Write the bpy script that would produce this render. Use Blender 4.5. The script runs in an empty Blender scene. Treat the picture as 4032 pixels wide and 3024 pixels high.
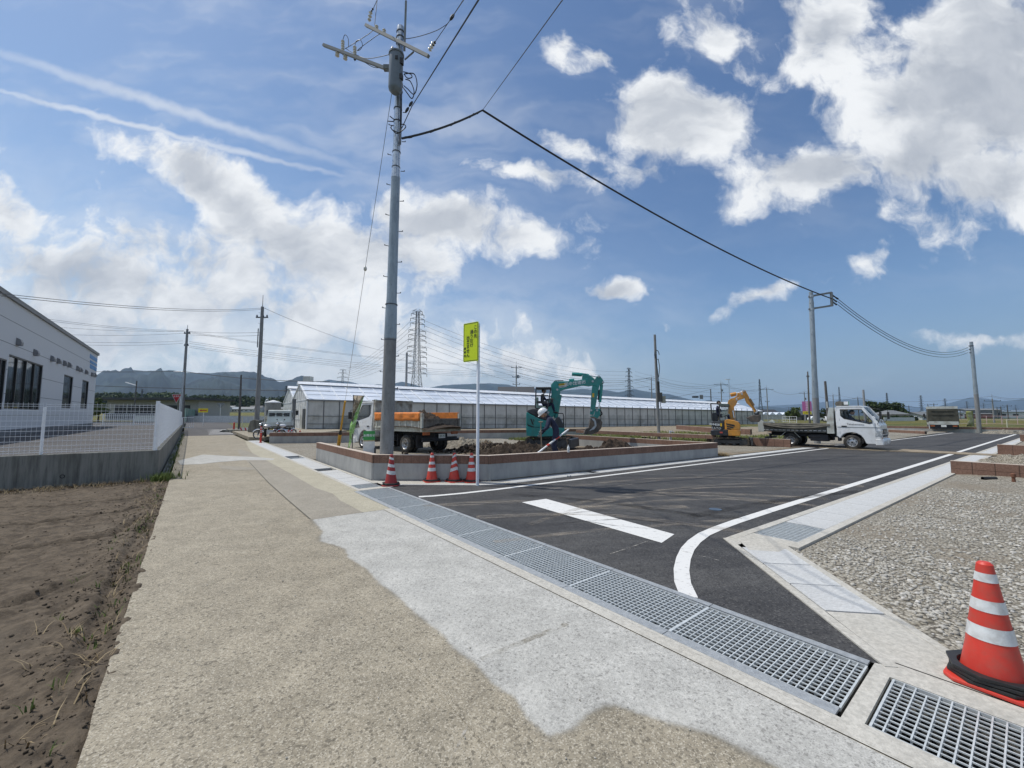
import bpy, math, random
import numpy as np
from mathutils import Vector, Matrix, noise
from mathutils.geometry import tessellate_polygon
random.seed(7); np.random.seed(7)
R = math.radians
scene = bpy.context.scene
# ------------------------------------------------------------------ camera
F_, HOR, CAMH = 1600.0, 1636.0, 1.6          # focal length and horizon in photo pixels, eye height
HAZE = 6.5e-5
PITCH = math.atan((HOR-1512)/F_)
cam = bpy.data.cameras.new('camera'); camo = bpy.data.objects.new('camera', cam)
scene.collection.objects.link(camo); scene.camera = camo
camo.location = (0,0,CAMH); camo.rotation_euler = (math.pi/2+PITCH,0,0)
cam.sensor_width = 36; cam.lens = F_/4032*36; cam.clip_start = .05; cam.clip_end = 60000
# ------------------------------------------------------------------ sun, view
SUN_EL, SUN_DIR = R(63), Vector((-.965,.262,0)).normalized()
sv = Vector((SUN_DIR.x*math.cos(SUN_EL), SUN_DIR.y*math.cos(SUN_EL), math.sin(SUN_EL)))
sl = bpy.data.lights.new('sun','SUN'); so = bpy.data.objects.new('sun', sl); scene.collection.objects.link(so)
sl.energy = 3.6; sl.angle = R(.53); sl.color = (1,.955,.88)
so.rotation_euler = sv.to_track_quat('Z','Y').to_euler(); so.location = (-20,5,40)
scene.view_settings.view_transform = 'Standard'; scene.view_settings.look = 'None'
scene.view_settings.exposure = 0; scene.view_settings.gamma = 1
scene.cycles.max_bounces = 7; scene.cycles.transparent_max_bounces = 24
scene.cycles.volume_bounces = 0
# ------------------------------------------------------------------ pixel -> world helpers (metres, real places)
def RAY(u,v):
    x=(u-2016)/F_; y=(1512-v)/F_
    return Vector((x, math.cos(PITCH)-y*math.sin(PITCH), math.sin(PITCH)+y*math.cos(PITCH)))
def G(u,v,z=0.0):
    d=RAY(u,v); t=(z-CAMH)/d.z; return Vector((d.x*t,d.y*t,z))
def D(u,v,dep):
    d=RAY(u,v); t=dep/d.y; return Vector((d.x*t,dep,CAMH+d.z*t))
BX,BY = 1.793,2.348; dx,dy = -.61904,.78536     # street frame: a runs along the lane, o runs across to the right
def W(a,o,z=0.0): return Vector((BX+a*dx+o*dy, BY+a*dy-o*dx, z))
def WI(p): x,y=p[0]-BX,p[1]-BY; return (x*dx+y*dy, x*dy-y*dx)
ANG_A = math.atan2(dy,dx); ANG_O = math.atan2(-dx,dy)
def PO(u,v,o):                                   # pixel onto the vertical plane o = const -> (a, z)
    d=RAY(u,v); n=Vector((dy,-dx,0)); t=(o+n.x*BX+n.y*BY)/(d.x*n.x+d.y*n.y); p=Vector((0,0,CAMH))+d*t
    return WI(p)[0], p.z
def PA(u,v,a):
    d=RAY(u,v); n=Vector((dx,dy,0)); t=(a+n.x*BX+n.y*BY)/(d.x*n.x+d.y*n.y); p=Vector((0,0,CAMH))+d*t
    return WI(p)[1], p.z
# ------------------------------------------------------------------ node helper
class NT:
    def __init__(s, nt): s.nt=nt; s.n=nt.nodes; s.l=nt.links
    def node(s, t, **k):
        n=s.n.new(t)
        for a,b in k.items(): setattr(n,a,b)
        return n
    def put(s, sock, v):
        if v is None: return
        if hasattr(v,'is_output'): s.l.new(v, sock)
        else:
            try: sock.default_value=v
            except Exception: sock.default_value=(v[0],v[1],v[2],1) if hasattr(v,'__len__') else (v,v,v)
    def m(s, op, a, b=None, c=None, clamp=False):
        n=s.node('ShaderNodeMath', operation=op, use_clamp=clamp)
        for i,v in enumerate((a,b,c)):
            if v is not None: s.put(n.inputs[i], v)
        return n.outputs[0]
    def vm(s, op, a, b=None, scale=None):
        n=s.node('ShaderNodeVectorMath', operation=op)
        s.put(n.inputs[0],a)
        if b is not None: s.put(n.inputs[1],b)
        if scale is not None: s.put(n.inputs['Scale'],scale)
        return n.outputs['Value'] if op in('LENGTH','DOT_PRODUCT','DISTANCE') else n.outputs[0]
    def noise(s, vec, scale, detail=4, rough=.55, dist=0, out=0, lac=2.0):
        n=s.node('ShaderNodeTexNoise'); s.put(n.inputs['Vector'],vec); n.inputs['Scale'].default_value=scale
        n.inputs['Detail'].default_value=detail; n.inputs['Roughness'].default_value=rough; n.inputs['Distortion'].default_value=dist
        n.inputs['Lacunarity'].default_value=lac
        return n.outputs[out]
    def vor(s, vec, scale, out='Distance', feature='F1', rnd=1):
        n=s.node('ShaderNodeTexVoronoi', feature=feature); s.put(n.inputs['Vector'],vec); n.inputs['Scale'].default_value=scale
        n.inputs['Randomness'].default_value=rnd
        return n.outputs[out]
    def ramp(s, f, pts, interp='LINEAR'):
        n=s.node('ShaderNodeValToRGB'); s.put(n.inputs[0],f); e=n.color_ramp.elements; n.color_ramp.interpolation=interp
        while len(e)<len(pts): e.new(.5)
        for i,(p,c) in enumerate(pts):
            e[i].position=p; e[i].color=(c,c,c,1) if not hasattr(c,'__len__') else (*c[:3],1)
        return n.outputs[0]
    def ss(s, f, lo, hi, a=0., b=1.):
        n=s.node('ShaderNodeMapRange', interpolation_type='SMOOTHSTEP'); s.put(n.inputs[0],f)
        for i,v in enumerate((lo,hi,a,b)): n.inputs[i+1].default_value=v
        return n.outputs[0]
    def mix(s, f, a, b, blend='MIX'):
        n=s.node('ShaderNodeMix', data_type='RGBA', blend_type=blend); s.put(n.inputs[0],f)
        s.put(n.inputs[6],a if hasattr(a,'is_output') else (*a[:3],1)); s.put(n.inputs[7],b if hasattr(b,'is_output') else (*b[:3],1))
        return n.outputs[2]
    def mp(s, vec, loc=(0,0,0), rot=(0,0,0), sc=(1,1,1), typ='POINT'):
        n=s.node('ShaderNodeMapping', vector_type=typ); s.put(n.inputs[0],vec)
        n.inputs['Location'].default_value=loc; n.inputs['Rotation'].default_value=rot; n.inputs['Scale'].default_value=sc
        return n.outputs[0]
    def comb(s,x,y,z=0.):
        n=s.node('ShaderNodeCombineXYZ')
        for i,v in enumerate((x,y,z)): s.put(n.inputs[i],v)
        return n.outputs[0]
# ------------------------------------------------------------------ world: nishita sky with procedural clouds
world = bpy.data.worlds.new('World'); scene.world = world; world.use_nodes = True
T = NT(world.node_tree); T.n.clear()
sky = T.node('ShaderNodeTexSky', sky_type='NISHITA'); sky.sun_disc=False
sky.sun_elevation=SUN_EL; sky.sun_rotation=math.atan2(SUN_DIR.x,SUN_DIR.y)
sky.altitude=100; sky.air_density=1.15; sky.dust_density=.5; sky.ozone_density=4.0
SKYS=.115
tc = T.node('ShaderNodeTexCoord').outputs['Generated']
sp = T.node('ShaderNodeSeparateXYZ'); T.put(sp.inputs[0],tc); X,Y,Z=sp.outputs
Yc = T.m('MAXIMUM',Y,.08)
pv = T.comb(T.m('DIVIDE',X,Yc),T.m('DIVIDE',Z,Yc))            # direction on a plane facing north
wn = T.noise(pv,4.2,1,.6,out=1)
wn2 = T.noise(pv,15,2,.65,out=1)
warp = T.vm('ADD', T.vm('SCALE',T.vm('SUBTRACT',wn,(.5,.5,.5)),scale=.11), T.vm('SCALE',T.vm('SUBTRACT',wn2,(.5,.5,.5)),scale=.045))
pw = T.vm('ADD',pv,warp)
def dp(u,v): d=RAY(u,v); return d.x/d.y, d.z/d.y
def blob(src,u,v,ru,rv,rot,amp=1.):
    c=dp(u,v); m=T.mp(src,(c[0],c[1],0),(0,0,R(-rot)),(ru/F_,rv/F_,1),'TEXTURE')
    return T.m('MULTIPLY',T.m('SUBTRACT',1.,T.vm('LENGTH',m)),amp)
def smax(L,k=.35):
    r=L[0]
    for b in L[1:]: r=T.m('SMOOTH_MAX',r,b,k)
    return r
cum=[(3880,290,880,520,-32,1.75),(3200,700,480,170,-12,1.35),(3950,700,480,230,-18,1.1),(3270,110,260,430,14,1.0),(3620,600,420,220,-30,1.2),
     (2670,455,340,250,15,1.5),(2830,110,210,200,-40,.75),(2560,650,200,90,0,.5),
     (900,760,640,150,31,1.3),(1200,960,680,230,22,1.2),(1750,870,420,150,8,1.15),(1450,1000,480,200,10,1.05),(2060,940,290,130,0,.8),(2130,680,300,80,10,.9),
     (380,1080,760,230,14,1.0),(0,830,420,170,24,.95),(150,1290,1000,230,3,.95),(1200,1260,900,190,6,.8),(850,1120,1000,400,12,.85),(1500,1330,900,160,3,.8),
     (2410,1150,150,62,0,1.1),(2350,228,110,60,0,.85),(2215,195,90,110,20,.55),(2250,560,190,70,20,.55),(3890,1345,300,50,-3,.75),(3000,1170,300,46,-20,.62),(3450,1010,210,60,-40,.5),
     (2000,1420,520,130,8,.8)]
fb = T.noise(pw,6.2,8,.60); fb2=T.noise(T.mp(pw,loc=(.3,.1,0),rot=(0,0,R(-25)),sc=(1,1.8,1)),3.2,5,.6)
fld = smax([blob(pw,*c) for c in cum])
den = T.m('ADD',fld,T.m('MULTIPLY',T.m('SUBTRACT',fb,.5),2.9))
low = T.ss(Z,.0,.32,1,0)                                         # soft veil of thin cloud low over the left horizon
leftw = T.ss(pv,-1.2,.6,1,0) if False else T.ss(T.m('DIVIDE',X,Yc),-.3,.55,1,0)
veil = T.m('MULTIPLY',T.m('MULTIPLY',T.ss(Z,.02,.50,1,0),leftw),T.ss(T.noise(T.mp(pw,sc=(1,2.2,1)),3.4,5,.62),.22,.62))
cir = T.m('MULTIPLY',T.ss(T.noise(T.mp(pw,rot=(0,0,R(20)),sc=(1,3.2,1)),1.6,4,.6),.42,.8),T.ss(T.m('DIVIDE',X,Yc),-.9,.9,.55,.12))
tw = T.vm('ADD',pv,T.vm('SCALE',T.vm('SUBTRACT',wn2,(.5,.5,.5)),scale=.03))
tr1=T.m('MULTIPLY',T.ss(blob(tw,640,415,1300,40,18.5,1.),.0,1.0),.5)
tr2=T.m('MULTIPLY',T.ss(blob(tw,560,500,1250,22,14.5,1.),.0,.9),.6)
a_cum = T.ss(den,.0,.72)
front = T.ss(Y,.02,.25)
bg = T.ss(T.noise(tc,2.4,3,.6),.52,.62)                          # clouds for the rest of the sky, outside the photograph's view
alpha = T.m('MAXIMUM',a_cum,T.m('MAXIMUM',T.m('MULTIPLY',veil,.9),T.m('MAXIMUM',cir,T.m('MAXIMUM',tr1,tr2))))
alpha = T.m('MULTIPLY',alpha,front)
alpha = T.m('MAXIMUM',alpha,T.m('MULTIPLY',bg,T.m('SUBTRACT',1.,front)))
thick = T.ss(T.m('ADD',fld,T.m('MULTIPLY',T.m('SUBTRACT',fb2,.5),3.2)),.15,1.3)
shade = T.m('ADD',T.m('MULTIPLY',thick,.75),T.m('MULTIPLY',T.ss(fb,.60,.3),.25),clamp=True)
K=1/SKYS
ccol = T.mix(shade,(.93*K,.95*K,.97*K),(.44*K,.48*K,.55*K))
skyb = T.mix(1.,sky.outputs[0],T.mix(T.ss(T.m('DIVIDE',X,Yc),-1.1,.7,0,1),(1.12,1.10,1.06),(.80,.875,.96)),'MULTIPLY')
skyc = T.mix(T.m('MULTIPLY',T.ss(Z,-.05,.30,1,0),.85),skyb,(.235*K,.33*K,.475*K))
col = T.mix(alpha,skyc,ccol)
bgn = T.node('ShaderNodeBackground'); T.put(bgn.inputs[0],col); bgn.inputs[1].default_value=SKYS
wo = T.node('ShaderNodeOutputWorld'); T.l.new(bgn.outputs[0],wo.inputs[0])
# ------------------------------------------------------------------ objects: tags, meshes
COL = scene.collection
def tag(o,label=None,cat=None,group=None,kind=None):
    if label: o['label']=label
    if cat: o['category']=cat
    if group: o['group']=group
    if kind: o['kind']=kind
    return o
def thing(name,label,cat,loc=(0,0,0),rz=0,group=None,rot=None):
    o=bpy.data.objects.new(name,None); COL.objects.link(o); o.location=loc; o.rotation_euler=rot or (0,0,rz)
    o.empty_display_size=.2
    return tag(o,label,cat,group)
def copy_tree(o,parent=None):
    c=o.copy(); COL.objects.link(c); c.parent=parent
    for ch in list(o.children): copy_tree(ch,c)
    return c
def copy_thing(o,loc,rz=None,label=None,group=None,rot=None,scale=None):
    c=copy_tree(o); c.location=loc
    if rz is not None: c.rotation_euler=(0,0,rz)
    if rot is not None: c.rotation_euler=rot
    if scale: c.scale=(scale,)*3
    if label: c['label']=label
    if group: c['group']=group
    return c
class MB:
    def __init__(s): s.v=[]; s.f=[]
    def add(s,vs,fs,M=None):
        b=len(s.v)
        if M is not None: vs=[M@Vector(p) for p in vs]
        s.v.extend([tuple(p) for p in vs]); s.f.extend([tuple(i+b for i in f) for f in fs]); return s
    def box(s,c,size,M=None,rz=0,rot=None,taper=None):
        x,y,z=size[0]/2,size[1]/2,size[2]/2; tx,ty=taper or (1,1)
        vs=[Vector(p) for p in((-x,-y,-z),(x,-y,-z),(x,y,-z),(-x,y,-z),(-x*tx,-y*ty,z),(x*tx,-y*ty,z),(x*tx,y*ty,z),(-x*tx,y*ty,z))]
        Mr=Matrix.Identity(3)
        if rz: Mr=Matrix.Rotation(rz,3,'Z')
        if rot is not None:
            from mathutils import Euler
            Mr=Euler(rot).to_matrix()
        vs=[Mr@p+Vector(c) for p in vs]
        return s.add(vs,[(0,3,2,1),(4,5,6,7),(0,1,5,4),(1,2,6,5),(2,3,7,6),(3,0,4,7)],M)
    def beam(s,p0,p1,w,h,M=None,up=(0,0,1)):
        p0,p1=Vector(p0),Vector(p1); d=p1-p0; L=d.length
        if L<1e-6: return s
        d/=L; u=Vector(up)
        if abs(d.dot(u))>.99: u=Vector((0,1,0))
        r=d.cross(u).normalized(); u=r.cross(d)
        vs=[]
        for p in(p0,p1):
            for a,b in((-1,-1),(1,-1),(1,1),(-1,1)): vs.append(p+r*(a*w/2)+u*(b*h/2))
        return s.add(vs,[(0,1,2,3),(7,6,5,4),(0,4,5,1),(1,5,6,2),(2,6,7,3),(3,7,4,0)],M)
    def tube(s,pts,r,n=8,M=None,cap=True):
        pts=[Vector(p) for p in pts]; k=len(pts)
        rs=[r]*k if not hasattr(r,'__len__') else list(r)
        vs=[];fs=[]; prev=None
        for i,p in enumerate(pts):
            t=(pts[min(i+1,k-1)]-pts[max(i-1,0)])
            if t.length<1e-9: t=Vector((0,0,1))
            t.normalize()
            if prev is None:
                a=Vector((0,0,1)) if abs(t.z)<.9 else Vector((1,0,0)); u=t.cross(a).normalized()
            else: u=(prev-t*prev.dot(t)); u=u.normalized() if u.length>1e-6 else t.orthogonal().normalized()
            prev=u; w=t.cross(u)
            for j in range(n):
                an=2*math.pi*j/n; vs.append(p+(u*math.cos(an)+w*math.sin(an))*rs[i])
        for i in range(k-1):
            for j in range(n):
                a=i*n+j;b=i*n+(j+1)%n; fs.append((a,b,b+n,a+n))
        if cap: fs.append(tuple(range(n-1,-1,-1))); fs.append(tuple((k-1)*n+j for j in range(n)))
        return s.add(vs,fs,M)
    def lathe(s,prof,n=24,M=None,caps=True,c=(0,0,0),ax='Z'):
        vs=[];fs=[]
        for r,z in prof:
            for j in range(n):
                an=2*math.pi*j/n; x,y=r*math.cos(an),r*math.sin(an)
                p={'Z':(x,y,z),'Y':(x,z,y),'X':(z,x,y)}[ax]; vs.append((p[0]+c[0],p[1]+c[1],p[2]+c[2]))
        for i in range(len(prof)-1):
            for j in range(n):
                a=i*n+j;b=i*n+(j+1)%n; fs.append((a,b,b+n,a+n))
        if caps: fs.append(tuple(range(n-1,-1,-1))); fs.append(tuple((len(prof)-1)*n+j for j in range(n)))
        return s.add(vs,fs,M)
    def prism(s,poly,p0,p1,plane='XZ',M=None):
        """extrude a 2d polygon; plane XZ -> along y from p0 to p1, XY -> along z, YZ -> along x"""
        def mk(a,b,t): return {'XZ':(a,t,b),'XY':(a,b,t),'YZ':(t,a,b)}[plane]
        n=len(poly); vs=[mk(a,b,p0) for a,b in poly]+[mk(a,b,p1) for a,b in poly]
        tri=tessellate_polygon([[Vector((a,b,0)) for a,b in poly]])
        fs=[tuple(t) for t in tri]+[tuple(i+n for i in reversed(t)) for t in tri]+[(i,(i+1)%n,(i+1)%n+n,i+n) for i in range(n)]
        return s.add(vs,fs,M)
    def sheet(s,poly,z=0,holes=(),thick=0):
        loops=[[Vector((p[0],p[1],0)) for p in poly]]+[[Vector((p[0],p[1],0)) for p in h] for h in holes]
        tri=tessellate_polygon(loops); vs=[(p.x,p.y,z) for L in loops for p in L]; fs=[]
        for t in tri:
            a,b,c=[Vector(vs[i]) for i in t]
            fs.append(tuple(t) if (b-a).cross(c-a).z>0 else tuple(reversed(t)))
        s.add(vs,fs)
        if thick:
            b=0
            for L in loops:
                n=len(L); s.add([(p.x,p.y,z) for p in L]+[(p.x,p.y,z-thick) for p in L],[(i,i+n,(i+1)%n+n,(i+1)%n) for i in range(n)])
        return s
    def ell(s,c,r,n=16,m=10,M=None,rot=None):
        vs=[];fs=[]
        for i in range(m+1):
            th=math.pi*i/m
            for j in range(n):
                ph=2*math.pi*j/n; p=Vector((r[0]*math.sin(th)*math.cos(ph),r[1]*math.sin(th)*math.sin(ph),r[2]*math.cos(th)))
                if rot is not None: p=rot@p
                vs.append(p+Vector(c))
        for i in range(m):
            for j in range(n): a=i*n+j;b=i*n+(j+1)%n; fs.append((a,a+n,b+n,b))
        return s.add(vs,fs,M)
    def build(s,name,mat,parent=None,smooth=False,bev=0,loc=None,sub=0,seg=2,ang=40):
        me=bpy.data.meshes.new(name); me.from_pydata(s.v,[],s.f); me.update()
        import bmesh
        bm=bmesh.new(); bm.from_mesh(me)
        if sub or smooth: bmesh.ops.remove_doubles(bm,verts=bm.verts,dist=1e-5)
        if len(s.f)>0 and not getattr(s,'flat',False): bmesh.ops.recalc_face_normals(bm,faces=bm.faces)
        bm.to_mesh(me); bm.free()
        o=bpy.data.objects.new(name,me); COL.objects.link(o); o.parent=parent
        if loc is not None: o.location=loc
        if mat: me.materials.append(mat)
        if smooth:
            for p in me.polygons: p.use_smooth=True
            me.set_sharp_from_angle(angle=R(ang))
        if bev:
            b=o.modifiers.new('bevel','BEVEL'); b.width=bev; b.segments=seg; b.limit_method='ANGLE'; b.angle_limit=R(35)
        if sub:
            b=o.modifiers.new('sub','SUBSURF'); b.levels=sub; b.render_levels=sub
        return o
def rawmesh(name,V,Fq,mat,parent=None,smooth=False,n=3):
    """fast mesh from numpy arrays"""
    me=bpy.data.meshes.new(name); V=np.asarray(V,dtype=np.float32); Fq=np.asarray(Fq,dtype=np.int32)
    me.vertices.add(len(V)); me.vertices.foreach_set('co',V.ravel()); k=Fq.shape[1]
    me.loops.add(Fq.size); me.loops.foreach_set('vertex_index',Fq.ravel()); me.polygons.add(len(Fq))
    me.polygons.foreach_set('loop_start',np.arange(len(Fq),dtype=np.int32)*k); me.polygons.foreach_set('loop_total',np.full(len(Fq),k,dtype=np.int32))
    if smooth: me.polygons.foreach_set('use_smooth',np.ones(len(Fq),dtype=bool))
    me.update(); me.validate()
    if mat: me.materials.append(mat)
    o=bpy.data.objects.new(name,me); COL.objects.link(o); o.parent=parent
    return o
def struct(name,mb,m,**k): return tag(mb.build(name,m,**k),kind='structure')
def text_mesh(name,body,size,mat,parent,M,ext=.002,align='CENTER',spacing=1.0,bold=0):
    cu=bpy.data.curves.new(name,'FONT'); cu.body=body; cu.size=size; cu.extrude=ext; cu.align_x=align; cu.align_y='CENTER'; cu.space_character=spacing
    if bold: cu.offset=bold
    cu.resolution_u=3
    o=bpy.data.objects.new(name,cu); COL.objects.link(o)
    dg=bpy.context.evaluated_depsgraph_get(); me=bpy.data.meshes.new_from_object(o.evaluated_get(dg)); bpy.data.objects.remove(o)
    me.transform(M); me.materials.clear(); me.materials.append(mat)
    q=bpy.data.objects.new(name,me); COL.objects.link(q); q.parent=parent; return q
def frame(origin,xax,yax):
    x=Vector(xax).normalized(); y=Vector(yax).normalized(); z=x.cross(y)
    M=Matrix((x,y,z)).transposed().to_4x4(); M.translation=Vector(origin); return M
# ------------------------------------------------------------------ materials
MATS={}
def mat(name,col,rough=.6,metal=0,var=.12,vs=6.,dirt=None,dirta=.0,ds=1.5,bump=0,bs=40,spec=.5,coat=0,streak=0,two=None):
    if name in MATS: return MATS[name]
    m=bpy.data.materials.new(name); m.use_nodes=True; t=NT(m.node_tree); b=t.n['Principled BSDF']
    oc=t.node('ShaderNodeTexCoord').outputs['Object']
    n1=t.noise(oc,vs,5,.6); f=t.ss(n1,.3,.7,1-var,1+var)
    c=t.mix(1.,col,t.comb(f,f,f),'MULTIPLY')
    if dirt is not None:
        src=oc if not streak else t.mp(oc,sc=(1,1,streak))
        n2=t.noise(src,ds,6,.65); c=t.mix(t.m('MULTIPLY',t.ss(n2,.42,.68),dirta),c,dirt)
    t.put(b.inputs['Base Color'],c); b.inputs['Roughness'].default_value=rough; b.inputs['Metallic'].default_value=metal
    b.inputs['Specular IOR Level'].default_value=spec
    if coat: b.inputs['Coat Weight'].default_value=coat; b.inputs['Coat Roughness'].default_value=.08
    if rough<.9: t.put(b.inputs['Roughness'],t.m('ADD',rough,t.m('MULTIPLY',t.m('SUBTRACT',n1,.5),.3),clamp=True))
    if bump:
        bn=t.node('ShaderNodeBump'); bn.inputs['Strength'].default_value=bump; bn.inputs['Distance'].default_value=.01
        t.put(bn.inputs['Height'],t.noise(oc,bs,4,.6)); t.put(b.inputs['Normal'],bn.outputs[0])
    MATS[name]=m; return m
def glass(name,col=(.05,.06,.07),alpha=.35,rough=.04):
    if name in MATS: return MATS[name]
    m=bpy.data.materials.new(name); m.use_nodes=True; t=NT(m.node_tree); b=t.n['Principled BSDF']
    b.inputs['Base Color'].default_value=(*col,1); b.inputs['Roughness'].default_value=rough; b.inputs['Alpha'].default_value=alpha
    b.inputs['Coat Weight'].default_value=.6; MATS[name]=m; return m
M_white=mat('white_paint',(.74,.76,.77),.3,var=.03,dirt=(.35,.32,.27),dirta=.25,ds=2,coat=.4)
M_offwhite=mat('grey_white_paint',(.50,.53,.50),.5,var=.08,dirt=(.20,.16,.11),dirta=.6,ds=3)
M_black=mat('black_plastic',(.018,.019,.02),.55,var=.2,dirt=(.10,.09,.08),dirta=.25)
M_chassis=mat('chassis_black',(.014,.016,.022),.6,var=.3,dirt=(.07,.06,.05),dirta=.3)
M_rubber=mat('tyre_rubber',(.022,.022,.022),.85,var=.2,dirt=(.14,.12,.09),dirta=.5,ds=5)
M_steel=mat('galvanised_steel',(.46,.49,.51),.42,.7,var=.15,vs=12)
M_chrome=mat('bright_metal',(.75,.75,.76),.2,.95,var=.05)
M_rim=mat('silver_wheel_rim',(.55,.56,.57),.35,.6,var=.1,dirt=(.2,.17,.13),dirta=.4)
M_cable=mat('black_cable',(.02,.022,.025),.6,var=.1)
M_wire=mat('grey_wire',(.09,.10,.12),.5,var=.1)
M_glass=glass('dark_glass',(.02,.025,.03),.55)
M_red=mat('red_plastic',(.60,.045,.028),.5,var=.12,vs=4,dirt=(.34,.10,.07),dirta=.45,ds=9)
M_redold=mat('faded_dark_red_plastic',(.33,.03,.03),.55,var=.12)
M_band=mat('reflective_white_band',(.66,.68,.68),.4,var=.08,vs=14,dirt=(.36,.33,.30),dirta=.5,ds=12)
M_tile=None
def pole_mat(name,c1,c2,metal=.0,rough=.55):
    m=bpy.data.materials.new(name); m.use_nodes=True; t=NT(m.node_tree); b=t.n['Principled BSDF']
    oc=t.node('ShaderNodeTexCoord').outputs['Object']
    n=t.noise(t.mp(oc,sc=(1,1,.25)),7,6,.7); n2=t.noise(oc,22,3,.6)
    c=t.mix(t.ss(n,.35,.68),c1,c2); c=t.mix(t.m('MULTIPLY',t.ss(n2,.60,.72),.5),c,(c2[0]*.35,c2[1]*.35,c2[2]*.35))
    t.put(b.inputs['Base Color'],c); b.inputs['Roughness'].default_value=rough; b.inputs['Metallic'].default_value=metal
    bn=t.node('ShaderNodeBump'); bn.inputs['Strength'].default_value=.15; t.put(bn.inputs['Height'],n2); t.put(b.inputs['Normal'],bn.outputs[0])
    return m
M_pole=pole_mat('galvanised_pole',(.33,.38,.41),(.24,.28,.31),.45,.42)
M_poleC=pole_mat('concrete_pole',(.26,.27,.27),(.19,.19,.19),0,.8)
M_poleD=mat('dark_pole',(.10,.095,.09),.8,var=.25)
# ground-type materials use world-size object coordinates
def gmat(name,fn,rough=.9):
    m=bpy.data.materials.new(name); m.use_nodes=True; t=NT(m.node_tree); b=t.n['Principled BSDF']
    oc=t.node('ShaderNodeTexCoord').outputs['Object']; b.inputs['Roughness'].default_value=rough; b.inputs['Specular IOR Level'].default_value=.3
    c,h,st,di=fn(t,oc); t.put(b.inputs['Base Color'],c)
    if h is not None:
        bn=t.node('ShaderNodeBump'); bn.inputs['Strength'].default_value=st; bn.inputs['Distance'].default_value=di
        t.put(bn.inputs['Height'],h); t.put(b.inputs['Normal'],bn.outputs[0])
    MATS[name]=m; return m
def aggr(base,spotl,spotd,stain,amt,fine=1.0,sk=None):
    def fn(t,oc):
        v=t.vor(oc,150*fine,'Color'); vd=t.vor(oc,150*fine); sep=t.node('ShaderNodeSeparateColor'); t.put(sep.inputs[0],v)
        v2=t.vor(t.vm('ADD',oc,(3.1,7.7,0)),70*fine,'Color'); sp2=t.node('ShaderNodeSeparateColor'); t.put(sp2.inputs[0],v2)
        big=t.noise(oc,.55,5,.62); mid=t.noise(oc,3.2,6,.68); fi=t.noise(oc,30,3,.7)
        c=t.mix(t.m('MULTIPLY',t.ss(big,.35,.65),.55),base,stain)
        g=t.ss(mid,.25,.75,1-.17*amt,1+.17*amt); c=t.mix(1.,c,t.comb(g,g,g),'MULTIPLY')
        c=t.mix(t.m('MULTIPLY',t.m('GREATER_THAN',sep.outputs[0],.80),.38*amt),c,spotl)
        c=t.mix(t.m('MULTIPLY',t.m('LESS_THAN',sep.outputs[1],.20),.42*amt),c,spotd)
        c=t.mix(t.m('MULTIPLY',t.m('LESS_THAN',sp2.outputs[2],.05),.5*amt),c,spotd)
        g=t.ss(fi,.3,.7,.86,1.14); c=t.mix(1.,c,t.comb(g,g,g),'MULTIPLY')
        if sk is not None:   # long scuff marks and hairline cracks
            sm=t.noise(t.mp(oc,rot=(0,0,R(38)),sc=(1,9,1)),.9,6,.7); c=t.mix(t.m('MULTIPLY',t.ss(sm,.60,.74),.45),c,sk)
            sm2=t.noise(t.mp(oc,rot=(0,0,R(-12)),sc=(1,7,1)),1.7,5,.7); c=t.mix(t.m('MULTIPLY',t.ss(sm2,.62,.75),.35),c,spotd)
            cr=t.vor(t.vm('ADD',oc,t.vm('SCALE',t.noise(oc,1.3,4,.7,out=1),scale=1.2)),.42,feature='DISTANCE_TO_EDGE')
            c=t.mix(t.m('MULTIPLY',t.m('MULTIPLY',t.ss(cr,.0045,.001),t.ss(mid,.49,.57)),.6),c,(.09,.08,.065))
        h=t.m('ADD',t.m('MULTIPLY',vd,.8),t.m('MULTIPLY',mid,1.0))
        return c,h,.22*amt,.004
    return fn
M_lane=gmat('old_concrete',LANEF:=aggr((.305,.271,.207),(.56,.52,.43),(.085,.075,.057),(.238,.207,.152),1.15,sk=(.43,.395,.32)))
M_grey=gmat('grey_concrete_patch',aggr((.30,.275,.225),(.42,.39,.34),(.13,.12,.10),(.26,.235,.19),.6))
M_beige=gmat('beige_concrete_edge',aggr((.40,.37,.285),(.50,.47,.38),(.25,.23,.18),(.34,.315,.24),.5))
M_apron=gmat('new_concrete',APRF:=aggr((.43,.425,.395),(.58,.57,.54),(.15,.145,.135),(.37,.365,.335),.95,fine=1.1))
M_gutter=gmat('precast_concrete',aggr((.50,.51,.505),(.60,.60,.59),(.34,.335,.32),(.42,.425,.42),.5))
M_curb=gmat('cast_concrete',aggr((.47,.455,.41),(.56,.54,.49),(.29,.275,.24),(.41,.385,.33),.5))
def asph(t,oc):
    v=t.vor(oc,85,'Color'); sep=t.node('ShaderNodeSeparateColor'); t.put(sep.inputs[0],v); vd=t.vor(oc,85)
    big=t.noise(t.mp(oc,rot=(0,0,R(-35)),sc=(.35,1.6,1)),.8,6,.7); mid=t.noise(oc,4,5,.65)
    c=t.mix(t.ss(big,.36,.66),(.040,.040,.042),(.078,.077,.075)); g=t.ss(mid,.25,.75,.82,1.2); c=t.mix(1.,c,t.comb(g,g,g),'MULTIPLY')
    c=t.mix(t.m('MULTIPLY',t.m('GREATER_THAN',sep.outputs[0],.86),.35),c,(.16,.155,.15)); c=t.mix(t.m('MULTIPLY',t.m('LESS_THAN',sep.outputs[1],.25),.6),c,(.015,.015,.017))
    return c,vd,.5,.004
M_asph=gmat('new_asphalt',asph,.8)
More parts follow.
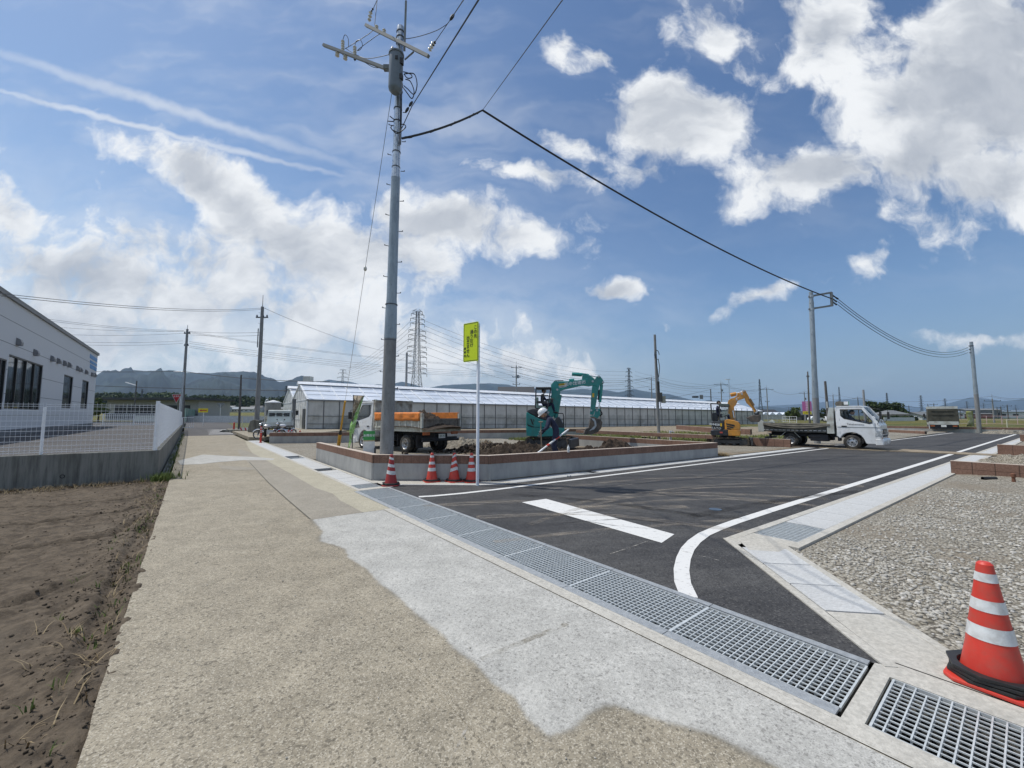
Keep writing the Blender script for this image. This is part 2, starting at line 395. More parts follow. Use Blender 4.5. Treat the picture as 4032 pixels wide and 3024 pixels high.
def asph2(t,oc):
    mid=t.noise(oc,1.2,6,.65); f=t.noise(oc,60,3,.7); c=t.mix(t.ss(mid,.3,.7),(.072,.069,.068),(.098,.094,.092)); g=t.ss(f,.3,.7,.8,1.2); return t.mix(1.,c,t.comb(g,g,g),'MULTIPLY'),f,.3,.005
M_asph2=gmat('worn_asphalt',asph2,.85)
def soil(t,oc):
    n=t.noise(oc,9,8,.72); n2=t.noise(oc,1.1,5,.6); n3=t.noise(oc,45,4,.7)
    c=t.mix(t.ss(n,.32,.7),(.058,.044,.030),(.155,.122,.086)); c=t.mix(t.m('MULTIPLY',t.ss(n2,.5,.75),.5),c,(.155,.13,.098)); c=t.mix(t.m('MULTIPLY',t.ss(n3,.62,.72),.5),c,(.2,.17,.12))
    return c,t.m('ADD',n,t.m('MULTIPLY',n3,.35)),.9,.03
M_soil=gmat('brown_field_soil',soil)
def dsoil(t,oc):
    n=t.noise(oc,7,8,.75); n3=t.noise(oc,40,3,.7); c=t.mix(t.ss(n,.35,.7),(.032,.023,.016),(.075,.055,.04)); return c,t.m('ADD',n,t.m('MULTIPLY',n3,.4)),1.,.05
M_dsoil=gmat('dark_dug_soil',dsoil)
def gravel(t,oc):
    v=t.vor(oc,34,'Color'); vd=t.vor(oc,34); sep=t.node('ShaderNodeSeparateColor'); t.put(sep.inputs[0],v); v2=t.vor(oc,55); 
    big=t.noise(oc,.7,5,.65); c=t.mix(sep.outputs[0],(.28,.255,.20),(.54,.505,.43)); c=t.mix(t.ss(vd,.4,.8),c,(.13,.115,.09))
    c=t.mix(t.m('MULTIPLY',t.ss(big,.48,.66),.75),c,(.27,.23,.175)); g=t.ss(v2,0,.6,1.12,.8); c=t.mix(1.,c,t.comb(g,g,g),'MULTIPLY')
    return c,t.m('MULTIPLY',vd,-1),.8,.03
M_gravel=gmat('crushed_stone',gravel)
def dirtlot(t,oc):
    n=t.noise(oc,1.2,6,.7); n2=t.noise(t.mp(oc,sc=(1,3,1)),6,6,.72); c=t.mix(t.ss(n,.35,.68),(.16,.125,.085),(.30,.26,.19)); c=t.mix(t.m('MULTIPLY',t.ss(n2,.5,.68),.6),c,(.36,.32,.25))
    return c,n2,.6,.05
M_dirt=gmat('bare_lot_earth',dirtlot)
def paintf(t,oc):
    n=t.noise(oc,14,7,.75); n2=t.noise(t.mp(oc,rot=(0,0,R(38)),sc=(1,5,1)),1.6,5,.7); c=t.mix(t.m('MULTIPLY',t.ss(n,.54,.66),.65),(.66,.66,.64),(.33,.325,.32)); c=t.mix(t.m('MULTIPLY',t.ss(n2,.5,.7),.25),c,(.6,.59,.57)); return c,n,.1,.003
M_paint=gmat('road_paint',paintf,.7)
def wallc(t,oc):
    n=t.noise(t.mp(oc,sc=(1,1,.35)),2.6,6,.68); n2=t.noise(oc,14,4,.6); c=t.mix(t.ss(n,.32,.7),(.40,.40,.385),(.285,.29,.285)); c=t.mix(t.m('MULTIPLY',t.ss(n2,.62,.75),.4),c,(.2,.2,.19)); return c,n2,.2,.006
M_wallc=gmat('cast_wall_concrete',wallc,.8)
def wallold(t,oc):
    n=t.noise(t.mp(oc,sc=(3,3,.25)),2.2,6,.7); n2=t.noise(oc,1.1,5,.6); c=t.mix(t.ss(n,.35,.66),(.25,.25,.225),(.10,.10,.088)); c=t.mix(t.m('MULTIPLY',t.ss(n2,.5,.7),.5),c,(.17,.165,.14)); return c,n,.2,.006
M_wallold=gmat('weathered_wall_concrete',wallold,.9)
def tile(t,oc):
    n=t.noise(oc,30,4,.65); n2=t.noise(oc,1.7,4,.6); c=t.mix(t.ss(n,.3,.7),(.17,.098,.072),(.245,.15,.11)); g=t.ss(n2,.3,.7,.85,1.12); return t.mix(1.,c,t.comb(g,g,g),'MULTIPLY'),n,.3,.004
M_tile=gmat('brown_block',tile,.85)
M_mortar=mat('dark_block_joint',(.085,.055,.04),.9)
M_cap=mat('sunlit_block_top',(.50,.42,.35),.85,var=.1)  # paler top face: sunlight on the blocks put into the colour
M_field=gmat('field_grass',lambda t,oc:(t.mix(t.ss(t.noise(oc,.35,6,.7),.3,.7),(.075,.105,.035),(.14,.13,.06)),t.noise(oc,9,5,.7),.8,.1))
def rice(t,oc):
    n=t.noise(t.mp(oc,sc=(.4,1,1)),.25,5,.6); n2=t.noise(oc,6,5,.75); c=t.mix(t.ss(n,.35,.65),(.07,.10,.027),(.19,.15,.04)); g=t.ss(n2,.3,.7,.6,1.3); return t.mix(1.,c,t.comb(g,g,g),'MULTIPLY'),n2,1.,.2
M_rice=gmat('ripening_rice',rice)
# ------------------------------------------------------------------ ground, road, lane
def WP(poly): return [W(a,o) for a,o in poly]
def sheet(name,poly,z,m,holes=(),thick=0,kind='structure'):
    mb=MB(); mb.flat=True; mb.sheet(WP(poly),z,[WP(h) for h in holes],thick); o=mb.build(name,m); return tag(o,kind=kind) if kind else o
DR1=[(0,0),(8.15,0),(8.15,.62),(0,.62)]; DR2=[(-2.2,-.045),(-.11,-.045),(-.11,.57),(-2.2,.57)]
rs_out=lambda o:1.95-.05*o
rs_in =lambda o:1.20-.042*o
DR3=[(rs_in(3.2)+.11,3.22),(rs_out(3.2)-.12,3.22),(rs_out(4.2)-.12,4.22),(rs_in(4.2)+.11,4.22)]
DR4=[(8.42,.07),(8.92,.07),(8.92,.62),(8.42,.62)]
mb=MB(); mb.flat=True
mb.sheet([(-900,-60),(1500,-60),(1500,1400),(-900,1400)],-.12,[WP(DR1),WP(DR2),WP(DR3)])
struct('ground',mb,M_field)
# channels under the gratings; their shade is painted in as dark concrete
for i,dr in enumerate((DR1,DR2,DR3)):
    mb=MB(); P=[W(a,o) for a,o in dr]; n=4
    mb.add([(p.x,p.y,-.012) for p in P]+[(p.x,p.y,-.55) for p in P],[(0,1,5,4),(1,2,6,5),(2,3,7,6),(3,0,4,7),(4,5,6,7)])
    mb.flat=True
    tag(mb.build('drain_channel',mat('shade_dark_concrete',(.035,.037,.038),.8)),kind='structure')
mb=MB(); mb.flat=True
lane=[(-4+.05*k,-3.2+.011*noise.fractal(Vector((k*.05*1.7,3,1)),.8,2.2,5)) for k in range(330)]+[(12.6,-3.2),(40,-3.3),(40,.0),(29.8,.0),(8.15,0),(8.15,-.2),(-4,-.2)]
sheet('lane',lane,0,M_lane)
sheet('concrete_patch',[(6.2,-1.33),(9,-1.35),(13,-1.3),(20,-1.2),(23,-1.0),(20,-.72),(12,-.62),(9.2,-.62),(8.2,-.50),(7.4,-.57),(6.18,-.55)],.004,M_grey)
sheet('concrete_edge',[(6.17,-.55),(7.4,-.57),(8.2,-.50),(9.2,-.62),(12,-.62),(20,-.72),(24,-.5),(29.8,-.1),(29.8,.0),(8.15,0),(8.15,-.09),(6.15,-.09)],.0045,M_beige)
apron=[(6.2,-1.33),(6.16,-.21),(-4,-.21),(-4,-.2)]
jag=[(6.2,-1.33),(5.4,-1.36),(5.15,-1.46),(4.95,-1.50),(4.75,-1.42),(4.46,-1.34),(4.1,-1.40),(3.64,-1.35),(3.2,-1.38),(2.8,-1.35),(2.4,-1.37),(2.09,-1.34),(1.8,-1.37),(1.59,-1.35),(1.35,-1.38),(1.18,-1.35),(1.0,-1.39),(.84,-1.39),(.80,-1.25),(.82,-1.12),(.80,-1.0),(.76,-.95),(.68,-.91),(.5,-.83),(.36,-.74),(.15,-.70),(-.2,-.72),(-1,-.7),(-4,-.7)]
def rough_edge(P,amp=.006,step=.06):
    out=[]
    for (a0,o0),(a1,o1) in zip(P,P[1:]):
        n=max(1,int(math.hypot(a1-a0,o1-o0)/step))
        for k in range(n): f=k/n; out.append((a0+(a1-a0)*f+random.uniform(-amp,amp),o0+(o1-o0)*f+random.uniform(-amp,amp)))
    return out+[P[-1]]
def jd(a,o):
    m=9
    for (x0,y0),(x1,y1) in zip(jag[:-3],jag[1:-2]):
        dx_,dy_=x1-x0,y1-y0; t=max(0,min(1,((a-x0)*dx_+(o-y0)*dy_)/(dx_*dx_+dy_*dy_))); m=min(m,math.hypot(a-x0-dx_*t,o-y0-dy_*t))
    # inside test (towards the drain)
    P=jag[:-3]+[(-4,-.72),(-4,-.2),(6.2,-.2)]; c=False
    for (x0,y0),(x1,y1) in zip(P,P[1:]+P[:1]):
        if (y0>o)!=(y1>o) and a<(x1-x0)*(o-y0)/(y1-y0)+x0: c=not c
    return m if c else -m
def apr(t,oc):
    c1,h1,_,_=LANEF(t,oc); c2,h2,_,_=APRF(t,oc); at=t.node('ShaderNodeAttribute'); at.attribute_name='mask'; m=at.outputs['Fac']
    n=t.noise(oc,6,7,.72); n2=t.noise(oc,38,4,.7); d=t.m('ADD',m,t.m('MULTIPLY',t.m('SUBTRACT',n,.5),.055)); d=t.m('ADD',d,t.m('MULTIPLY',t.m('SUBTRACT',n2,.5),.03))
    c=t.mix(t.ss(d,-.012,.03),c1,c2)
    ed=t.m('MULTIPLY',t.ss(t.m('ABSOLUTE',d),.05,.0),t.ss(t.noise(oc,2.3,4,.6),.40,.62)); c=t.mix(t.m('MULTIPLY',ed,.5),c,(.13,.12,.095))
    st=t.m('MULTIPLY',t.ss(t.m('ABSOLUTE',t.m('SUBTRACT',d,.10)),.16,.0),.35); c=t.mix(t.m('MULTIPLY',st,t.ss(t.noise(oc,3.1,5,.7),.45,.65)),c,(.50,.49,.45))
    return c,h1,.2,.004
M_aprzone=gmat('apron_and_lane_concrete',apr,.88)
nA,nO=480,100; A0_,A1_,O0_,O1_=-1.2,6.2,-1.66,-.215
V=[];MK_=[]
for j in range(nO):
    for i in range(nA):
        a=A0_+(A1_-A0_)*i/(nA-1); o=O0_+(O1_-O0_)*j/(nO-1); V.append(tuple(W(a,o,.0022))); MK_.append(jd(a,o))
ii=np.arange(nA*nO).reshape(nO,nA); az_=rawmesh('concrete_apron',V,np.stack([ii[:-1,:-1],ii[:-1,1:],ii[1:,1:],ii[1:,:-1]],-1).reshape(-1,4),M_aprzone)
if az_.data.polygons[0].normal.z<0: az_.data.flip_normals()
at_=az_.data.attributes.new('mask','FLOAT','POINT'); at_.data.foreach_set('value',np.array(MK_,dtype=np.float32)); tag(az_,kind='structure')
sheet('concrete_apron',[(-1.2,-.72),(-4,-.7),(-4,-.215),(-1.2,-.215)],.0023,M_apron)
sheet('joint_strip',[(6.17,-.211),(-4,-.211),(-4,-.198),(-.02,-.198),(-.02,-.12),(6.17,-.12)],.007,M_curb)
sheet('concrete_margin',[(6.17,-.12),(-.02,-.12),(-.02,-.085),(8.15,-.085),(8.15,-.088),(6.17,-.088)],.0075,M_curb)
sheet('curb_slab',[(-4,-.2),(-.02,-.2),(-.02,.685),(-.07,.70),(-.07,.78),(-.75,.78),(-4,.78)],.008,M_curb,[DR2],thick=.15)
# asphalt road
asph_poly=[(-.06,.69),(8.16,.69),(8.33,1.06),(7.18,2.41),(6.95,2.95)]+[(7.1-.055*o,o) for o in range(5,54,8)]+[(4.18,53.4),(-.65,53.4)]+[(rs_out(o),o) for o in range(50,3,-8)]+[(rs_out(2.66),2.66)]
sheet('road',asph_poly,.001,M_asph)
# kerb-side strips: walls of the gutter, lids as separate slabs
def ribbon(pts,w,z,name,m,kind='structure',jit=0):
    L=[];Rr=[]
    for i,(a,o) in enumerate(pts):
        a0,o0=pts[max(i-1,0)];a1,o1=pts[min(i+1,len(pts)-1)]; d=Vector((a1-a0,o1-o0)).normalized(); n=Vector((-d.y,d.x))*(w/2)
        L.append((a+n.x,o+n.y)); Rr.append((a-n.x,o-n.y))
    mb=MB(); mb.flat=True; V=[W(*p,z) for p in L+Rr]; k=len(pts)
    mb.add(V,[(i,i+1,i+1+k,i+k) for i in range(k-1)])
    o=mb.build(name,m)
    if o.data.polygons[0].normal.z<0: o.data.flip_normals()
    return tag(o,kind=kind)
sheet('gutter_bed',[(rs_out(2.66),2.66)]+[(rs_out(o),o) for o in (10,20,30,40,53)]+[(rs_in(o),o) for o in (53,40,30,20,10,2.95)],-.05,mat('dark_seam',(.05,.05,.048),.9),[DR3],thick=.1)
def offs(o0,o1,fa,fb,z,name,step=8,bands=1):
    ks=[o0+(o1-o0)*i/max(1,round((o1-o0)/step)) for i in range(max(1,round((o1-o0)/step))+1)]
    mb=MB(); mb.flat=True; poly=[W(fa(o),o) for o in ks]+[W(fb(o),o) for o in reversed(ks)]
    mb.sheet(poly,z,(),.08); return tag(mb.build(name,M_curb),kind='structure')
offs(2.78,53,rs_out,lambda o:rs_out(o)-.105,.012,'kerb'); offs(2.95,53,lambda o:rs_in(o)+.1,rs_in,.012,'kerb')
M_lid=M_gutter
# (worn feathered edge between new and old concrete)
def wornf(t,oc):
    n=t.noise(oc,7,6,.75); t.put(t.n['Principled BSDF'].inputs['Alpha'],t.m('MULTIPLY',t.ss(n,.40,.62),.7)); return (.15,.13,.10),None,0,0
M_worn=gmat('worn_concrete_edge',wornf); M_chalk=gmat('faint_chalk',lambda t,oc:(t.put(t.n['Principled BSDF'].inputs['Alpha'],t.m('MULTIPLY',t.ss(t.noise(oc,12,5,.7),.4,.62),.6)),(.55,.52,.46),None,0,0)[1:]); M_worn3=mat('dark_joint',(.10,.09,.07),.9)
def wornf2(t,oc):
    n=t.noise(oc,5,6,.75); t.put(t.n['Principled BSDF'].inputs['Alpha'],t.m('MULTIPLY',t.ss(n,.38,.66),.6)); return (.29,.265,.21),None,0,0
M_worn2=gmat('worn_concrete_blend',wornf2)
ribbon([(6.25,-1.335),(8,-1.34),(10.6,-1.33),(14,-1.25),(16,-1.2)],.022,.0048,'slab_joint',M_worn3)
w2=[WI(G(*p)) for p in((700,1815),(760,1800),(800,1790),(900,1796),(1010,1800),(1080,1806),(1075,1812),(960,1812),(860,1820),(790,1828),(710,1830))]
sheet('concrete_patch',w2,.0046,M_apron)
sheet('concrete_patch',[WI(G(*p)) for p in((860,1832),(950,1838),(1000,1842),(1000,1850),(930,1852),(870,1846))],.0047,M_grey)
ribbon([WI(G(1893,2597)),WI(G(2080,2520)),WI(G(2233,2457))],.05,.0031,'slab_joint',M_worn2)
for P_ in([(1760,3024),(1830,2880),(1890,2760)],): ribbon([WI(G(*p)) for p in P_],.014,.0012,'chalk_line',M_chalk)
def lid_mb(w,l,t=.09):
    mb=MB(); mb.box((0,0,-t/2),(l,w,t)); 
    return mb
lidproto={}
def lid(a0,o0,a1,o1,width,label,group,z=.012,l=None):
    """slab between two points of its centre line"""
    key=(round(width,2),); P0,P1=W(a0,o0),W(a1,o1); L=(P1-P0).length-.016
    if key not in lidproto:
        mb=MB(); w=width/2; mb.add([(-.5,-w,-.08),(.5,-w,-.08),(.5,w,-.08),(-.5,w,-.08),(-.5,-w,0),(.5,-w,0),(.5,w,0),(-.5,w,0)],[(0,3,2,1),(4,5,6,7),(0,1,5,4),(1,2,6,5),(2,3,7,6),(3,0,4,7)])
        o=mb.build('gutter_lid',M_lid,bev=.004,seg=1); lidproto[key]=o; c=o
    else: c=lidproto[key].copy(); COL.objects.link(c)
    c.location=((P0.x+P1.x)/2,(P0.y+P1.y)/2,z+random.uniform(-.001,.002)); d=P1-P0; c.rotation_euler=(0,0,math.atan2(d.y,d.x)); c.scale=(L,1,1)
    tag(c,label,'drain cover',group); return c
mid=lambda o:(rs_out(o)-.105+rs_in(o)+.1)/2
o=4.23
while o<31: lid(mid(o),o,mid(o+.6),o+.6,.50,'pale concrete gutter lid in the strip along the right edge of the new road','gutter lids right of the new road',.010); o+=.6
sheet('gutter_cover_strip',[(rs_out(31)-.11,31.03),(rs_out(53)-.11,53),(rs_in(53)+.105,53),(rs_in(31)+.105,31.03)],.009,M_gutter)
sheet('gutter_corner',[(rs_out(2.75)-.105,2.77),(rs_out(3.2)-.11,3.21),(rs_in(3.2)+.1,3.21),(rs_in(2.95)+.1,2.95),(1.17,2.62),(1.42,2.42)],.011,M_curb)
sheet('gutter_corner',[(rs_out(2.66),2.66),(rs_out(2.80),2.80),(rs_out(2.80)-.12,2.80),(1.58,2.60),(1.60,2.45)],.0095,M_curb)
# diagonal strip at the corner
A0,A1=Vector((1.83,2.66)),Vector((-.07,.68)); B0,B1=Vector((1.20,2.95)),Vector((-.40,1.16))
dd=(A1-A0).normalized()
def strip_poly(p,q,w):   # band of width w to the gravel side of line p-q
    n=Vector((-dd.y,dd.x)); n=n if n.dot(B0-A0)>0 else -n
    return [tuple(p),tuple(q),tuple(q+n*w),tuple(p+n*w)]
sheet('gutter_bed',[tuple(A0),tuple(A1),(-.75,.79),(-.40,1.16),tuple(B0)],-.05,MATS['dark_seam'],thick=.1)
nn=Vector((-dd.y,dd.x)); nn=nn if nn.dot(B0-A0)>0 else -nn
wd=abs((B0-A0).dot(nn)); wd2=abs((B1-A1).dot(nn))
sheet('kerb',strip_poly(A0,A1,.075),.012,M_curb,thick=.08)
sheet('kerb',[tuple(B0),tuple(B1),tuple(B1-nn*.07),tuple(B0-nn*.07)],.012,M_curb,thick=.08)
cl=A0+dd*.30+nn*(wd/2+.01)
for k in range(3):
    p=cl+dd*(.05+.545*k); q=cl+dd*(.05+.545*(k+1))
    lid(p.x,p.y,q.x,q.y,wd-.165,['first concrete gutter lid below the strip corner, on the diagonal strip','middle concrete gutter lid of the three on the diagonal corner strip','concrete gutter lid on the diagonal strip nearest the big traffic cone'][k],'gutter lids on the diagonal strip',.010)
e=cl+dd*(.05+.545*3)
sheet('gutter_end',[tuple(e-nn*(wd/2-.075)+dd*.008),tuple(A1+nn*.078),(-.10,.79),(-.74,.79),tuple(B1-nn*.075),tuple(e+nn*(wd/2-.085)+dd*.008)],.009,M_curb)
# front strip along plot wall, and left strip along lane
sheet('gutter_bed',[(8.16,.69),(8.33,1.06),(7.18,2.41),(6.95,2.95)]+[(7.1-.055*o,o) for o in (10,20,30,40,53)]+[(7.66-.06*o,o) for o in (53,40,30,20,13.2)]+[(7.49,2.9),(9.4,.73)],-.03,MATS['dark_seam'],thick=.08)
sheet('kerb',[(8.16,.69),(8.33,1.06),(7.18,2.41),(6.95,2.95)]+[(7.1-.055*o,o) for o in (10,20,30,40,53)]+[(7.1-.055*o+.07,o) for o in (53,40,30,20,10,3.0)]+[(7.25,2.45),(8.42,1.07),(8.27,.69)],.008,M_gutter,thick=.05)
sheet('gutter_corner',[(9.38,.70),(8.28,.69),(8.43,1.07),(7.26,2.46),(7.05,2.9),(7.03,3.3),(7.44,3.3),(7.48,2.9),(7.49,2.9)],.006,M_curb)
o=3.31; k=0
fm=lambda o:(7.1-.055*o+.075+7.66-.06*o-.02)/2
while o<26:
    if not 5.4<o<6.0: lid(fm(o),o,fm(o+.6),o+.6,.40,'pale concrete gutter lid in the strip between the new road and the plot wall','gutter lids left of the new road',.007)
    o+=.6
sheet('gutter_cover_strip',[(7.1-.055*26+.08,26.0),(7.1-.055*53+.08,53),(7.66-.06*53-.03,53),(7.66-.06*26-.03,26.0)],.006,M_gutter)
sheet('gutter_bed',[(8.15,0),(30,0),(30,.69),(8.15,.69)],-.06,MATS['dark_seam'],thick=.05)
sheet('kerb',[(8.17,0),(8.17,.69),(8.40,.69),(8.40,.085),(30,.085),(30,0)],.008,M_curb,thick=.06)
sheet('kerb',[(8.94,.69),(30,.69),(30,.60),(8.94,.60)],.008,M_curb,thick=.06)
a=8.96
while a<29.5:
    if not (15.9<a<16.9 or 11.4<a<12.0): lid(a,.342,a+.6,.342,.50,'pale concrete gutter lid in the strip beside the old concrete lane','gutter lids beside the lane',.007)
    a+=.6
# ------------------------------------------------------------------ steel gratings
M_grate=mat('grate_steel',(.58,.61,.61),.4,.25,var=.12,vs=20)
M_plate=mat('chequer_plate',(.36,.38,.39),.5,.3,var=.12,vs=25,bump=.6,bs=60)
def grate_mesh(L,Wd,nx,ny,t=.0068,h=.032,notch=True):
    """L along local x, Wd along local y; bars across y"""
    mb=MB(); px=L/nx; py=Wd/ny
    cut={(2,0),(3,0),(nx-4,ny-1),(nx-3,ny-1),(nx-4,0),(nx-3,0),(2,ny-1),(3,ny-1)} if notch else set()
    for i in range(nx+1):
        x=-L/2+i*px
        y0=-Wd/2; y1=Wd/2
        if notch and i in (3,nx-3): y0+=py; y1-=py
        w=t*(1.6 if i in(0,nx) else 1); mb.box((x,(y0+y1)/2,-h/2),(w,y1-y0,h))
    for j in range(1,ny):
        y=-Wd/2+j*py
        mb.box((0,y,-.005),(L-.006,.0065,.007))
    for y in(-Wd/2,Wd/2): mb.box((0,y,-h/2),(L,.006,h))
    return mb
g0=grate_mesh(1.008,.60,24,13).build('drain_grate',M_grate)
names=['nearest the round end of the white road line, eighth from the far end','seventh from its far end','sixth from its far end','fifth from its far end','fourth from its far end','third from its far end','second from its far end','nearest the cone by the plot wall corner']
for k in range(8):
    c=g0 if k==0 else g0.copy()
    if k: COL.objects.link(c)
    p=W(.51+1.0188*k,.31,.004); c.location=p; c.rotation_euler=(0,0,ANG_A)
    tag(c,['steel grating panel of the long drain, at its near end beside the short concrete block','steel grating panel second from the near end of the long drain','steel grating panel third from the near end of the long drain','steel grating panel fourth from the near end of the long drain','steel grating panel fifth from the near end of the long drain','steel grating panel sixth from the near end, at the corner of the new concrete apron','steel grating panel seventh from the near end, second from the plot wall corner','steel grating panel at the far end of the long drain, by the plot wall corner'][k],'grating','gratings of the long drain')
g2=grate_mesh(1.02,.60,21,13).build('drain_grate',M_grate)
for k in range(2):
    c=g2 if k==0 else g2.copy()
    if k: COL.objects.link(c)
    c.location=W(-.64-1.04*k,.262,.006); c.rotation_euler=(0,0,ANG_A); tag(c,['steel grating set in concrete in the bottom right corner, beside the big traffic cone','steel grating beyond the one beside the big cone, along the right'][k],'grating','gratings beside the big cone')
gp=W((rs_out(3.7)+rs_in(3.7))/2,3.72,.006)
c=grate_mesh(.96,.50,24,9,notch=False).build('drain_grate',M_grate); c.location=gp; c.rotation_euler=(0,0,ANG_O-.045); tag(c,'fine steel grating let into the right gutter strip at its corner','grating')
for (a,oo,lb) in((8.67,.345,'small steel grating behind the far end of the long drain, by the dark red cone'),(11.7,.345,'steel grating in the lane strip beside the front half of the plot wall'),(16.4,.345,'steel grating in the lane strip past the end of the plot wall')):
    c=grate_mesh(.48,.5,14,6,notch=False).build('drain_grate',M_grate); c.location=W(a,oo,.006); c.rotation_euler=(0,0,ANG_A); tag(c,lb,'grating')
c=grate_mesh(.56,.40,20,6,notch=False).build('drain_grate',M_grate); c.location=W(fm(5.7),5.7,.006); c.rotation_euler=(0,0,ANG_O-.055); tag(c,'steel grating in the strip in front of the plot wall, right of the sign','grating')
for o0,o1,lb in((-.085,-.004,'plate_near'),(.625,.688,'plate_far')):
    mb=MB()
    for k in range(8): mb.box((.51+1.0188*k,(o0+o1)/2,.003),(1.012,o1-o0,.012))
    mb2=MB(); mb2.add([W(v[0],v[1],v[2]) for v in mb.v],mb.f)
    tag(mb2.build('drain_edging',M_plate),['chequered steel edging strip on the concrete side of the long drain','chequered steel edging strip on the asphalt side of the long drain'][o0>0],'edging','steel edging of the long drain')
# ------------------------------------------------------------------ markings
pm=[ribbon([(6.80,.74),(6.70,1.0),(6.58,1.6),(6.50,2.4),(6.47,3.2)]+[(6.66-.056*o,o) for o in (5,8,12,16,21,26,32,40,52.5)],.13,.006,'road_marking',M_paint),
    ribbon([(1.22,.665),(1.42,.92),(1.60,1.22),(1.76,1.55),(1.90,1.9),(2.0,2.25),(2.075,2.65),(2.10,3.1),(2.10,3.7),(2.06,5)]+[(2.27-.042*o,o) for o in (8,12,16,22,30,40,52.4)],.15,.006,'road_marking',M_paint),
    sheet('road_marking',[(5.15,2.01),(5.10,2.57),(2.32,2.33),(2.22,1.86)],.006,M_paint)]
ribbon([WI(G(2403,2183)),WI(G(2480,2158)),WI(G(2550,2132))],.014,.007,'chalk_line',M_chalk); ribbon([WI(G(2680,2170)),WI(G(2860,2216))],.012,.007,'chalk_line',M_chalk)
def trf(t,oc,a=.62):
    m=t.n['Principled BSDF']; n=t.noise(t.mp(oc,rot=(0,0,R(-20)),sc=(1,4,1)),1.5,6,.75); t.put(m.inputs['Alpha'],t.m('MULTIPLY',t.ss(n,.38,.72),a)); return (.34,.30,.25),None,0,0
M_track=gmat('dusty_tyre_mark',lambda t,oc:trf(t,oc)); M_track2=gmat('dark_tyre_mark',lambda t,oc:(t.put(t.n['Principled BSDF'].inputs['Alpha'],t.m('MULTIPLY',t.ss(t.noise(oc,2,5,.7),.35,.7),.5)),(.012,.012,.013),None,0,0)[1:])
def track_px(P,w,m,z):
    pts=[WI(G(*p)) for p in P]; out=[]
    for i in range(len(pts)-1):
        p0,p1,p2,p3=[Vector(pts[max(0,min(len(pts)-1,i+j))]) for j in(-1,0,1,2)]
        for k in range(8):
            t=k/8; out.append(tuple(.5*((2*p1)+(p2-p0)*t+(2*p0-5*p1+4*p2-p3)*t*t+(3*p1-p0-3*p2+p3)*t**3)))
    out.append(pts[-1]); ribbon(out,w,z,'tyre_mark',m)
cc=lambda x,y:(2500+.6932*x,1650+.6932*y)
track_px([(2140,2040),(2260,2020),(2420,2012),(2600,2030)],.05,M_track2,.0068); track_px([(2200,2062),(2330,2052),(2480,2046),(2640,2062)],.05,M_track2,.0069); track_px([(2230,2035),(2360,2062),(2520,2080),(2700,2082)],.04,M_track2,.0070)
for i,(P,w,m) in enumerate([([cc(-900,330),cc(-200,300),cc(500,290),cc(1200,310)],.10,M_track),([cc(-800,700),cc(-300,640),cc(200,600),cc(700,560)],.12,M_track),([cc(-100,380),cc(300,330),cc(800,310),cc(1300,330)],.08,M_track),([cc(-700,360),cc(-100,410),cc(500,425),cc(1100,455)],.22,M_track),([cc(-1200,500),cc(-700,470),cc(-200,500),cc(300,500)],.3,M_track),([cc(-500,400),cc(0,345),cc(450,333),cc(900,350),cc(1300,382)],.16,M_track),([cc(-300,470),cc(180,400),cc(600,368),cc(1000,368),cc(1300,384)],.14,M_track),
    ([cc(-500,500),cc(0,440),cc(400,435),cc(900,480),cc(1050,500)],.18,M_track),([cc(-400,520),cc(100,470),cc(500,455),cc(900,490)],.16,M_track),([cc(-600,600),cc(-200,480),cc(300,400),cc(700,385),cc(1200,395)],.12,M_track),([cc(-900,560),cc(-300,540),cc(200,585),cc(500,625),cc(700,655)],.2,M_track),
    ([cc(-700,430),cc(-200,470),cc(300,540),cc(600,560)],.22,M_track2),([cc(300,560),cc(600,500),cc(1000,440),cc(1500,390)],.2,M_track2)]): track_px(P,w,m,.0025+.0004*i)
mb=MB(); mb.lathe([(.10,0),(.10,.006),(.085,.008)],24); mb.add(*(lambda q:(q.v,q.f))(MB().box((0,0,.009),(.09,.012,.003))))
o=mb.build('valve_cover',mat('blue_grey_iron',(.09,.13,.18),.5,.4)); o.location=G(2817,2006,.001); tag(o,'small round blue-grey valve cover in the middle of the asphalt','valve cover')
mb=MB(); pts=[(7.6,24.2),(3.2,23.45),(.1,22.95),(-.5,22.2),(1.2,21.95),(3.9,21.5),(7.4,21.9)]
mb.sheet(WP(pts),.035,(),.034); o=mb.build('wooden_track_mat',mat('dusty_wood',(.27,.22,.155),.85,var=.25,vs=3,dirt=(.15,.12,.08),dirta=.5,ds=2)); tag(o,'long dusty beige board laid across the new road by the white flatbed truck','ramp board')
# ------------------------------------------------------------------ noise-displaced earth sheets
def grid(name,fn,nu,nv,m,kind='structure',smooth=True):
    V=np.array([fn(i/(nu-1),j/(nv-1)) for j in range(nv) for i in range(nu)],dtype=np.float32)
    ii=np.arange(nu*nv).reshape(nv,nu); Fq=np.stack([ii[:-1,:-1],ii[:-1,1:],ii[1:,1:],ii[1:,:-1]],-1).reshape(-1,4)
    o=rawmesh(name,V,Fq,m,smooth=smooth)
    if o.data.polygons[len(Fq)//2].normal.z<0: o.data.flip_normals()
    return tag(o,kind=kind) if kind else o
nz=lambda x,y,s,d=4:noise.fractal(Vector((x*s,y*s,3.3)),.75,2.1,d)
FUR=[[WI(G(*p,-.06)) for p in L] for L in ([(0,2005),(170,1998),(350,1984),(536,1964),(640,1930)],[(0,2076),(190,2059),(475,2019),(590,1990)],[(0,2178),(224,2141),(420,2114),(560,2040)],[(560,2090),(470,2240),(400,2400),(300,2640)],[(600,2080),(520,2240),(450,2400),(360,2640)],[(0,2400),(200,2330),(330,2280)])]
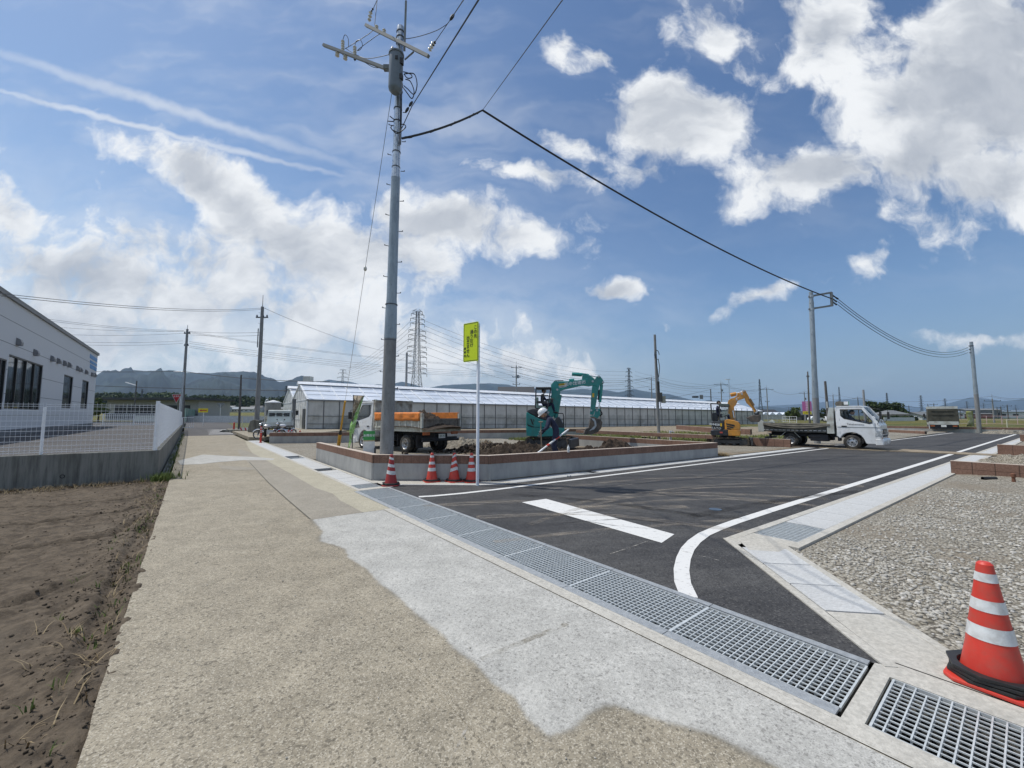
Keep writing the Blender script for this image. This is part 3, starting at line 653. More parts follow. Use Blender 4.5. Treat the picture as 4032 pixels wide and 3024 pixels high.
def pd(a,o,L):
    m=9
    for (x0,y0),(x1,y1) in zip(L,L[1:]):
        dx_,dy_=x1-x0,y1-y0; t=max(0,min(1,((a-x0)*dx_+(o-y0)*dy_)/(dx_*dx_+dy_*dy_))); m=min(m,math.hypot(a-x0-dx_*t,o-y0-dy_*t))
    return m
def soilh(a,o):
    h=-.055+.018*nz(a,o,1.2)+.014*nz(a,o,6)+.008*nz(a,o,22,3)
    e=(-3.2-o)                      # distance from lane edge
    h+= .055*math.exp(-((e-.12)/.22)**2)*(.75+.7*nz(a,o,4)) 
    for i,L in enumerate(FUR): 
        q=pd(a,o,L); h+=-.06*math.exp(-(q/.055)**2)+.022*math.exp(-((q-.13)/.06)**2)
    h-=.01*math.exp(-((e-.75-.05*a)/.10)**2)+.025*math.exp(-((e-1.05-.05*a)/.08)**2)
    return h
grid('field',lambda u,v:(lambda a,o:tuple(W(a,o,soilh(a,o) if o<-3.15 else -.045)))(-3+16.34*v,-3.13-(u**1.6)*13.5),340,460,M_soil)
def gedge(o): return rs_in(o) if o>2.95 else 1.20+(o-2.95)*.896
def grh(a,o,s):
    return .0+min(1,s*3)*(.022*nz(a,o,.9)+.010*nz(a,o,5))-.02*math.exp(-s*6)+(.10*math.exp(-((o-15.2)/1.6)**2)*min(1,s/1.5) )+(.08*math.exp(-((o-26)/2.)**2)*min(1,s/1.5))
def gfn(u,v):
    o=.79+v**1.8*58; s=u**1.5*22; a=gedge(o)-.004-s
    return tuple(W(a,o,grh(a,o,s)))
grid('gravel_lot',gfn,170,330,M_gravel)
# loose stones lying on the near gravel
def stones(name,n,place,smin,smax,m,flat=.6):
    ph=(1+5**.5)/2; ico=np.array([(-1,ph,0),(1,ph,0),(-1,-ph,0),(1,-ph,0),(0,-1,ph),(0,1,ph),(0,-1,-ph),(0,1,-ph),(ph,0,-1),(ph,0,1),(-ph,0,-1),(-ph,0,1)],dtype=float)/1.902
    fc=np.array([(0,11,5),(0,5,1),(0,1,7),(0,7,10),(0,10,11),(1,5,9),(5,11,4),(11,10,2),(10,7,6),(7,1,8),(3,9,4),(3,4,2),(3,2,6),(3,6,8),(3,8,9),(4,9,5),(2,4,11),(6,2,10),(8,6,7),(9,8,1)])
    rng=np.random.RandomState(3); P=np.array(place(n,rng)); n=len(P)
    V=ico[None]*(1+rng.uniform(-.28,.28,(n,12,1))); sc=(smin+(smax-smin)*rng.rand(n,1)**2.2)*np.array([[1,1,1]])*rng.uniform(.65,1.25,(n,3)); sc[:,2]*=flat
    V=V*sc[:,None,:]; an=rng.rand(n)*6.28; c,s=np.cos(an)[:,None],np.sin(an)[:,None]
    X=V[:,:,0]*c-V[:,:,1]*s; Y=V[:,:,0]*s+V[:,:,1]*c; Z=V[:,:,2]+(rng.uniform(-.25,.25,n)[:,None])*X
    V=np.stack([X,Y,Z],-1)+P[:,None,:]; Fq=(fc[None]+np.arange(n)[:,None,None]*12).reshape(-1,3)
    return rawmesh(name,V.reshape(-1,3),Fq,m)
def stonef(t,oc):
    g=t.node('ShaderNodeNewGeometry').outputs['Random Per Island']; n=t.noise(oc,60,3,.6)
    c=t.ramp(g,[(0,(.30,.275,.235)),(.3,(.40,.38,.33)),(.6,(.48,.46,.41)),(.85,(.34,.33,.30)),(1,(.58,.56,.52))]); f=t.ss(n,.3,.7,.8,1.15); return t.mix(1.,c,t.comb(f,f,f),'MULTIPLY'),None,0,0
M_stone=gmat('stone',stonef,.85)
def pl(n,rng):
    out=[]
    while len(out)<n:
        o=.80+rng.rand()**1.5*9.5; s=rng.rand()**1.15*6.2
        if o<1.7 and s<.05: continue
        a=gedge(o)-.03-s; k=nz(a,o,.8); 
        if s<.5 and rng.rand()>s*1.6+.12: continue
        if k<-.12 and rng.rand()<.6: continue
        p=W(a,o); 
        if p.y<.9: continue
        out.append((p.x,p.y,grh(a,o,s)+.004))
    return out
tag(stones('loose_gravel',30000,pl,.006,.026,M_stone),'grey-beige loose stones covering the gravel plot on the right','gravel',kind='stuff')
# gravel plot B (between plot walls, left) and earth lots
sheet('gravel_lot',[(15.4,.7),(26.1,.7),(23.8,14),(14.6,14)],.012,M_gravel,thick=.1)
lotP=[(9.25,.86),(15.38,.9),(14.4,14),(14.0,22),(22,26),(24,60),(4.1,58),(4.3,53.3),(6.1,26.1),(6.75,13.6),(7.4,3.0)]
def loth(x,y): return .10+.03*nz(x,y,.7)+.012*nz(x,y,4)
# lot surface as fine clipped grid would be heavy: a sheet with bump plus real mounds on top
sheet('earth_lot',lotP,.03,M_dirt)
def mound(name,cx,cy,rx,ry,h,m,label,cat,rz=0,n=110,rough=.35,seed=0,z0=.02,mx=1.0):
    def fn(u,v):
        x=(u*2-1)*1.25; y=(v*2-1)*1.25; r=math.hypot(x,y); 
        k=max(0,1-r**1.7)*h*(.72+.5*nz(x+seed,y,1.3)); 
        z=k+ (rough*.16*nz(x*rx+seed,y*ry,2.6)+rough*.12*nz(x*rx,y*ry+seed,8)+rough*.06*nz(x*rx,y*ry+seed,22,2))*min(1,max(0,(1.15-r)*3))-.06*max(0,r-.95)*4
        X=x*rx; Y=y*ry; c,s=math.cos(rz),math.sin(rz)
        return (cx+X*c-Y*s,cy+X*s+Y*c,z0+z)
    o=grid(name,fn,n,n,m,kind=None,smooth=True); tag(o,label,cat); return o
# ------------------------------------------------------------------ plot walls: cast base, brown block courses
def wall_run(P,z0,zc,tops,th=.15,bl=.4,courses=1,tiles=True):
    """P: list of (a,o); z0 ground, zc top of concrete (None: blocks from z0), tops: z per point"""
    base=MB(); blk=MB(); cap=MB(); top=MB()
    n=len(P)
    for i in range(n-1):
        p,q=W(*P[i]),W(*P[i+1]); d=(q-p); L=d.length; d/=L; nrm=Vector((-d.y,d.x,0))*(th/2); t0,t1=tops[i],tops[i+1]
        h=.205*courses; gp_=.004 if bl<.3 else .008
        def pt(s,side,z): return tuple(Vector((p.x+d.x*s,p.y+d.y*s,z))+nrm*side)
        def slab(mb,s0,s1,za0,za1,zb0,zb1,k=1.0):
            vs=[pt(s0,-k,za0),pt(s1,-k,za1),pt(s1,k,za1),pt(s0,k,za0),pt(s0,-k,zb0),pt(s1,-k,zb1),pt(s1,k,zb1),pt(s0,k,zb0)]
            mb.add(vs,[(0,3,2,1),(4,5,6,7),(0,1,5,4),(1,2,6,5),(2,3,7,6),(3,0,4,7)])
        ext=th*.38
        s_a=-ext if i else 0; s_b=L+(ext if i<n-2 else 0)
        zt=lambda s:t0+(t1-t0)*s/L
        if zc is not None: slab(base,s_a,s_b,z0,z0,zt(s_a)-h,zt(s_b)-h,1.0)
        s=s_a
        for c in range(courses):
            s=s_a
            while s<s_b-.02:
                e=min(s+(bl if s>s_a or c%2==0 else bl),s_b)
                lo,hi=h-.205*c,h-.205*(c+1)
                slab(blk,s+gp_,e-gp_,zt(s)-h+.205*c+.003,zt(e)-h+.205*c+.003,zt(s)-h+.205*(c+1)-.004,zt(e)-h+.205*(c+1)-.004,1.01); s=e
            slab(cap,s_a,s_b,zt(s_a)-h+.205*c,zt(s_b)-h+.205*c,zt(s_a)-h+.205*(c+1)-.006,zt(s_b)-h+.205*(c+1)-.006,.95)
        slab(top,s_a,s_b,zt(s_a)-.005,zt(s_b)-.005,zt(s_a)+.004,zt(s_b)+.004,1.012)
    return base,blk,cap,top
def plot_wall(P,z0,conc,tops,label,**k):
    r=thing('retaining_wall',label,'wall',W(*P[0]))
    b,bl,cp,tp=wall_run(P,z0,0 if conc else None,tops,**k); off=W(*P[0])
    for mb,nm,m in((b,'concrete_base',M_wallc),(bl,'block_course',M_tile),(cp,'block_mortar',M_mortar),(tp,'block_top',M_cap)):
        if mb.v:
            mb.v=[(x-off.x,y-off.y,z) for x,y,z in mb.v]; mb.build(nm,m,r)
    return r
plot_wall([(15.40,.86),(9.42,.80),(7.56,2.95),(6.90,13.21),(9.1,13.10),(14.65,13.0)],-.05,True,[.62,.63,.62,.545,.56,.58],'angular grey plot wall topped with brown blocks behind the row of traffic cones',bl=.2)
plot_wall([(26.15,.75),(24.4,4.0),(23.5,11.4),(21.6,15.4),(20.3,21.6)],-.05,True,[.62,.62,.6,.6,.6],'plot wall topped with brown blocks in front of the greenhouse, behind the white dump truck',bl=.4)
plot_wall([(19.4,18.9),(9.7,19.2)],-.1,False,[.58,.55],'brown block wall running away behind the leaning pole',bl=.4)
plot_wall([(21.5,36.0),(15.0,30.6),(12,29.6)],-.1,False,[.62,.6,.6],'far brown block wall behind the orange excavator',bl=.4,courses=2)
plot_wall([(14.2,38.3),(11.7,33.5)],-.1,False,[.62,.6],'brown block wall between the orange excavator and the white flatbed truck',bl=.4,courses=2)
plot_wall([(8.5,20.4),(6.6,20.4)],-.1,False,[.44,.42],'low brown block wall under the bucket, left of the flatbed truck',bl=.4,courses=2)
plot_wall([(6.3,40.5),(3.9,38.4)],-.1,False,[.50,.48],'short brown block wall beyond the front of the white flatbed truck',bl=.4)
plot_wall([(16,54.5),(6.5,55.0),(-7,57.5)],-.1,True,[.50,.50,.50],'long low brown topped wall in front of the rice field, beyond the end of the road',bl=.4,courses=1)
plot_wall([(.70,13.86),(-4.5,13.80)],-.2,False,[.345,.33],'nearest two-course brown block wall at the right edge, on gravel',bl=.4,courses=2)
plot_wall([(.15,23.2),(-4.5,23.0)],-.2,False,[.42,.40],'second two-course brown block wall at the right edge, behind a gravel heap',bl=.4,courses=2)
plot_wall([(-.30,37.8),(-5,37.6)],-.2,False,[.42,.40],'farthest of the three brown block walls at the right edge',bl=.4,courses=2)
# ------------------------------------------------------------------ left: car park on a retaining wall, mesh fence, building
r=thing('retaining_wall','stained grey concrete wall carrying the white mesh fence','wall',W(13.34,-3.46))
mb=MB(); o0=W(13.34,-3.46)
def fr(mb,pts): mb.v=[(x-o0.x,y-o0.y,z) for x,y,z in mb.v]; return mb
def wbox(mb,a0,a1,oo0,oo1,z0,z1):
    c=[W(a0,oo0),W(a1,oo0),W(a1,oo1),W(a0,oo1)]
    mb.add([(p.x,p.y,z0) for p in c]+[(p.x,p.y,z1) for p in c],[(0,3,2,1),(4,5,6,7),(0,1,5,4),(1,2,6,5),(2,3,7,6),(3,0,4,7)])
mb=MB(); 
for k in range(6): wbox(mb,13.34,13.52,-3.46-2.96*(k+1)+.006,-3.46-2.96*k if k else -3.46,-.3,.70)
for k in range(12): wbox(mb,13.525+3.1*k,13.525+3.1*(k+1)-.008,-3.64,-3.46,-.3,.69)
fr(mb,None).build('wall_body',M_wallold,r,bev=.008,seg=1)
mb=MB(); 
for q,z in((-5.15,.18),): 
    p=W(13.335,q)-o0; mb.lathe([(.045,-.012),(.045,.002),(.03,.002),(.03,-.06)],16,M=Matrix.Translation((p.x,p.y,z))@Matrix.Rotation(ANG_A,4,'Z')@Matrix.Rotation(-math.pi/2,4,'Y'))
mb.build('weep_hole',M_black,r)
sheet('car_park',[(13.52,-3.64),(13.52,-24),(60,-60),(60,-3.64)],.66,M_asph2,thick=.3)
sheet('parking_line',[(14.5,-7.5),(14.5,-9.0),(14.7,-9.0),(14.7,-7.5)],.665,M_paint)
ribbon([(13.6,-3.33),(51,-3.38)],.16,.006,'side_gutter',M_wallold)
M_fence=mat('white_fence_steel',(.84,.86,.88),.4,var=.04)
fz=thing('mesh_fence','white wire mesh fence on the stained concrete wall round the car park','fence',W(13.43,-3.55))
of=W(13.43,-3.55)
def mesh_panel(A,B,zb,zt,pitch=.075,rows=None,rod=.0026,rw=.008):
    mb=MB(); A=Vector(A);B=Vector(B); d=B-A; L=d.length; d/=L; n=max(2,int(L/pitch))
    for i in range(n+1):
        p=A+d*(L*i/n); mb.beam((p.x,p.y,zb+.02),(p.x,p.y,zt),rod,rod)
    H=zt-zb
    for z in [zb+.05,zb+.10]+[zb+.19+.117*k for k in range(int((H-.3)/.117)+1)]+[zt-.09,zt-.04]:
        mb.beam((A.x,A.y,z),(B.x,B.y,z),rw,rw)
    return mb
def fpost(p,zb,zt,r=.02): mb=MB(); mb.box((p[0],p[1],(zb+zt)/2),(r*2,r*2,zt-zb)); return mb
def loc2(p): q=p-of; return (q.x,q.y)
o=-3.58; k=0
while o>-16.5:
    A=loc2(W(13.43,o-.02)); B=loc2(W(13.43,o-1.94)); mesh_panel((*A,0),(*B,0),.70,1.90).build('mesh_panel',M_fence,fz); 
    fpost(loc2(W(13.46,o-1.96)),.66,1.80).build('post',M_fence,fz); o-=1.96
a=13.5
fpost(loc2(W(13.43,-3.55)),.66,1.98,.03).build('corner_post',M_fence,fz)
while a<49:
    A=loc2(W(a,-3.55)); B=loc2(W(a+1.94,-3.55)); mesh_panel((*A,0),(*B,0),.70,1.95,rod=.006,rw=.008).build('mesh_panel',M_fence,fz)
    fpost(loc2(W(a+1.96,-3.57)),.66,1.85).build('post',M_fence,fz); a+=1.96
# building
def bwall(t,oc):
    n=t.noise(oc,35,4,.7); n2=t.noise(oc,.6,3,.5); c=t.mix(t.ss(n,.3,.7),(.60,.60,.595),(.74,.74,.735)); return c,n,.5,.01
M_bwall=gmat('white_sprayed_wall',bwall,.85)
M_dark=mat('dark_recess',(.03,.032,.035),.5,var=.1)
M_blue=mat('blue_sign_paint',(.03,.22,.50),.5,var=.05)
aE=PO(386,1388,-9.56)[0]
bd=thing('white_building','large white flat-roofed building with dark windows at the left edge','building',W(aE,-9.56)); ob=W(aE,-9.56)
WM=Matrix.Translation((ob.x,ob.y,0))@Matrix.Rotation(ANG_A,4,'Z')     # local x along lane, y to the left (away)
bd.location=(ob.x,ob.y,0); bd.rotation_euler=(0,0,ANG_A)
# local coords: x=a-48.5 ; y=-(o+9.56)
ROOF=7.0
wins=[]
def wr(u0,v0,u1,v1): 
    a0,z0=PO(u0,v0,-9.56); a1,z1=PO(u1,v1,-9.56); return a0-aE,a1-aE,z0,z1
wl=[(wr(18,1420,139,1590),True),(wr(-60,1405,12,1590),True),(wr(244,1485,276,1600),False),(wr(317,1500,343,1605),False)]
mb=MB(); X0=-30.5
# facade with openings: vertical strips
ops=[]
for (x0,x1,z0,z1),big in wl:
    a,b=min(x0,x1),max(x0,x1); ops.append((a,b,2.0 if big else 1.85,4.55 if big else 4.5,big))
ops=[]
for (u0,vt,u1,vb,big) in((-70,1400,14,1612,True),(20,1412,160,1612,True),(246,1477,283,1608,False),(320,1497,346,1609,False)):
    a0,_=PO(u0,1560,-9.56); a1,_=PO(u1,1560,-9.56); _,zt=PO((u0+u1)/2,(vt if not big else vt),-9.56); _,zb=PO((u0+u1)/2,vb,-9.56)
    ops.append((a0-aE,a1-aE,max(1.7,min(zb,2.2)),min(zt,5.2),big))
ops.sort(); x=X0
for (a,b,zb,zt,big) in ops:
    if b<X0: continue
    a=max(a,X0)
    if a>x: mb.box(((x+a)/2,.1,(.6+ROOF)/2+0),(a-x,.2,ROOF-.6))
    mb.box(((a+b)/2,.1,(.6+zb)/2),(b-a,.2,zb-.6)); mb.box(((a+b)/2,.1,(zt+ROOF)/2),(b-a,.2,ROOF-zt)); x=b
mb.box(((x+0)/2,.1,(.6+ROOF)/2),(0-x,.2,ROOF-.6)); mb.box((X0/2,9.0,(.6+ROOF)/2),(-X0-.4,17.5,ROOF-.7)); mb.box((-.1,9,(.6+ROOF)/2),(.2,17.6,ROOF-.6))
mb.build('wall',M_bwall,bd)
mb=MB()
for z in(5.95,4.9,3.7,2.6,1.6): 
    xs=X0
    segs=[(a,b) for a,b,zb,zt,_ in ops if zb<z<zt]
    pos=X0
    for a,b in segs+[(0,0)]:
        if a>pos: mb.box(((pos+a)/2,-.001,z),(a-pos,.004,.022))
        pos=max(pos,b)
mb.build('panel_joint',M_dark,bd)
mb=MB(); mb.box((X0/2,8.9,ROOF+.03),(-X0+.12,18.0,.09)); mb.box((X0/2,-.05,ROOF-.06),(-X0+.16,.10,.14)); mb.build('roof_edge',mat('grey_roof_edge',(.16,.16,.16),.5),bd)
mb=MB(); mb.box((X0/2,-.012,.79),(-X0,.03,.30)); mb.build('plinth',mat('grey_plinth',(.17,.175,.18),.8),bd)
for (a,b,zb,zt,big) in ops:
    if b<X0: continue
    fr_=MB(); w=.06
    n=4 if big else 1; yy=.07
    for k in range(n+1): fr_.box((a+(b-a)*k/n,yy,(zb+zt)/2),(w,.08,zt-zb))
    for z in(zb+.03,zt-.03): fr_.box(((a+b)/2,yy,z),(b-a,.078,w))
    f=fr_.build('window',mat('bronze_frame',(.045,.042,.04),.4,.4),bd)
    g=MB(); g.box(((a+b)/2,.09,(zb+zt)/2),(b-a-.04,.012,zt-zb-.04)); g.build('pane',glass('building_glass',(.03,.04,.045),.5,.03),f)
    if big:
        c=MB(); 
        for k in range(46):
            x_=a+.15+(b-a-.3)*k/46
            if not .38<k/46<.55: c.box((x_,.16+.02*math.sin(k*1.7),(zb+zt)/2),((b-a)/70,.01,zt-zb-.2))
        c.build('curtain',mat('grey_curtain',(.30,.31,.29),.9),f)
for u,v in((62,1346),(130,1388),(197,1412),(222,1421),(247,1430),(265,1436),(299,1450),(310,1455),(333,1464),(357,1474),(367,1476)):
    a_,z_=PO(u,v,-9.6); x_=a_-aE; mb=MB()
    mb.prism([(-.0,-.17),(-.17,-.17),(-.19,-.02),(-.13,.13),(0,.19)],x_-.16,x_+.16,'YZ'); mb.v=[(x__,y_,zz+z_) for x__,y_,zz in mb.v]
    mb.build('vent_hood',mat('grey_vent',(.23,.23,.235),.45,.3),bd,bev=.015)
for (v0,v1) in((1393,1410),(1417,1429),(1433,1450)):
    a0,z0=PO(354,v0,-9.57); a1,_=PO(384,v0,-9.57); _,z1=PO(354,v1,-9.57); mb=MB()
    mb.prism([(a0-aE,z0),(-.12,z0-.06),(-.12,z1-.02),(a0-aE,z1)],-.02,.0,'XZ'); mb.build('blue_stripe',M_blue,bd)
# rail fence behind the car park and beyond
def railing(name,label,P0,P1,h,z0,m,pitch=.13,cat='railing',posts=2.0,mid=True):
    r=thing(name,label,cat,(P0.x,P0.y,z0)); d=P1-P0; L=d.length; ux=Vector((d.x/L,d.y/L,0))
    mb=MB(); 
    for z in(h,.12)+((h*.55,) if mid else ()): mb.beam((0,0,z),tuple(ux*L+Vector((0,0,z))),.045,.045)
    n=max(1,int(L/pitch))
    for i in range(n+1): p=ux*(L*i/n); mb.beam((p.x,p.y,.1),(p.x,p.y,h),.018,.018)
    mb.build('rail_panel',m,r)
    for i in range(int(L/posts)+1): p=ux*min(L,posts*i); q=MB(); q.box((p.x,p.y,h/2),(.06,.06,h+.04)); q.build('post',m,r)
    return r
railing('steel_railing','white railing closing the far side of the car park',W(50.5,-9.0,0),W(50.5,-3.6,0),1.1,.66,M_fence)
railing('steel_railing','white railing at the end of the mesh fence beside the lane',W(51.2,-3.5,0),W(51.2,-2.6,0),1.1,.3,M_fence,mid=False)
# ------------------------------------------------------------------ greenhouses
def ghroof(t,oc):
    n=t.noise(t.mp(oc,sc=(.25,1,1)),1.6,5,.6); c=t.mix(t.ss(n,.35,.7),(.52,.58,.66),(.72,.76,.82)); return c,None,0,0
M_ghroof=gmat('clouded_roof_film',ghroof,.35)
def ghwall(t,oc):
    n=t.noise(t.mp(oc,sc=(.9,.9,.35)),1.4,6,.7); n2=t.noise(oc,.5,4,.6); s=t.node('ShaderNodeSeparateXYZ'); t.put(s.inputs[0],oc)
    c=t.mix(t.ss(n,.35,.7),(.38,.39,.37),(.56,.56,.53)); c=t.mix(t.m('MULTIPLY',t.ss(n2,.5,.66),.7),c,(.22,.225,.20)); c=t.mix(t.m('MULTIPLY',t.ss(t.m('ADD',s.outputs[2],t.m('MULTIPLY',t.m('SUBTRACT',n,.5),.8)),1.55,1.75),.45),c,(.66,.66,.64))
    return c,None,0,0
M_ghwall=gmat('dirty_side_film',ghwall,.5)
M_ghbar=mat('white_glazing_bar',(.66,.69,.72),.5,var=.05); M_ghpost=mat('dark_frame_post',(.10,.105,.11),.6)
gA=-.055
def greenhouse(p,L,wd,eave,ridge,label,door=True,drop=.0115,rdrop=.018,detail=1.,name='greenhouse'):
    """local x along the length, y away"""
    g=thing(name,label,'greenhouse',(p[0],p[1],0)); g.rotation_euler=(0,0,R(26.6))
    z=lambda x,h:h-(drop+(rdrop-drop)*max(0,min(1,(h-eave)/(ridge-eave))))*x
    # roof slopes with thickness
    for s,nm in((0,'front_roof'),(1,'rear_roof')):
        mb=MB(); y0,y1=(0,wd/2) if s==0 else (wd,wd/2)
        mb.add([(-.1,y0,z(0,eave)),(L,y0,z(L,eave)),(L,y1,z(L,ridge)),(-.1,y1,z(0,ridge)),(-.1,y0,z(0,eave)+.05),(L,y0,z(L,eave)+.05),(L,y1,z(L,ridge)+.05),(-.1,y1,z(0,ridge)+.05)],[(0,3,2,1),(4,5,6,7),(0,1,5,4),(1,2,6,5),(2,3,7,6),(3,0,4,7)])
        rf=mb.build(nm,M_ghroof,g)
        if s==0:
            mb=MB(); n=int(L/(1.5 if detail>=1 else 3)); 
            for i in range(n+1):
                x=L*i/n; mb.beam((x,-.05,z(x,eave)+.05),(x,wd/2,z(x,ridge)+.06),.09 if i%4 else .14,.05)
            for k in(.3,.55,.8): mb.beam((0,wd/2*k,z(0,eave+(ridge-eave)*k)+.055),(L,wd/2*k,z(L,eave+(ridge-eave)*k)+.055),.06,.03)
            mb.build('glazing_bar',M_ghbar,rf)
    mb=MB(); mb.add([(-.25,wd/2-.55,z(0,ridge)-.02),(L,wd/2-.55,z(L,ridge)-.02),(L,wd/2+.55,z(L,ridge)-.02),(-.25,wd/2+.55,z(0,ridge)-.02),(-.25,wd/2,z(0,ridge)+.32),(L,wd/2,z(L,ridge)+.32)],[(0,1,5,4),(2,3,4,5),(1,2,5),(3,0,4),(0,3,2,1)]); mb.build('ridge_cap',mat('white_ridge_cap',(.72,.75,.78),.4),g)
    mb=MB(); mb.beam((-.15,-.08,z(0,eave)-.02),(L,-.08,z(L,eave)-.02),.16,.14); mb.build('gutter',mat('grey_gutter',(.20,.215,.23),.5),g)
    mb=MB(); mb.add([(0,0,-1),(L,0,-1),(L,.04,-1),(0,.04,-1),(0,0,z(0,eave)),(L,0,z(L,eave)),(L,.04,z(L,eave)),(0,.04,z(0,eave))],[(0,3,2,1),(4,5,6,7),(0,1,5,4),(1,2,6,5),(2,3,7,6),(3,0,4,7)])
    mb.add([(0,wd,-1),(L,wd,-1),(L,wd-.04,-1),(0,wd-.04,-1),(0,wd,z(0,eave)),(L,wd,z(L,eave)),(L,wd-.04,z(L,eave)),(0,wd-.04,z(0,eave))],[(0,1,2,3),(7,6,5,4),(4,5,1,0),(5,6,2,1),(6,7,3,2),(7,4,0,3)])
    mb.build('side_wall',M_ghwall,g)
    mb=MB(); n=int(L/1.5)
    for i in range(n+1): x=L*i/n; mb.box((x,-.03,z(x,eave)/2-.5),(.06,.05,eave+1))
    for h in(.75,1.55): mb.beam((0,-.03,z(0,h)),(L,-.03,z(L,h)),.04,.035)
    mb.beam((0,-.04,.25),(L,-.04,.25-drop*L),.05,.05)
    mb.build('side_frame',M_ghpost,g)
    # gable end
    mb=MB(); mb.prism([(0,-.2),(wd,-.2),(wd,eave),(wd/2,ridge),(0,eave)],-.03,.0,'YZ'); ga=mb.build('gable',mat('gable_film',(.68,.69,.67),.5,var=.15,dirt=(.22,.23,.21),dirta=.6,ds=1.2),g)
    mb=MB()
    for k in range(1,8): 
        y=wd*k/8; h=eave+(ridge-eave)*(1-abs(y-wd/2)/(wd/2)); mb.box((-.05,y,h/2),(.03,.05,h))
    mb.beam((-.05,0,eave),(-.05,wd,eave),.05,.05); mb.beam((-.06,-.05,eave),(-.06,wd/2,ridge+.02),.09,.16); mb.beam((-.06,wd+.05,eave),(-.06,wd/2,ridge+.02),.09,.16); mb.beam((-.06,0,1.2),(-.06,wd,1.2),.04,.04)
    mb.box((-.05,0,eave/2),(.12,.12,eave)); mb.build('gable_frame',M_ghbar,g)
    if door:
        mb=MB(); mb.box((-.08,1.35,1.15),(.05,1.3,2.3)); mb.build('door',M_dark,g); mb=MB(); mb.box((-.10,2.5,1.15),(.04,1.3,2.3)); mb.build('sliding_door',M_ghwall,g)
    mb=MB(); mb.prism([(0,-1.2),(wd,-1.2),(wd,z(L,eave)),(wd/2,z(L,ridge)),(0,z(L,eave))],L-.03,L,'YZ'); mb.build('far_gable',M_ghwall,g)
    for c_ in g.children_recursive:
        for v_ in c_.data.vertices: v_.co.x-=.195*v_.co.y
    return g
greenhouse((-21.0,41.8),75.5,8.6,3.22,5.1,'very long greenhouse with a pale translucent roof behind the excavators')
greenhouse((-26.2,49.2),60,8.4,3.2,5.1,'second greenhouse showing its gable left of the long one')
sheet('rear_lot',[(26.0,.8),(44,6),(56,100),(20,100),(24,14)],-.02,M_dirt,thick=.05)
# ------------------------------------------------------------------ main utility pole
def pole_shaft(prof,m,parent,n=20,name='shaft',M=None):
    mb=MB(); mb.lathe(prof,n); return mb.build(name,m,parent,smooth=True,ang=50)
def bolts(parent,z0,z1,step,rfn,m=None,L=.13,ph=.6,n=None):
    mb=MB(); z=z0;k=0
    while z<z1:
        a=ph+(math.pi if k%2 else 0); r=rfn(z); mb.beam((math.cos(a)*r*.9,math.sin(a)*r*.9,z),(math.cos(a)*(r+L*.8),math.sin(a)*(r+L*.8),z+.01),.014,.014); mb.box((math.cos(a)*(r+L*.8),math.sin(a)*(r+L*.8),z+.02),(.02,.02,.03)); z+=step;k+=1
    return mb.build('step_bolt',m or M_steel,parent)
PB=G(1522,1790,.62); PBd=PB.y+.15
pb=D(1521,1790,PBd); 
mp=thing('utility_pole','tall galvanised pole with transformer and crossarms standing behind the plot wall corner','utility pole',(pb.x,pb.y,0))
def zat(v,u=1545): return D(u,v,PBd).z
# radii measured from the photograph
wid=lambda v0,px:px/2/F_*PBd
zt=lambda v:D(2016+(1521-2016)*1,v,PBd).z
H0=zt(109)
S=[(1790,27*2-5),(1430,46),(1391,44),(1300,44)]
def rr(px): return px/2/F_*PBd*PBd/math.hypot(PBd,pb.x)
lean=math.radians(.55)
mp.rotation_euler=(0,lean,0)
pole_shaft([(rr(55),-.3),(rr(54),zt(1787)),(rr(49),zt(1332))],M_poleC,mp,name='concrete_section')
pole_shaft([(rr(50)+.004,zt(1334)),(rr(47),zt(1220)),(rr(42),zt(1180)),(rr(40),zt(1000)),(rr(37),zt(700))],M_pole,mp,name='steel_section')
pole_shaft([(rr(37)+.004,zt(702)),(rr(35),zt(680)),(rr(33),zt(655)),(rr(32),zt(560)),(rr(31),zt(250)),(rr(31),zt(112)),(rr(30),zt(108))],mat('bright_galvanised',(.52,.56,.59),.3,.75,var=.15,vs=9),mp,name='upper_section')
bolts(mp,zt(1560)+.2,zt(420),.42,lambda z:.14,m=M_wire,L=.10,ph=.2)
for v in(1318,1340,1200,660,600,480,430,360,330,175,150,128): mb=MB(); mb.lathe([(rr(34 if v<700 else 48)+.006,zt(v)-.012),(rr(34 if v<700 else 48)+.006,zt(v)+.012)],20); mb.build('clamp_band',M_wire,mp)
def L_(u,v,dy=0):   # photo pixel at the pole's distance (+dy) -> pole-local point
    p=D(u,v,PBd+dy); Mi=Matrix.Rotation(lean,4,'Y').inverted(); return Mi@Vector((p.x-pb.x,p.y-pb.y,p.z))
cu=lambda x,y:(1200+.4219*x,.4219*y)
def Lc(x,y,dy=0): return L_(*cu(x,y),dy)
M_arm=mat('backlit_galvanised',(.20,.215,.22),.65,.1,var=.15)  # steel coloured darker to paint in the backlit shade of the arms
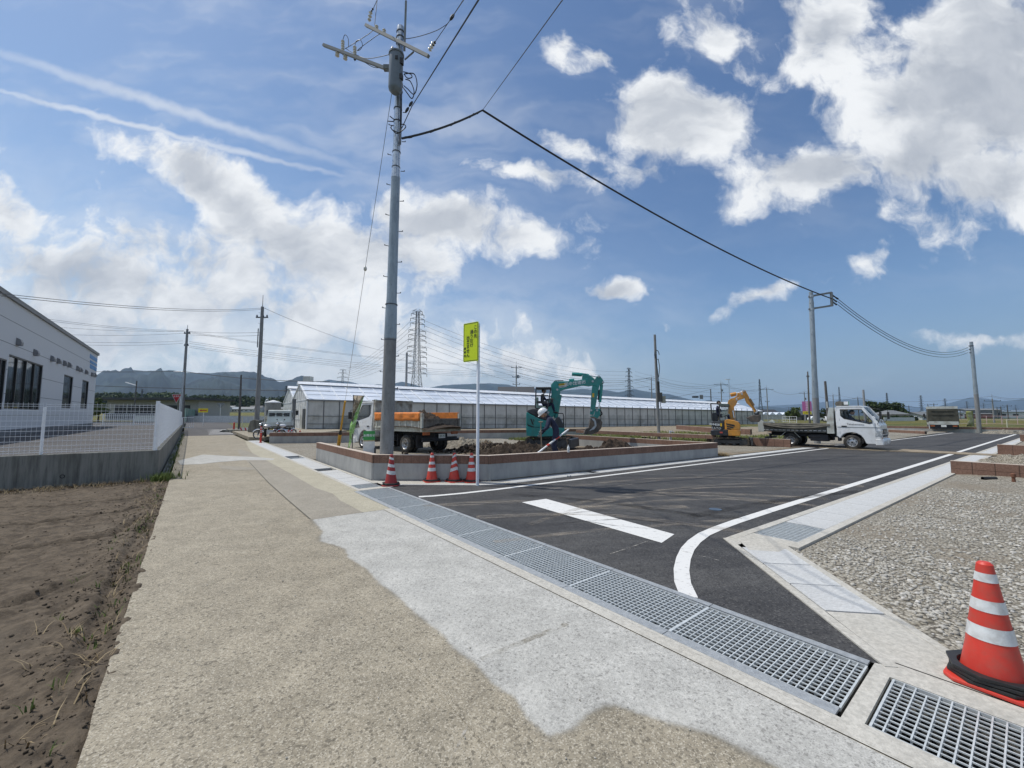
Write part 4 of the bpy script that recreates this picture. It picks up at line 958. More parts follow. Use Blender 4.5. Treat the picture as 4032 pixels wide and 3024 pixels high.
# crossarms: real channels, tilted in the picture because they run towards the viewer
c1a,c1b=Lc(570,235,.55),Lc(1155,525,-.75); mb=MB(); mb.beam(c1a,c1b,.075,.075); a1=mb.build('crossarm',M_arm,mp)
c2a,c2b=Lc(175,420,.75),Lc(785,650,-.12); mb=MB(); mb.beam(c2a,c2b,.075,.075); mb.box(tuple(Lc(765,635,-.1)),(.16,.12,.12)); a2=mb.build('crossarm',M_arm,mp)
mb=MB(); mb.beam(Lc(1015,485,-.45),Lc(935,555,-.05),.03,.03); mb.build('arm_brace',M_arm,mp)
mb=MB(); mb.beam(Lc(945,8,-.1),Lc(930,475,-.1),.05,.03); mb.build('top_bar',M_arm,mp)
M_porc=mat('porcelain',(.62,.60,.53),.25,var=.06,coat=.5)
def insul(c,ax,L,r,nm='insulator',n=4,m=None):
    mb=MB(); prof=[(r*.35,0)]
    for k in range(n): z=L*(k+.15)/n; prof+=[(r*.45,z),(r,z+L*.25/n),(r*.95,z+L*.5/n),(r*.45,z+L*.6/n)]
    prof+=[(r*.3,L)]; q=Vector(ax).to_track_quat('Z','Y').to_matrix().to_4x4(); q.translation=Vector(c); mb.lathe(prof,14,M=q); return mb.build(nm,m or M_porc,mp,smooth=True)
def along(x0,y0,x1,y1,d0,d1,r,n=4,m=None):
    p=Lc(x0,y0,d0); q=Lc(x1,y1,d1); return insul(p,q-p,(q-p).length,r,n=n,m=m)
along(600,200,617,105,.55,.50,.055,3); along(1160,475,1205,400,-.75,-.80,.055,3); 
along(617,115,640,75,.50,.48,.03,2,M_black); along(1190,430,1220,385,-.78,-.82,.04,2,M_black)
for x,y,d in((670,262,.33),(740,298,.18)): insul(Lc(x,y+14,d),(0,0,1),.13,.05,n=2)
for x,y,d in((305,500,.6),(380,530,.5)): insul(Lc(x,y-15,d),(0,0,-1),.15,.06,n=2)
for x,y,d in((355,490,.55),(467,545,.4)): along(x,y,x,y-115,d,d,.05,5); insul(Lc(x,y+22,d),(0,0,1),.09,.035,n=1,m=M_black)
def wire_in(pts,r=.009,m=None,nm='jumper_wire'):
    P=[Lc(*p) for p in pts]; out=[]
    for i in range(len(P)-1):
        p0,p1,p2,p3=[P[max(0,min(len(P)-1,i+j))] for j in(-1,0,1,2)]
        for k in range(6): t=k/6; out.append(.5*((2*p1)+(p2-p0)*t+(2*p0-5*p1+4*p2-p3)*t*t+(3*p1-p0-3*p2+p3)*t**3))
    out.append(P[-1]); mb=MB(); mb.tube(out,r,6); return mb.build(nm,m or M_wire,mp,smooth=True)
wire_in([(355,375,.55),(375,325,.5),(405,360,.5),(408,440,.5)])
wire_in([(467,430,.4),(480,385,.4),(520,375,.35),(538,420,.35),(520,460,.35),(490,475,.35)])
wire_in([(375,455,.5),(500,380,.42),(640,280,.35),(655,200,.4),(675,5,.6)])
wire_in([(490,470,.4),(600,385,.3),(725,310,.2),(830,360,.1),(960,360,-.1),(1100,330,-.3),(1240,280,-.5),(1335,220,-.7)])
wire_in([(380,450,.5),(460,500,.4),(570,545,.2),(700,530,.0),(800,505,-.2)]); wire_in([(500,520,.4),(560,580,.2),(650,630,.1),(745,628,.0)])
# transformer
tr=MB(); rt=rr(58)
tc_=Lc(850,680,-.32); tz0,tz1=L_(1558,352,-.32).z,L_(1558,214,-.32).z; tc0=(tc_.x,-.32,0)
tr.lathe([(rt*.55,tz0-.10),(rt*.92,tz0-.03),(rt,tz0+.03),(rt,tz1-.04),(rt+.02,tz1-.04),(rt+.02,tz1),(rt*.9,tz1+.03)],28,c=tc0)
tf=tr.build('transformer',mat('grey_transformer',(.16,.19,.22),.45,.1,var=.08),mp,smooth=True,ang=35)
mb=MB(); mb.box((tc_.x+.17,-.40,tz1-.28),(.09,.09,.16)); mb.box((tc_.x+.17,-.40,tz0+.28),(.09,.09,.14)); mb.box((tc_.x+.06,-.32-rt,tz1-.25),(.07,.015,.10)); mb.build('terminal_box',M_black,tf)
mb=MB(); mb.lathe([(.02,0),(.045,.03),(.04,.1),(.05,.13),(.02,.2)],12,c=(tc_.x-.1,-.36,tz1-.02)); mb.build('bushing',M_porc,tf,smooth=True)
mb=MB(); mb.box((tc_.x*.5,-.17,(tz0+tz1)/2+.2),(.12,.2,.06)); mb.box((tc_.x*.5,-.17,(tz0+tz1)/2-.25),(.12,.2,.06)); mb.build('bracket',M_steel,tf)
for q in([(920,670,-.3),(985,690,-.3),(1000,720,-.3),(960,730,-.3),(925,690,-.3)],[(930,690,-.3),(1020,690,-.3),(1048,790,-.3),(1020,880,-.2),(960,830,-.2),(925,800,-.1)],[(940,740,-.3),(985,760,-.3),(1020,850,-.3),(1000,920,-.2),(950,860,-.2),(905,800,-.1)],[(905,860,-.15),(902,1100,-.15),(895,1350,-.15)],[(893,860,-.16),(893,1100,-.16),(880,1360,-.16)],
         [(800,1190,-.2),(860,1245,-.25),(940,1190,-.2),(920,1160,0),(860,1170,.1),(810,1175,0),(815,1210,-.2),(880,1240,-.25)],[(775,1130,-.2),(830,1135,-.2)],[(795,1085,-.2),(840,1120,-.2)]): wire_in(q,.013,M_cable,'cable_loop')
# guy wire with its yellow guard
gy=D(1335,1762,PBd+9); 
gw=thing('guy_wire','thin stay wire with yellow guard sleeve running down from the pole','stay wire',(0,0,0))
p_top=D(1545,352,PBd); gb=G(1332,1757,.0); Pg=lambda v,u:None
mb=MB(); g1=gb; d=(p_top-g1); mb.tube([g1+d*(.3),p_top],.007,6); 
mid=g1+d*.42; 
gw.location=g1; mb.v=[(x-g1.x,y-g1.y,z-g1.z) for x,y,z in mb.v]; mb.build('stay_cable',M_wire,gw)
def onl(v):   # parameter on the stay where the photo row v falls
    lo,hi=0,1
    for _ in range(40):
        t=(lo+hi)/2; p=g1+d*t; vv=1512-F_*((p.z-CAMH)*math.cos(PITCH)-p.y*math.sin(PITCH))/(p.y*math.cos(PITCH)+(p.z-CAMH)*math.sin(PITCH))
        if vv>v: lo=t
        else: hi=t
    return t
M_yel=mat('yellow_plastic',(.62,.34,.03),.5,var=.1,dirt=(.25,.15,.05),dirta=.4,ds=5)
t1,t2,t3=onl(1708),onl(1580),onl(1058)
mb=MB(); mb.tube([Vector((0,0,-.05)),d*t1],.085,12); mb.build('lower_sleeve',M_yel,gw,smooth=True)
mb=MB(); mb.tube([d*t1,d*(t1+.012),d*(t1+.02)],[.09,.06,.05],12); mb.build('sleeve_joint',M_black,gw,smooth=True)
mb=MB(); mb.tube([d*(t1+.015),d*t2],.045,10); mb.build('upper_sleeve',M_yel,gw,smooth=True)
mb=MB(); mb.ell(d*t3,(.06,.06,.09)); mb.tube([d*(t2),d*(t3)],.007,6); mb.build('stay_insulator',M_porc,gw,smooth=True)
# ------------------------------------------------------------------ other poles near the plot
def steel_pole(label,u,vb,vt,ut,dep,r0,r1,group=None,zj=.35,m0=None,m1=None,name='utility_pole',steps=True,base=0):
    p=D(u,vb,dep); top=D(ut,vt,dep); z0=base; H=top.z
    t=thing(name,label,'utility pole',(p.x-(top.x-p.x)*(p.z-z0)/max(.1,(top.z-p.z)),dep,z0),group=group)
    lx=math.atan((top.x-t.location.x)/(H-z0)); t.rotation_euler=(0,lx,0); h=(H-z0)/math.cos(lx)
    zj_=h*zj
    if m1: pole_shaft([(r0,-.3),(r0*.95,zj_)],m0,t,name='lower_section',n=14); pole_shaft([(r0*.96,zj_-.02),(r0*.9,zj_+h*.1),(r0*.82,zj_+h*.13),(r1*1.15,h*.93),(r1,h*.94),(r1,h)],m1,t,name='upper_section',n=14)
    else: pole_shaft([(r0,-.3),(r1,h)],m0,t,n=12)
    if steps: bolts(t,h*.35,h*.95,.45,lambda z:r0+(r1-r0)*z/h,M_wire,.08)
    return t,h,H,top
P2,h2,H2,top2=steel_pole('silver grey pole with a square bracket frame behind the flatbed truck',3215,1660,1150,3193,20.6+2.4,.165,.105,zj=.30,m0=M_poleC,m1=M_pole)
# bracket
dep2=23.0
def L2(u,v,dy=0,dep=dep2,T_=P2):
    p=D(u,v,dep+dy); M=Matrix.Translation(T_.location)@T_.rotation_euler.to_matrix().to_4x4(); return M.inverted()@p
cb2=lambda x,y:(3150+.1206*x,1100+.1206*y)
def B2(x,y,dy=0): return L2(*cb2(x,y),dy)
mb=MB(); mb.beam(B2(280,560),B2(1030,430,-.3),.09,.09); mb.beam(B2(280,975),B2(1070,850,-.3),.09,.09); mb.beam(B2(1020,420,-.3),B2(1045,870,-.3),.10,.10); mb.build('bracket_frame',M_arm,P2)
for y in(560,980): 
    q=B2(400,y); mb=MB(); mb.lathe([(.135,q.z-.05),(.135,q.z+.05)],14); mb.build('clamp_band',M_steel,P2)
mb=MB()
for x0,y0,x1,y1 in((1060,520,1240,640),(1070,640,1200,730),(1070,740,1200,830)): mb.tube([B2(x0,y0,-.3),B2((x0+x1)/2,(y0+y1)/2,-.3),B2(x1,y1,-.3)],[.045,.035,.05],8)
mb.build('strain_insulator',M_black,P2)
P3,h3,H3,top3=steel_pole('silver grey pole at the far end of the road carrying three wires',3857,1703,1346,3824,38.6,.17,.125,zj=.42,m0=M_poleC,m1=M_pole)
mb=MB()
for k in range(3): mb=MB(); mb.lathe([(.14,h3-.45-.33*k),(.14,h3-.35-.33*k)],14); mb.box((-.18,0,h3-.4-.33*k),(.18,.05,.08)); mb.build('clamp_band',M_wire,P3)
def cat_wire(A,B,sag,n=24):
    A,B=Vector(A),Vector(B); return [A.lerp(B,i/n)-Vector((0,0,sag*4*(i/n)*(1-i/n))) for i in range(n+1)]
def cable(name,label,pts,r,m=None,cat='cable',group=None,n=6):
    o=Vector(pts[0]); mb=MB(); mb.tube([Vector(p)-o for p in pts],r,n); c=mb.build(name,m or M_cable,smooth=True); c.location=o; return tag(c,label,cat,group)
# thick cable: main pole -> hanging point -> P2, straight sag measured against the photo
hang=D(1900,434,PBd+1.3); k0=D(1583,545,PBd-.15)
pts=[k0+(hang-k0)*t-Vector((0,0,.10*4*t*(1-t))) for t in [i/10 for i in range(11)]]
end2=D(*cb2(1060,640),dep2-.3)
def fit(A,B,meas,n=30):      # cable through measured rows: sag chosen from the photo
    best=None
    for s in [k*.05 for k in range(0,90)]:
        e=0
        for u,v in meas:
            P=cat_wire(A,B,s,60); q=min(P,key=lambda p:abs(2016+F_*p.x/(p.y*math.cos(PITCH)+(p.z-CAMH)*math.sin(PITCH))-u))
            vv=1512-F_*((q.z-CAMH)*math.cos(PITCH)-q.y*math.sin(PITCH))/(q.y*math.cos(PITCH)+(q.z-CAMH)*math.sin(PITCH)); e+=(vv-v)**2
        if best is None or e<best[0]: best=(e,s)
    return cat_wire(A,B,best[1],n)
w2=fit(hang,end2,[(2300,664),(2700,932)])
c=cable('overhead_cable','thick twisted black cable rising from the tall pole, then sagging to the bracket pole',pts+w2[1:],.030,n=8)
mb=MB(); mb.tube([Vector(p)-Vector(pts[0])+Vector((.02*math.sin(i*1.9),.02*math.cos(i*1.9),.025*math.sin(i*1.3))) for i,p in enumerate([pts[int(j)].lerp(pts[min(int(j)+1,10)],j%1) for j in [k*.25 for k in range(41)]])],.014,6); mb.build('spiral_wrap',M_cable,c)
farup=lambda u,v,dd:D(u,v,dd)
cable('overhead_cable','thin wire coming down from above to the hanging point of the thick cable',[hang,D(2216,-2,5.0),D(2300,-120,4.2)],.008)
cable('overhead_cable','single wire rising steeply to the right from the tall pole side',[D(1582,505,PBd-.15),D(1621,420,PBd-.6),D(1884,0,4.6),D(1990,-170,3.9)],.011)
cable('overhead_cable','wire with a dark joint rising from the right crossarm insulator',[D(*cu(1222,383),PBd-.82),D(*cu(1375,160),PBd-2.2),D(1828,-5,5.4),D(1880,-90,4.6)],.009)
cable('overhead_cable','wire rising from the left end insulator of the upper crossarm',[D(*cu(640,78),PBd+.48),D(*cu(676,0),PBd-.3),D(1500,-60,7.4)],.009)
mb=MB(); mb.ell((0,0,0),(.05,.05,.10),10,8); 
for (x,y,dd),lb in(((1375,160,-2.2),'dark joint on the wire high at the right of the crossarms'),((990,970,-.3),'dark clamp on the steep wire, upper of two beside the pole'),((955,1025,-.2),'dark clamp on the steep wire, lower of two beside the pole')):
    q=MB(); q.ell((0,0,0),(.035,.035,.09),10,8); o_=q.build('cable_joint',M_cable,smooth=True); o_.location=D(*cu(x,y),PBd+dd); o_.rotation_euler=(0,R(32),0); tag(o_,lb,'cable joint')
for k,(y0,v1) in enumerate(((640,1368),(730,1378),(830,1388))):
    A=D(*cb2(1240,y0),dep2-.3); B=D(3812,v1,38.6); meas=[[(3500,1317)],[(3500,1326)],[(3500,1336)]][k]
    cable('overhead_cable',['uppermost','middle','lowest'][k]+' of the three parallel wires between the bracket pole and the road end pole',fit(A,B,meas),.017,group='three wires on the right')
# leaning site pole with meter box
P4,h4,H4,t4=steel_pole('thin leaning grey pole with a meter box in the middle of the plots','' or 2595,1732,1318,2578,24.5,.095,.07,m0=mat('site_pole',(.22,.225,.22),.6,.2),steps=False)
mb=MB(); mb.box((.10,-.05,2.7),(.30,.22,.55)); mb.box((.06,0,3.3),(.16,.16,.7)); mb.build('meter_box',mat('dark_meter_box',(.07,.07,.065),.5),P4)
mb=MB(); mb.box((.33,-.08,2.55),(.22,.16,.42)); mb.build('switch_box',mat('beige_box',(.30,.30,.24),.5),P4)
mb=MB(); mb.tube([Vector((.06+.14*math.cos(t),-.05,h4-1.25+.28*math.sin(t))) for t in [x*.35 for x in range(16)]]+[Vector((.2,-.05,h4-2.0)),Vector((.12,-.05,h4-2.6))],.02,6); mb.tube([(-.02,-.1,h4-1.2),(.1,-.1,h4-3),(.1,-.1,3.5),(.15,-.1,2.0)],.018,6); mb.build('lead',M_cable,P4,smooth=True)
# hydrant standpipe
q=thing('standpipe','short white water standpipe with a tap at the foot of the leaning pole','standpipe',G(2640,1736,.1))
mb=MB(); mb.box((0,0,.30),(.13,.13,.62)); mb.build('post',mat('pale_plastic',(.62,.63,.60),.4),q,bev=.01)
mb=MB(); mb.tube([(0,-.05,.55),(.14,-.08,.55),(.16,-.1,.48)],.025,8); mb.tube([(.1,-.07,.56),(.1,-.07,.63)],.012,6); mb.build('tap',M_chrome,q)
# ------------------------------------------------------------------ people: one skinned body each
def skin_body(name,joints,edges,m,parent,root=0,sub=2,smooth=True):
    me=bpy.data.meshes.new(name); me.from_pydata([j[:3] for j in joints],edges,[]); o=bpy.data.objects.new(name,me); COL.objects.link(o); o.parent=parent
    md=o.modifiers.new('skin','SKIN'); md.use_smooth_shade=True; md.branch_smoothing=.4
    sv_=me.skin_vertices[0].data
    for i,j in enumerate(joints):
        r=j[3]; sv_[i].radius=(r,r) if not hasattr(r,'__len__') else r; sv_[i].use_root=(i==root)
    s=o.modifiers.new('sub','SUBSURF'); s.levels=sub; s.render_levels=sub
    me.materials.append(m); return o
M_skin=mat('skin',(.42,.25,.17),.55,var=.05); M_navy=mat('navy_work_clothes',(.018,.024,.055),.85,var=.25,vs=20,bump=.4,bs=25); M_hair=mat('black_hair',(.012,.011,.01),.7); M_helm=mat('white_helmet',(.78,.79,.80),.25,var=.02,coat=.6)
M_glove=mat('grey_glove',(.16,.17,.18),.9); M_boot=mat('dark_boot',(.03,.03,.035),.7,dirt=(.15,.11,.08),dirta=.6,ds=9)
def person(label,loc,rz,J,cloth=M_navy,helmet=True,hold=None,glove=M_glove,feet=True,cat='person'):
    """J: dict of joint positions in metres, x forward, y left, z up"""
    p=thing('person',label,cat,loc,rz)
    V=lambda k:Vector(J[k])
    pel,wa,ch,nk,hd=V('pelvis'),V('waist'),V('chest'),V('neck'),V('head')
    js=[(*pel,(.155,.12)),(*wa,(.14,.105)),(*ch,(.165,.12)),(*((ch+nk)*.5),(.10,.09)),(*nk,.062)]
    ed=[(0,1),(1,2),(2,3),(3,4)]
    def chain(start,pts):
        prev=start
        for q,r in pts: js.append((*q,r)); ed.append((prev,len(js)-1)); prev=len(js)-1
        return prev
    for s in 'LR':
        sh,el,wr_=V('sh'+s),V('el'+s),V('wr'+s); chain(2,[(sh,.075),((sh+el)/2,.062),(el,.052),((el+wr_)/2,.048),(wr_,.036)])
        hp,kn,an=V('hip'+s),V('kn'+s),V('an'+s); chain(0,[(hp,.105),((hp+kn)/2,.095),(kn,.072),((kn+an)/2,.066),(an,.055)])
    skin_body('body',js,ed,cloth,p)
    # head: continuous skull with nose, jaw, ears
    q=V('face').normalized(); up=Vector((0,0,1)); side=up.cross(q).normalized(); up2=q.cross(side)
    Mh=Matrix((q,side,up2)).transposed().to_4x4(); Mh.translation=hd
    vs=MB(); n,m=20,14
    P=[];Fq=[]
    for i in range(m+1):
        th=math.pi*i/m
        for j in range(n):
            ph=2*math.pi*j/n; x,y,z=math.sin(th)*math.cos(ph),math.sin(th)*math.sin(ph),math.cos(th)
            X,Yy,Zz=.098*x,.077*y*(1-.12*max(0,-z)),.118*z
            if x>.3 and z<-.3: X+=.012
            if x>.85 and abs(y)<.22 and -.25<z<.12: X+=.022      # nose
            if x>.6 and .1<z<.3 and .2<abs(y)<.5: X-=.008         # eye sockets
            if abs(y)>.9 and abs(z)<.3: Yy*=1.12                  # ears
            P.append((X,Yy,Zz))
    for i in range(m):
        for j in range(n): a=i*n+j;b=i*n+(j+1)%n; Fq.append((a,a+n,b+n,b))
    vs.add(P,Fq,Mh); head=vs.build('head',M_skin,p,smooth=True,ang=70)
    e=MB(); 
    for y in(-.03,.03): e.ell(Mh@Vector((.086,y,.022)),(.009,.011,.008),8,6)
    e.build('eyes',M_hair,head)
    h=MB(); h.ell((-.012,0,.022),(.104,.084,.110),16,10,M=Mh); hm=h.build('hair',M_hair,head,smooth=True)
    if helmet:
        h=MB(); h.lathe([(.142,-.005),(.140,.03),(.128,.08),(.098,.122),(.05,.145),(.001,.150)],24,M=Mh@Matrix.Translation((-.005,0,.02))@Matrix.Diagonal((1.05,.88,1,1)),caps=False)
        h.prism([(.06,-.10),(.15,-.09),(.185,-.04),(.19,0),(.185,.04),(.15,.09),(.06,.10)],.01,.022,'XY',M=Mh@Matrix.Translation((-.005,0,.0)))
        hh=h.build('helmet',M_helm,p,smooth=True,ang=50); st=MB(); st.tube([Mh@Vector(v) for v in((0,.078,.02),(.03,.06,-.09),(.05,0,-.125),(.03,-.06,-.09),(0,-.078,.02))],.006,6); st.build('chin_strap',M_black,hh)
    # hands: palm with four fingers and a thumb, curled
    for s in 'LR':
        wr_=V('wr'+s); d=(wr_-V('el'+s)).normalized(); 
        tgt=J.get('grip'+s); palmn=Vector(tgt).normalized() if tgt else Vector((0,0,-1)).cross(d).normalized()
        sd=d.cross(palmn).normalized(); js=[(*wr_,.026),(*(wr_+d*.045),(.038,.018)),(*(wr_+d*.085),(.040,.015))]; ed=[(0,1),(1,2)]
        for k,(o_,l) in enumerate(((-.03,.068),(-.010,.078),(.011,.072),(.031,.056))):
            b=wr_+d*.088+sd*o_; k1=b+d*l*.45+palmn*l*.15; k2=k1+d*l*.12+palmn*l*.42; k3=k2-d*l*.22+palmn*l*.18
            i=len(js); js+= [(*b,.0095),(*k1,.009),(*k2,.0085),(*k3,.0075)]; ed+=[(2,i),(i,i+1),(i+1,i+2),(i+2,i+3)]
        b=wr_+d*.035-sd*.034; i=len(js); js+=[(*b,.013),(*(b-sd*.022+d*.025+palmn*.012),.011),(*(b-sd*.022+d*.05+palmn*.035),.009)]; ed+=[(1,i),(i,i+1),(i+1,i+2)]
        skin_body('hand',js,ed,glove,p,sub=1)
    if feet:
        for s in 'LR':
            a=V('an'+s); f=Vector(J.get('toe'+s,(1,0,0))).normalized(); mb=MB()
            js=[(*(a+Vector((0,0,.02))),.06),(*(a-f*.04+Vector((0,0,-.045))),.045),(*(a+f*.08+Vector((0,0,-.05))),.045),(*(a+f*.17+Vector((0,0,-.058))),.036)]
            skin_body('boot',js,[(0,1),(1,2),(2,3)],M_boot,p,sub=1)
    return p
# ------------------------------------------------------------------ wheels and trucks
def wheel(parent,x,y,r,w,side,rimm=None,dual=False,holes=True,rr_=.60):
    """axis along local y; side=+1/-1 outer face direction"""
    t=MB(); prof=[(r*rr_,-w/2),(r*.80,-w/2-.006),(r*.95,-w/2+.008),(r,-w/2+.03),(r,w/2-.03),(r*.95,w/2-.008),(r*.80,w/2+.006),(r*rr_,w/2)]
    t.lathe(prof,32,c=(x,y,r),ax='Y',caps=False)
    wh=t.build('wheel',M_rubber,parent,smooth=True,ang=40)
    m=MB(); q=side; R_=r*rr_
    dish=[(R_,q*w/2),(R_*.97,q*(w/2+.006)),(R_*.90,q*(w/2-.02)),(R_*.86,q*(w/2-.06)),(R_*.60,q*(w/2-.045 if not dual else w/2-.10)),(R_*.32,q*(w/2-.03 if not dual else w/2-.11)),(R_*.28,q*(w/2+.02 if not dual else w/2-.05)),(.001,q*(w/2+.02 if not dual else w/2-.05))]
    m.lathe(dish,32,c=(x,y,r),ax='Y',caps=False); rim=m.build('rim',rimm or M_rim,wh,smooth=True,ang=30)
    h=MB()
    for k in range(6):
        a=k*math.pi/3+.2; h.lathe([(R_*.13,0),(R_*.13,.004)],10,ax='Y',c=(x+math.cos(a)*R_*.70,y+q*(w/2-.048 if not dual else w/2-.075)-.002,r+math.sin(a)*R_*.70))
    h.lathe([(R_*.22,0),(R_*.2,q*.03)],12,ax='Y',c=(x,y+q*(w/2+.0 if not dual else w/2-.07),r))
    h.build('wheel_hub',M_black,rim)
    return wh
def cab(parent,x0,W_,zf,zs_b,zs_f,zr,L,m,fx,wr_,r,tilt=.0,front=.25,label=None,stripe=False,low_win=False):
    """x0: back of cab, L length, front axle at fx, wheel radius r, zf floor, zr roof"""
    x1=x0+L; arch=[(fx+math.cos(a)*(r+.13),r+math.sin(a)*(r+.13)) for a in [R(k) for k in (20,45,70,90,110,135,160)]]
    arch=[(a,max(b,.40)) for a,b in arch]
    low=[(x0,zf),(x0,1.16),(x1-.02,1.12),(x1,.62),(x1-.02,.30),(fx+r+.17,.30)]+arch+[(x0,.62)] if fx-r-.13>x0+.02 else [(x0,zf),(x0,1.16),(x1-.02,1.12),(x1,.62),(x1-.02,.30),(fx+r+.17,.30)]+[q for q in arch if q[0]>x0+.03]+[(x0+.02,.9)]
    mb=MB(); mb.prism(low,-W_/2,W_/2,'XZ'); body=mb.build('cab_body',m,parent,bev=.035,seg=3)
    # side panels with window openings, y = +-W/2
    out=[(x0,1.10),(x0-.03,zr-.10),(x0+.06,zr),(x1-.72,zr),(x1-.60,zr-.04),(x1-.10,1.30),(x1-.03,1.10)]
    win=[(x0+.17,zr-.17),(x0+.18,zs_b+.13),(x0+.30,zs_b),(x1-.40,zs_f),(x1-.30,zs_f+.03),(x1-.30,zs_f+.14),(x1-.66,zr-.17)]
    for s in(-1,1):
        loops=[[Vector((a,b,0)) for a,b in out],[Vector((a,b,0)) for a,b in win]]; tri=tessellate_polygon(loops); P=[(a,b) for a,b in out+win]; n=len(P)
        y0,y1=s*(W_/2-.045),s*W_/2; mb=MB()
        inn=lambda z:(z-1.1)*.07*-s
        vs=[(a,y0+inn(b),b) for a,b in P]+[(a,y1+inn(b),b) for a,b in P]; fs=[tuple(t) for t in tri]+[tuple(i+n for i in reversed(t)) for t in tri]
        k=len(out); fs+=[(i,(i+1)%k,(i+1)%k+n,i+n) for i in range(k)]+[(k+i,k+(i+1)%len(win),k+(i+1)%len(win)+n,k+i+n) for i in range(len(win))]
        mb.add(vs,fs); d=mb.build('side_panel',m,parent,bev=.006,seg=1)
        g=MB(); g.add([(a,s*(W_/2-.02)+inn(b),b) for a,b in win],[tuple(t) for t in tessellate_polygon([[Vector((a,b,0)) for a,b in win]])]); g.build('side_window',glass('side_glass',(.02,.03,.035),.22),d)
        sm=MB(); sm.tube([(a,s*(W_/2-.004)+inn(b),b) for a,b in win+win[:1]],.012,6); sm.build('window_seal',M_black,d)
        dl=MB(); dl.beam((x0+.13,s*(W_/2+.001),.72),(x0+.13,s*(W_/2+.001)+inn(zs_b),zs_b),.008,.006); dl.beam((x1-.20,s*(W_/2+.001),.60),(x1-.20,s*(W_/2+.001),1.25),.008,.006); dl.build('door_gap',M_black,d)
        hd=MB(); hd.box((x0+.30,s*(W_/2+.008),1.09),(.20,.03,.055)); hd.build('door_handle',M_black,d,bev=.01)
    top=[(x0-.03,zr-.10),(x0+.06,zr),(x1-.72,zr),(x1-.60,zr-.04),(x1-.62,zr-.09),(x0+.02,zr-.09)]
    mb=MB(); mb.prism(top,-(W_/2-.05),W_/2-.05,'XZ'); mb.build('roof',m,parent,bev=.02)
    mb=MB(); 
    for z0,z1 in((1.1,1.45),(zr-.25,zr-.05)): mb.box((x0+.01,0,(z0+z1)/2),(.04,W_-.1,z1-z0))
    for s in(-1,1): mb.box((x0+.01,s*(W_/2-.17),(1.45+zr-.25)/2),(.04,.24,zr-1.7))
    mb.build('back_panel',m,parent)
    q=MB(); q.box((x0+.0,0,(1.45+zr-.25)/2),(.012,W_-.5,zr-1.72)); q.build('rear_window',glass('side_glass',(.02,.03,.035),.22),parent)
    # windscreen
    a,b=(x1-.61,zr-.05),(x1-.09,1.28); mb=MB(); w1,w2=W_/2-.12,W_/2-.07
    mb.add([(a[0],-w1,a[1]),(a[0],w1,a[1]),(b[0],w2,b[1]),(b[0],-w2,b[1])]+[(a[0]+.03,-w1*.6,a[1]+.0),(a[0]+.03,w1*.6,a[1]),(b[0]+.05,w2*.6,b[1]),(b[0]+.05,-w2*.6,b[1])],[(0,4,7,3),(4,5,6,7),(5,1,2,6)])
    ws=mb.build('windscreen',glass('screen_glass',(.05,.08,.10),.38),parent,smooth=True)
    mb=MB(); 
    for y in(-.35,.25): mb.tube([(b[0]+.06,y,b[1]-.02),(b[0]+.0,y+.35,b[1]+.12)],.012,5)
    mb.build('wiper',M_black,ws)
    mb=MB(); mb.prism([(x1-.10,1.30),(x1-.02,1.14),(x1-.02,1.05),(x1-.25,1.05)],-(W_/2-.03),W_/2-.03,'XZ'); mb.build('cowl',m,parent,bev=.01)
    # grille, lamps, bumper
    mb=MB(); mb.box((x1+.01,0,.86),(.03,W_*.50,.22)); mb.box((x1+.015,0,.66),(.03,W_*.6,.09)); gr=mb.build('grille',M_black,parent,bev=.01)
    mb=MB(); 
    for z in(.80,.86,.92): mb.box((x1+.028,0,z),(.01,W_*.46,.018))
    mb.build('grille_bar',M_chrome,gr)
    for s in(-1,1):
        mb=MB(); mb.prism([(x1-.22,.66),(x1-.22,.90),(x1+.018,.94),(x1+.018,.66)],s*(W_/2-.30),s*(W_/2+.012),'XZ'); mb.build('headlight',mat('lamp_lens',(.55,.58,.60),.12,.3,var=.3,vs=15,coat=1),parent,bev=.015)
        mb=MB(); mb.box((x1-.02,s*(W_/2-.12),.57),(.05,.14,.06)); mb.build('indicator',mat('amber_lens',(.7,.30,.05),.2,coat=.8),parent)
    mb=MB(); mb.prism([(x1-.22,.24),(x1-.22,.52),(x1+.05,.54),(x1+.08,.44),(x1+.06,.26)],-W_/2-.02,W_/2+.02,'XZ'); bm_=mb.build('bumper',m,parent,bev=.03,seg=3)
    mb=MB(); mb.box((x1+.085,0,.40),(.012,.33,.165)); pl_=mb.build('number_plate',mat('plate_white',(.72,.74,.72),.5),parent)
    # mirrors
    for s in(-1,1):
        mb=MB(); mb.tube([(x1-.35,s*(W_/2-.02),1.95 if zr>2 else 1.8),(x1+.02,s*(W_/2+.16),1.86),(x1+.02,s*(W_/2+.18),1.5),(x1-.12,s*(W_/2),1.2)],.012,6); mb.box((x1+.03,s*(W_/2+.18),1.60),(.07,.17,.34)); mb.build('mirror',M_black,parent,bev=.01)
    # interior
    mb=MB()
    for y in(-W_*.24,W_*.24): mb.box((x0+.30,y,1.25),(.16,.46,.75),rot=(0,-.12,0)); mb.box((x0+.24,y,1.72),(.09,.26,.18)); mb.box((x0+.5,y,1.13),(.5,.46,.12))
    mb.box((x1-.32,0,1.22),(.30,W_-.2,.16)); mb.build('seats',M_black,parent,bev=.03)
    mb=MB(); mb.tube([(x1-.52+.07*math.sin(t),-W_*.24+.19*math.cos(t),1.35+.18*math.sin(t)) for t in [k*math.pi/8 for k in range(17)]],.014,6); mb.build('steering_wheel',M_black,parent)
    return body
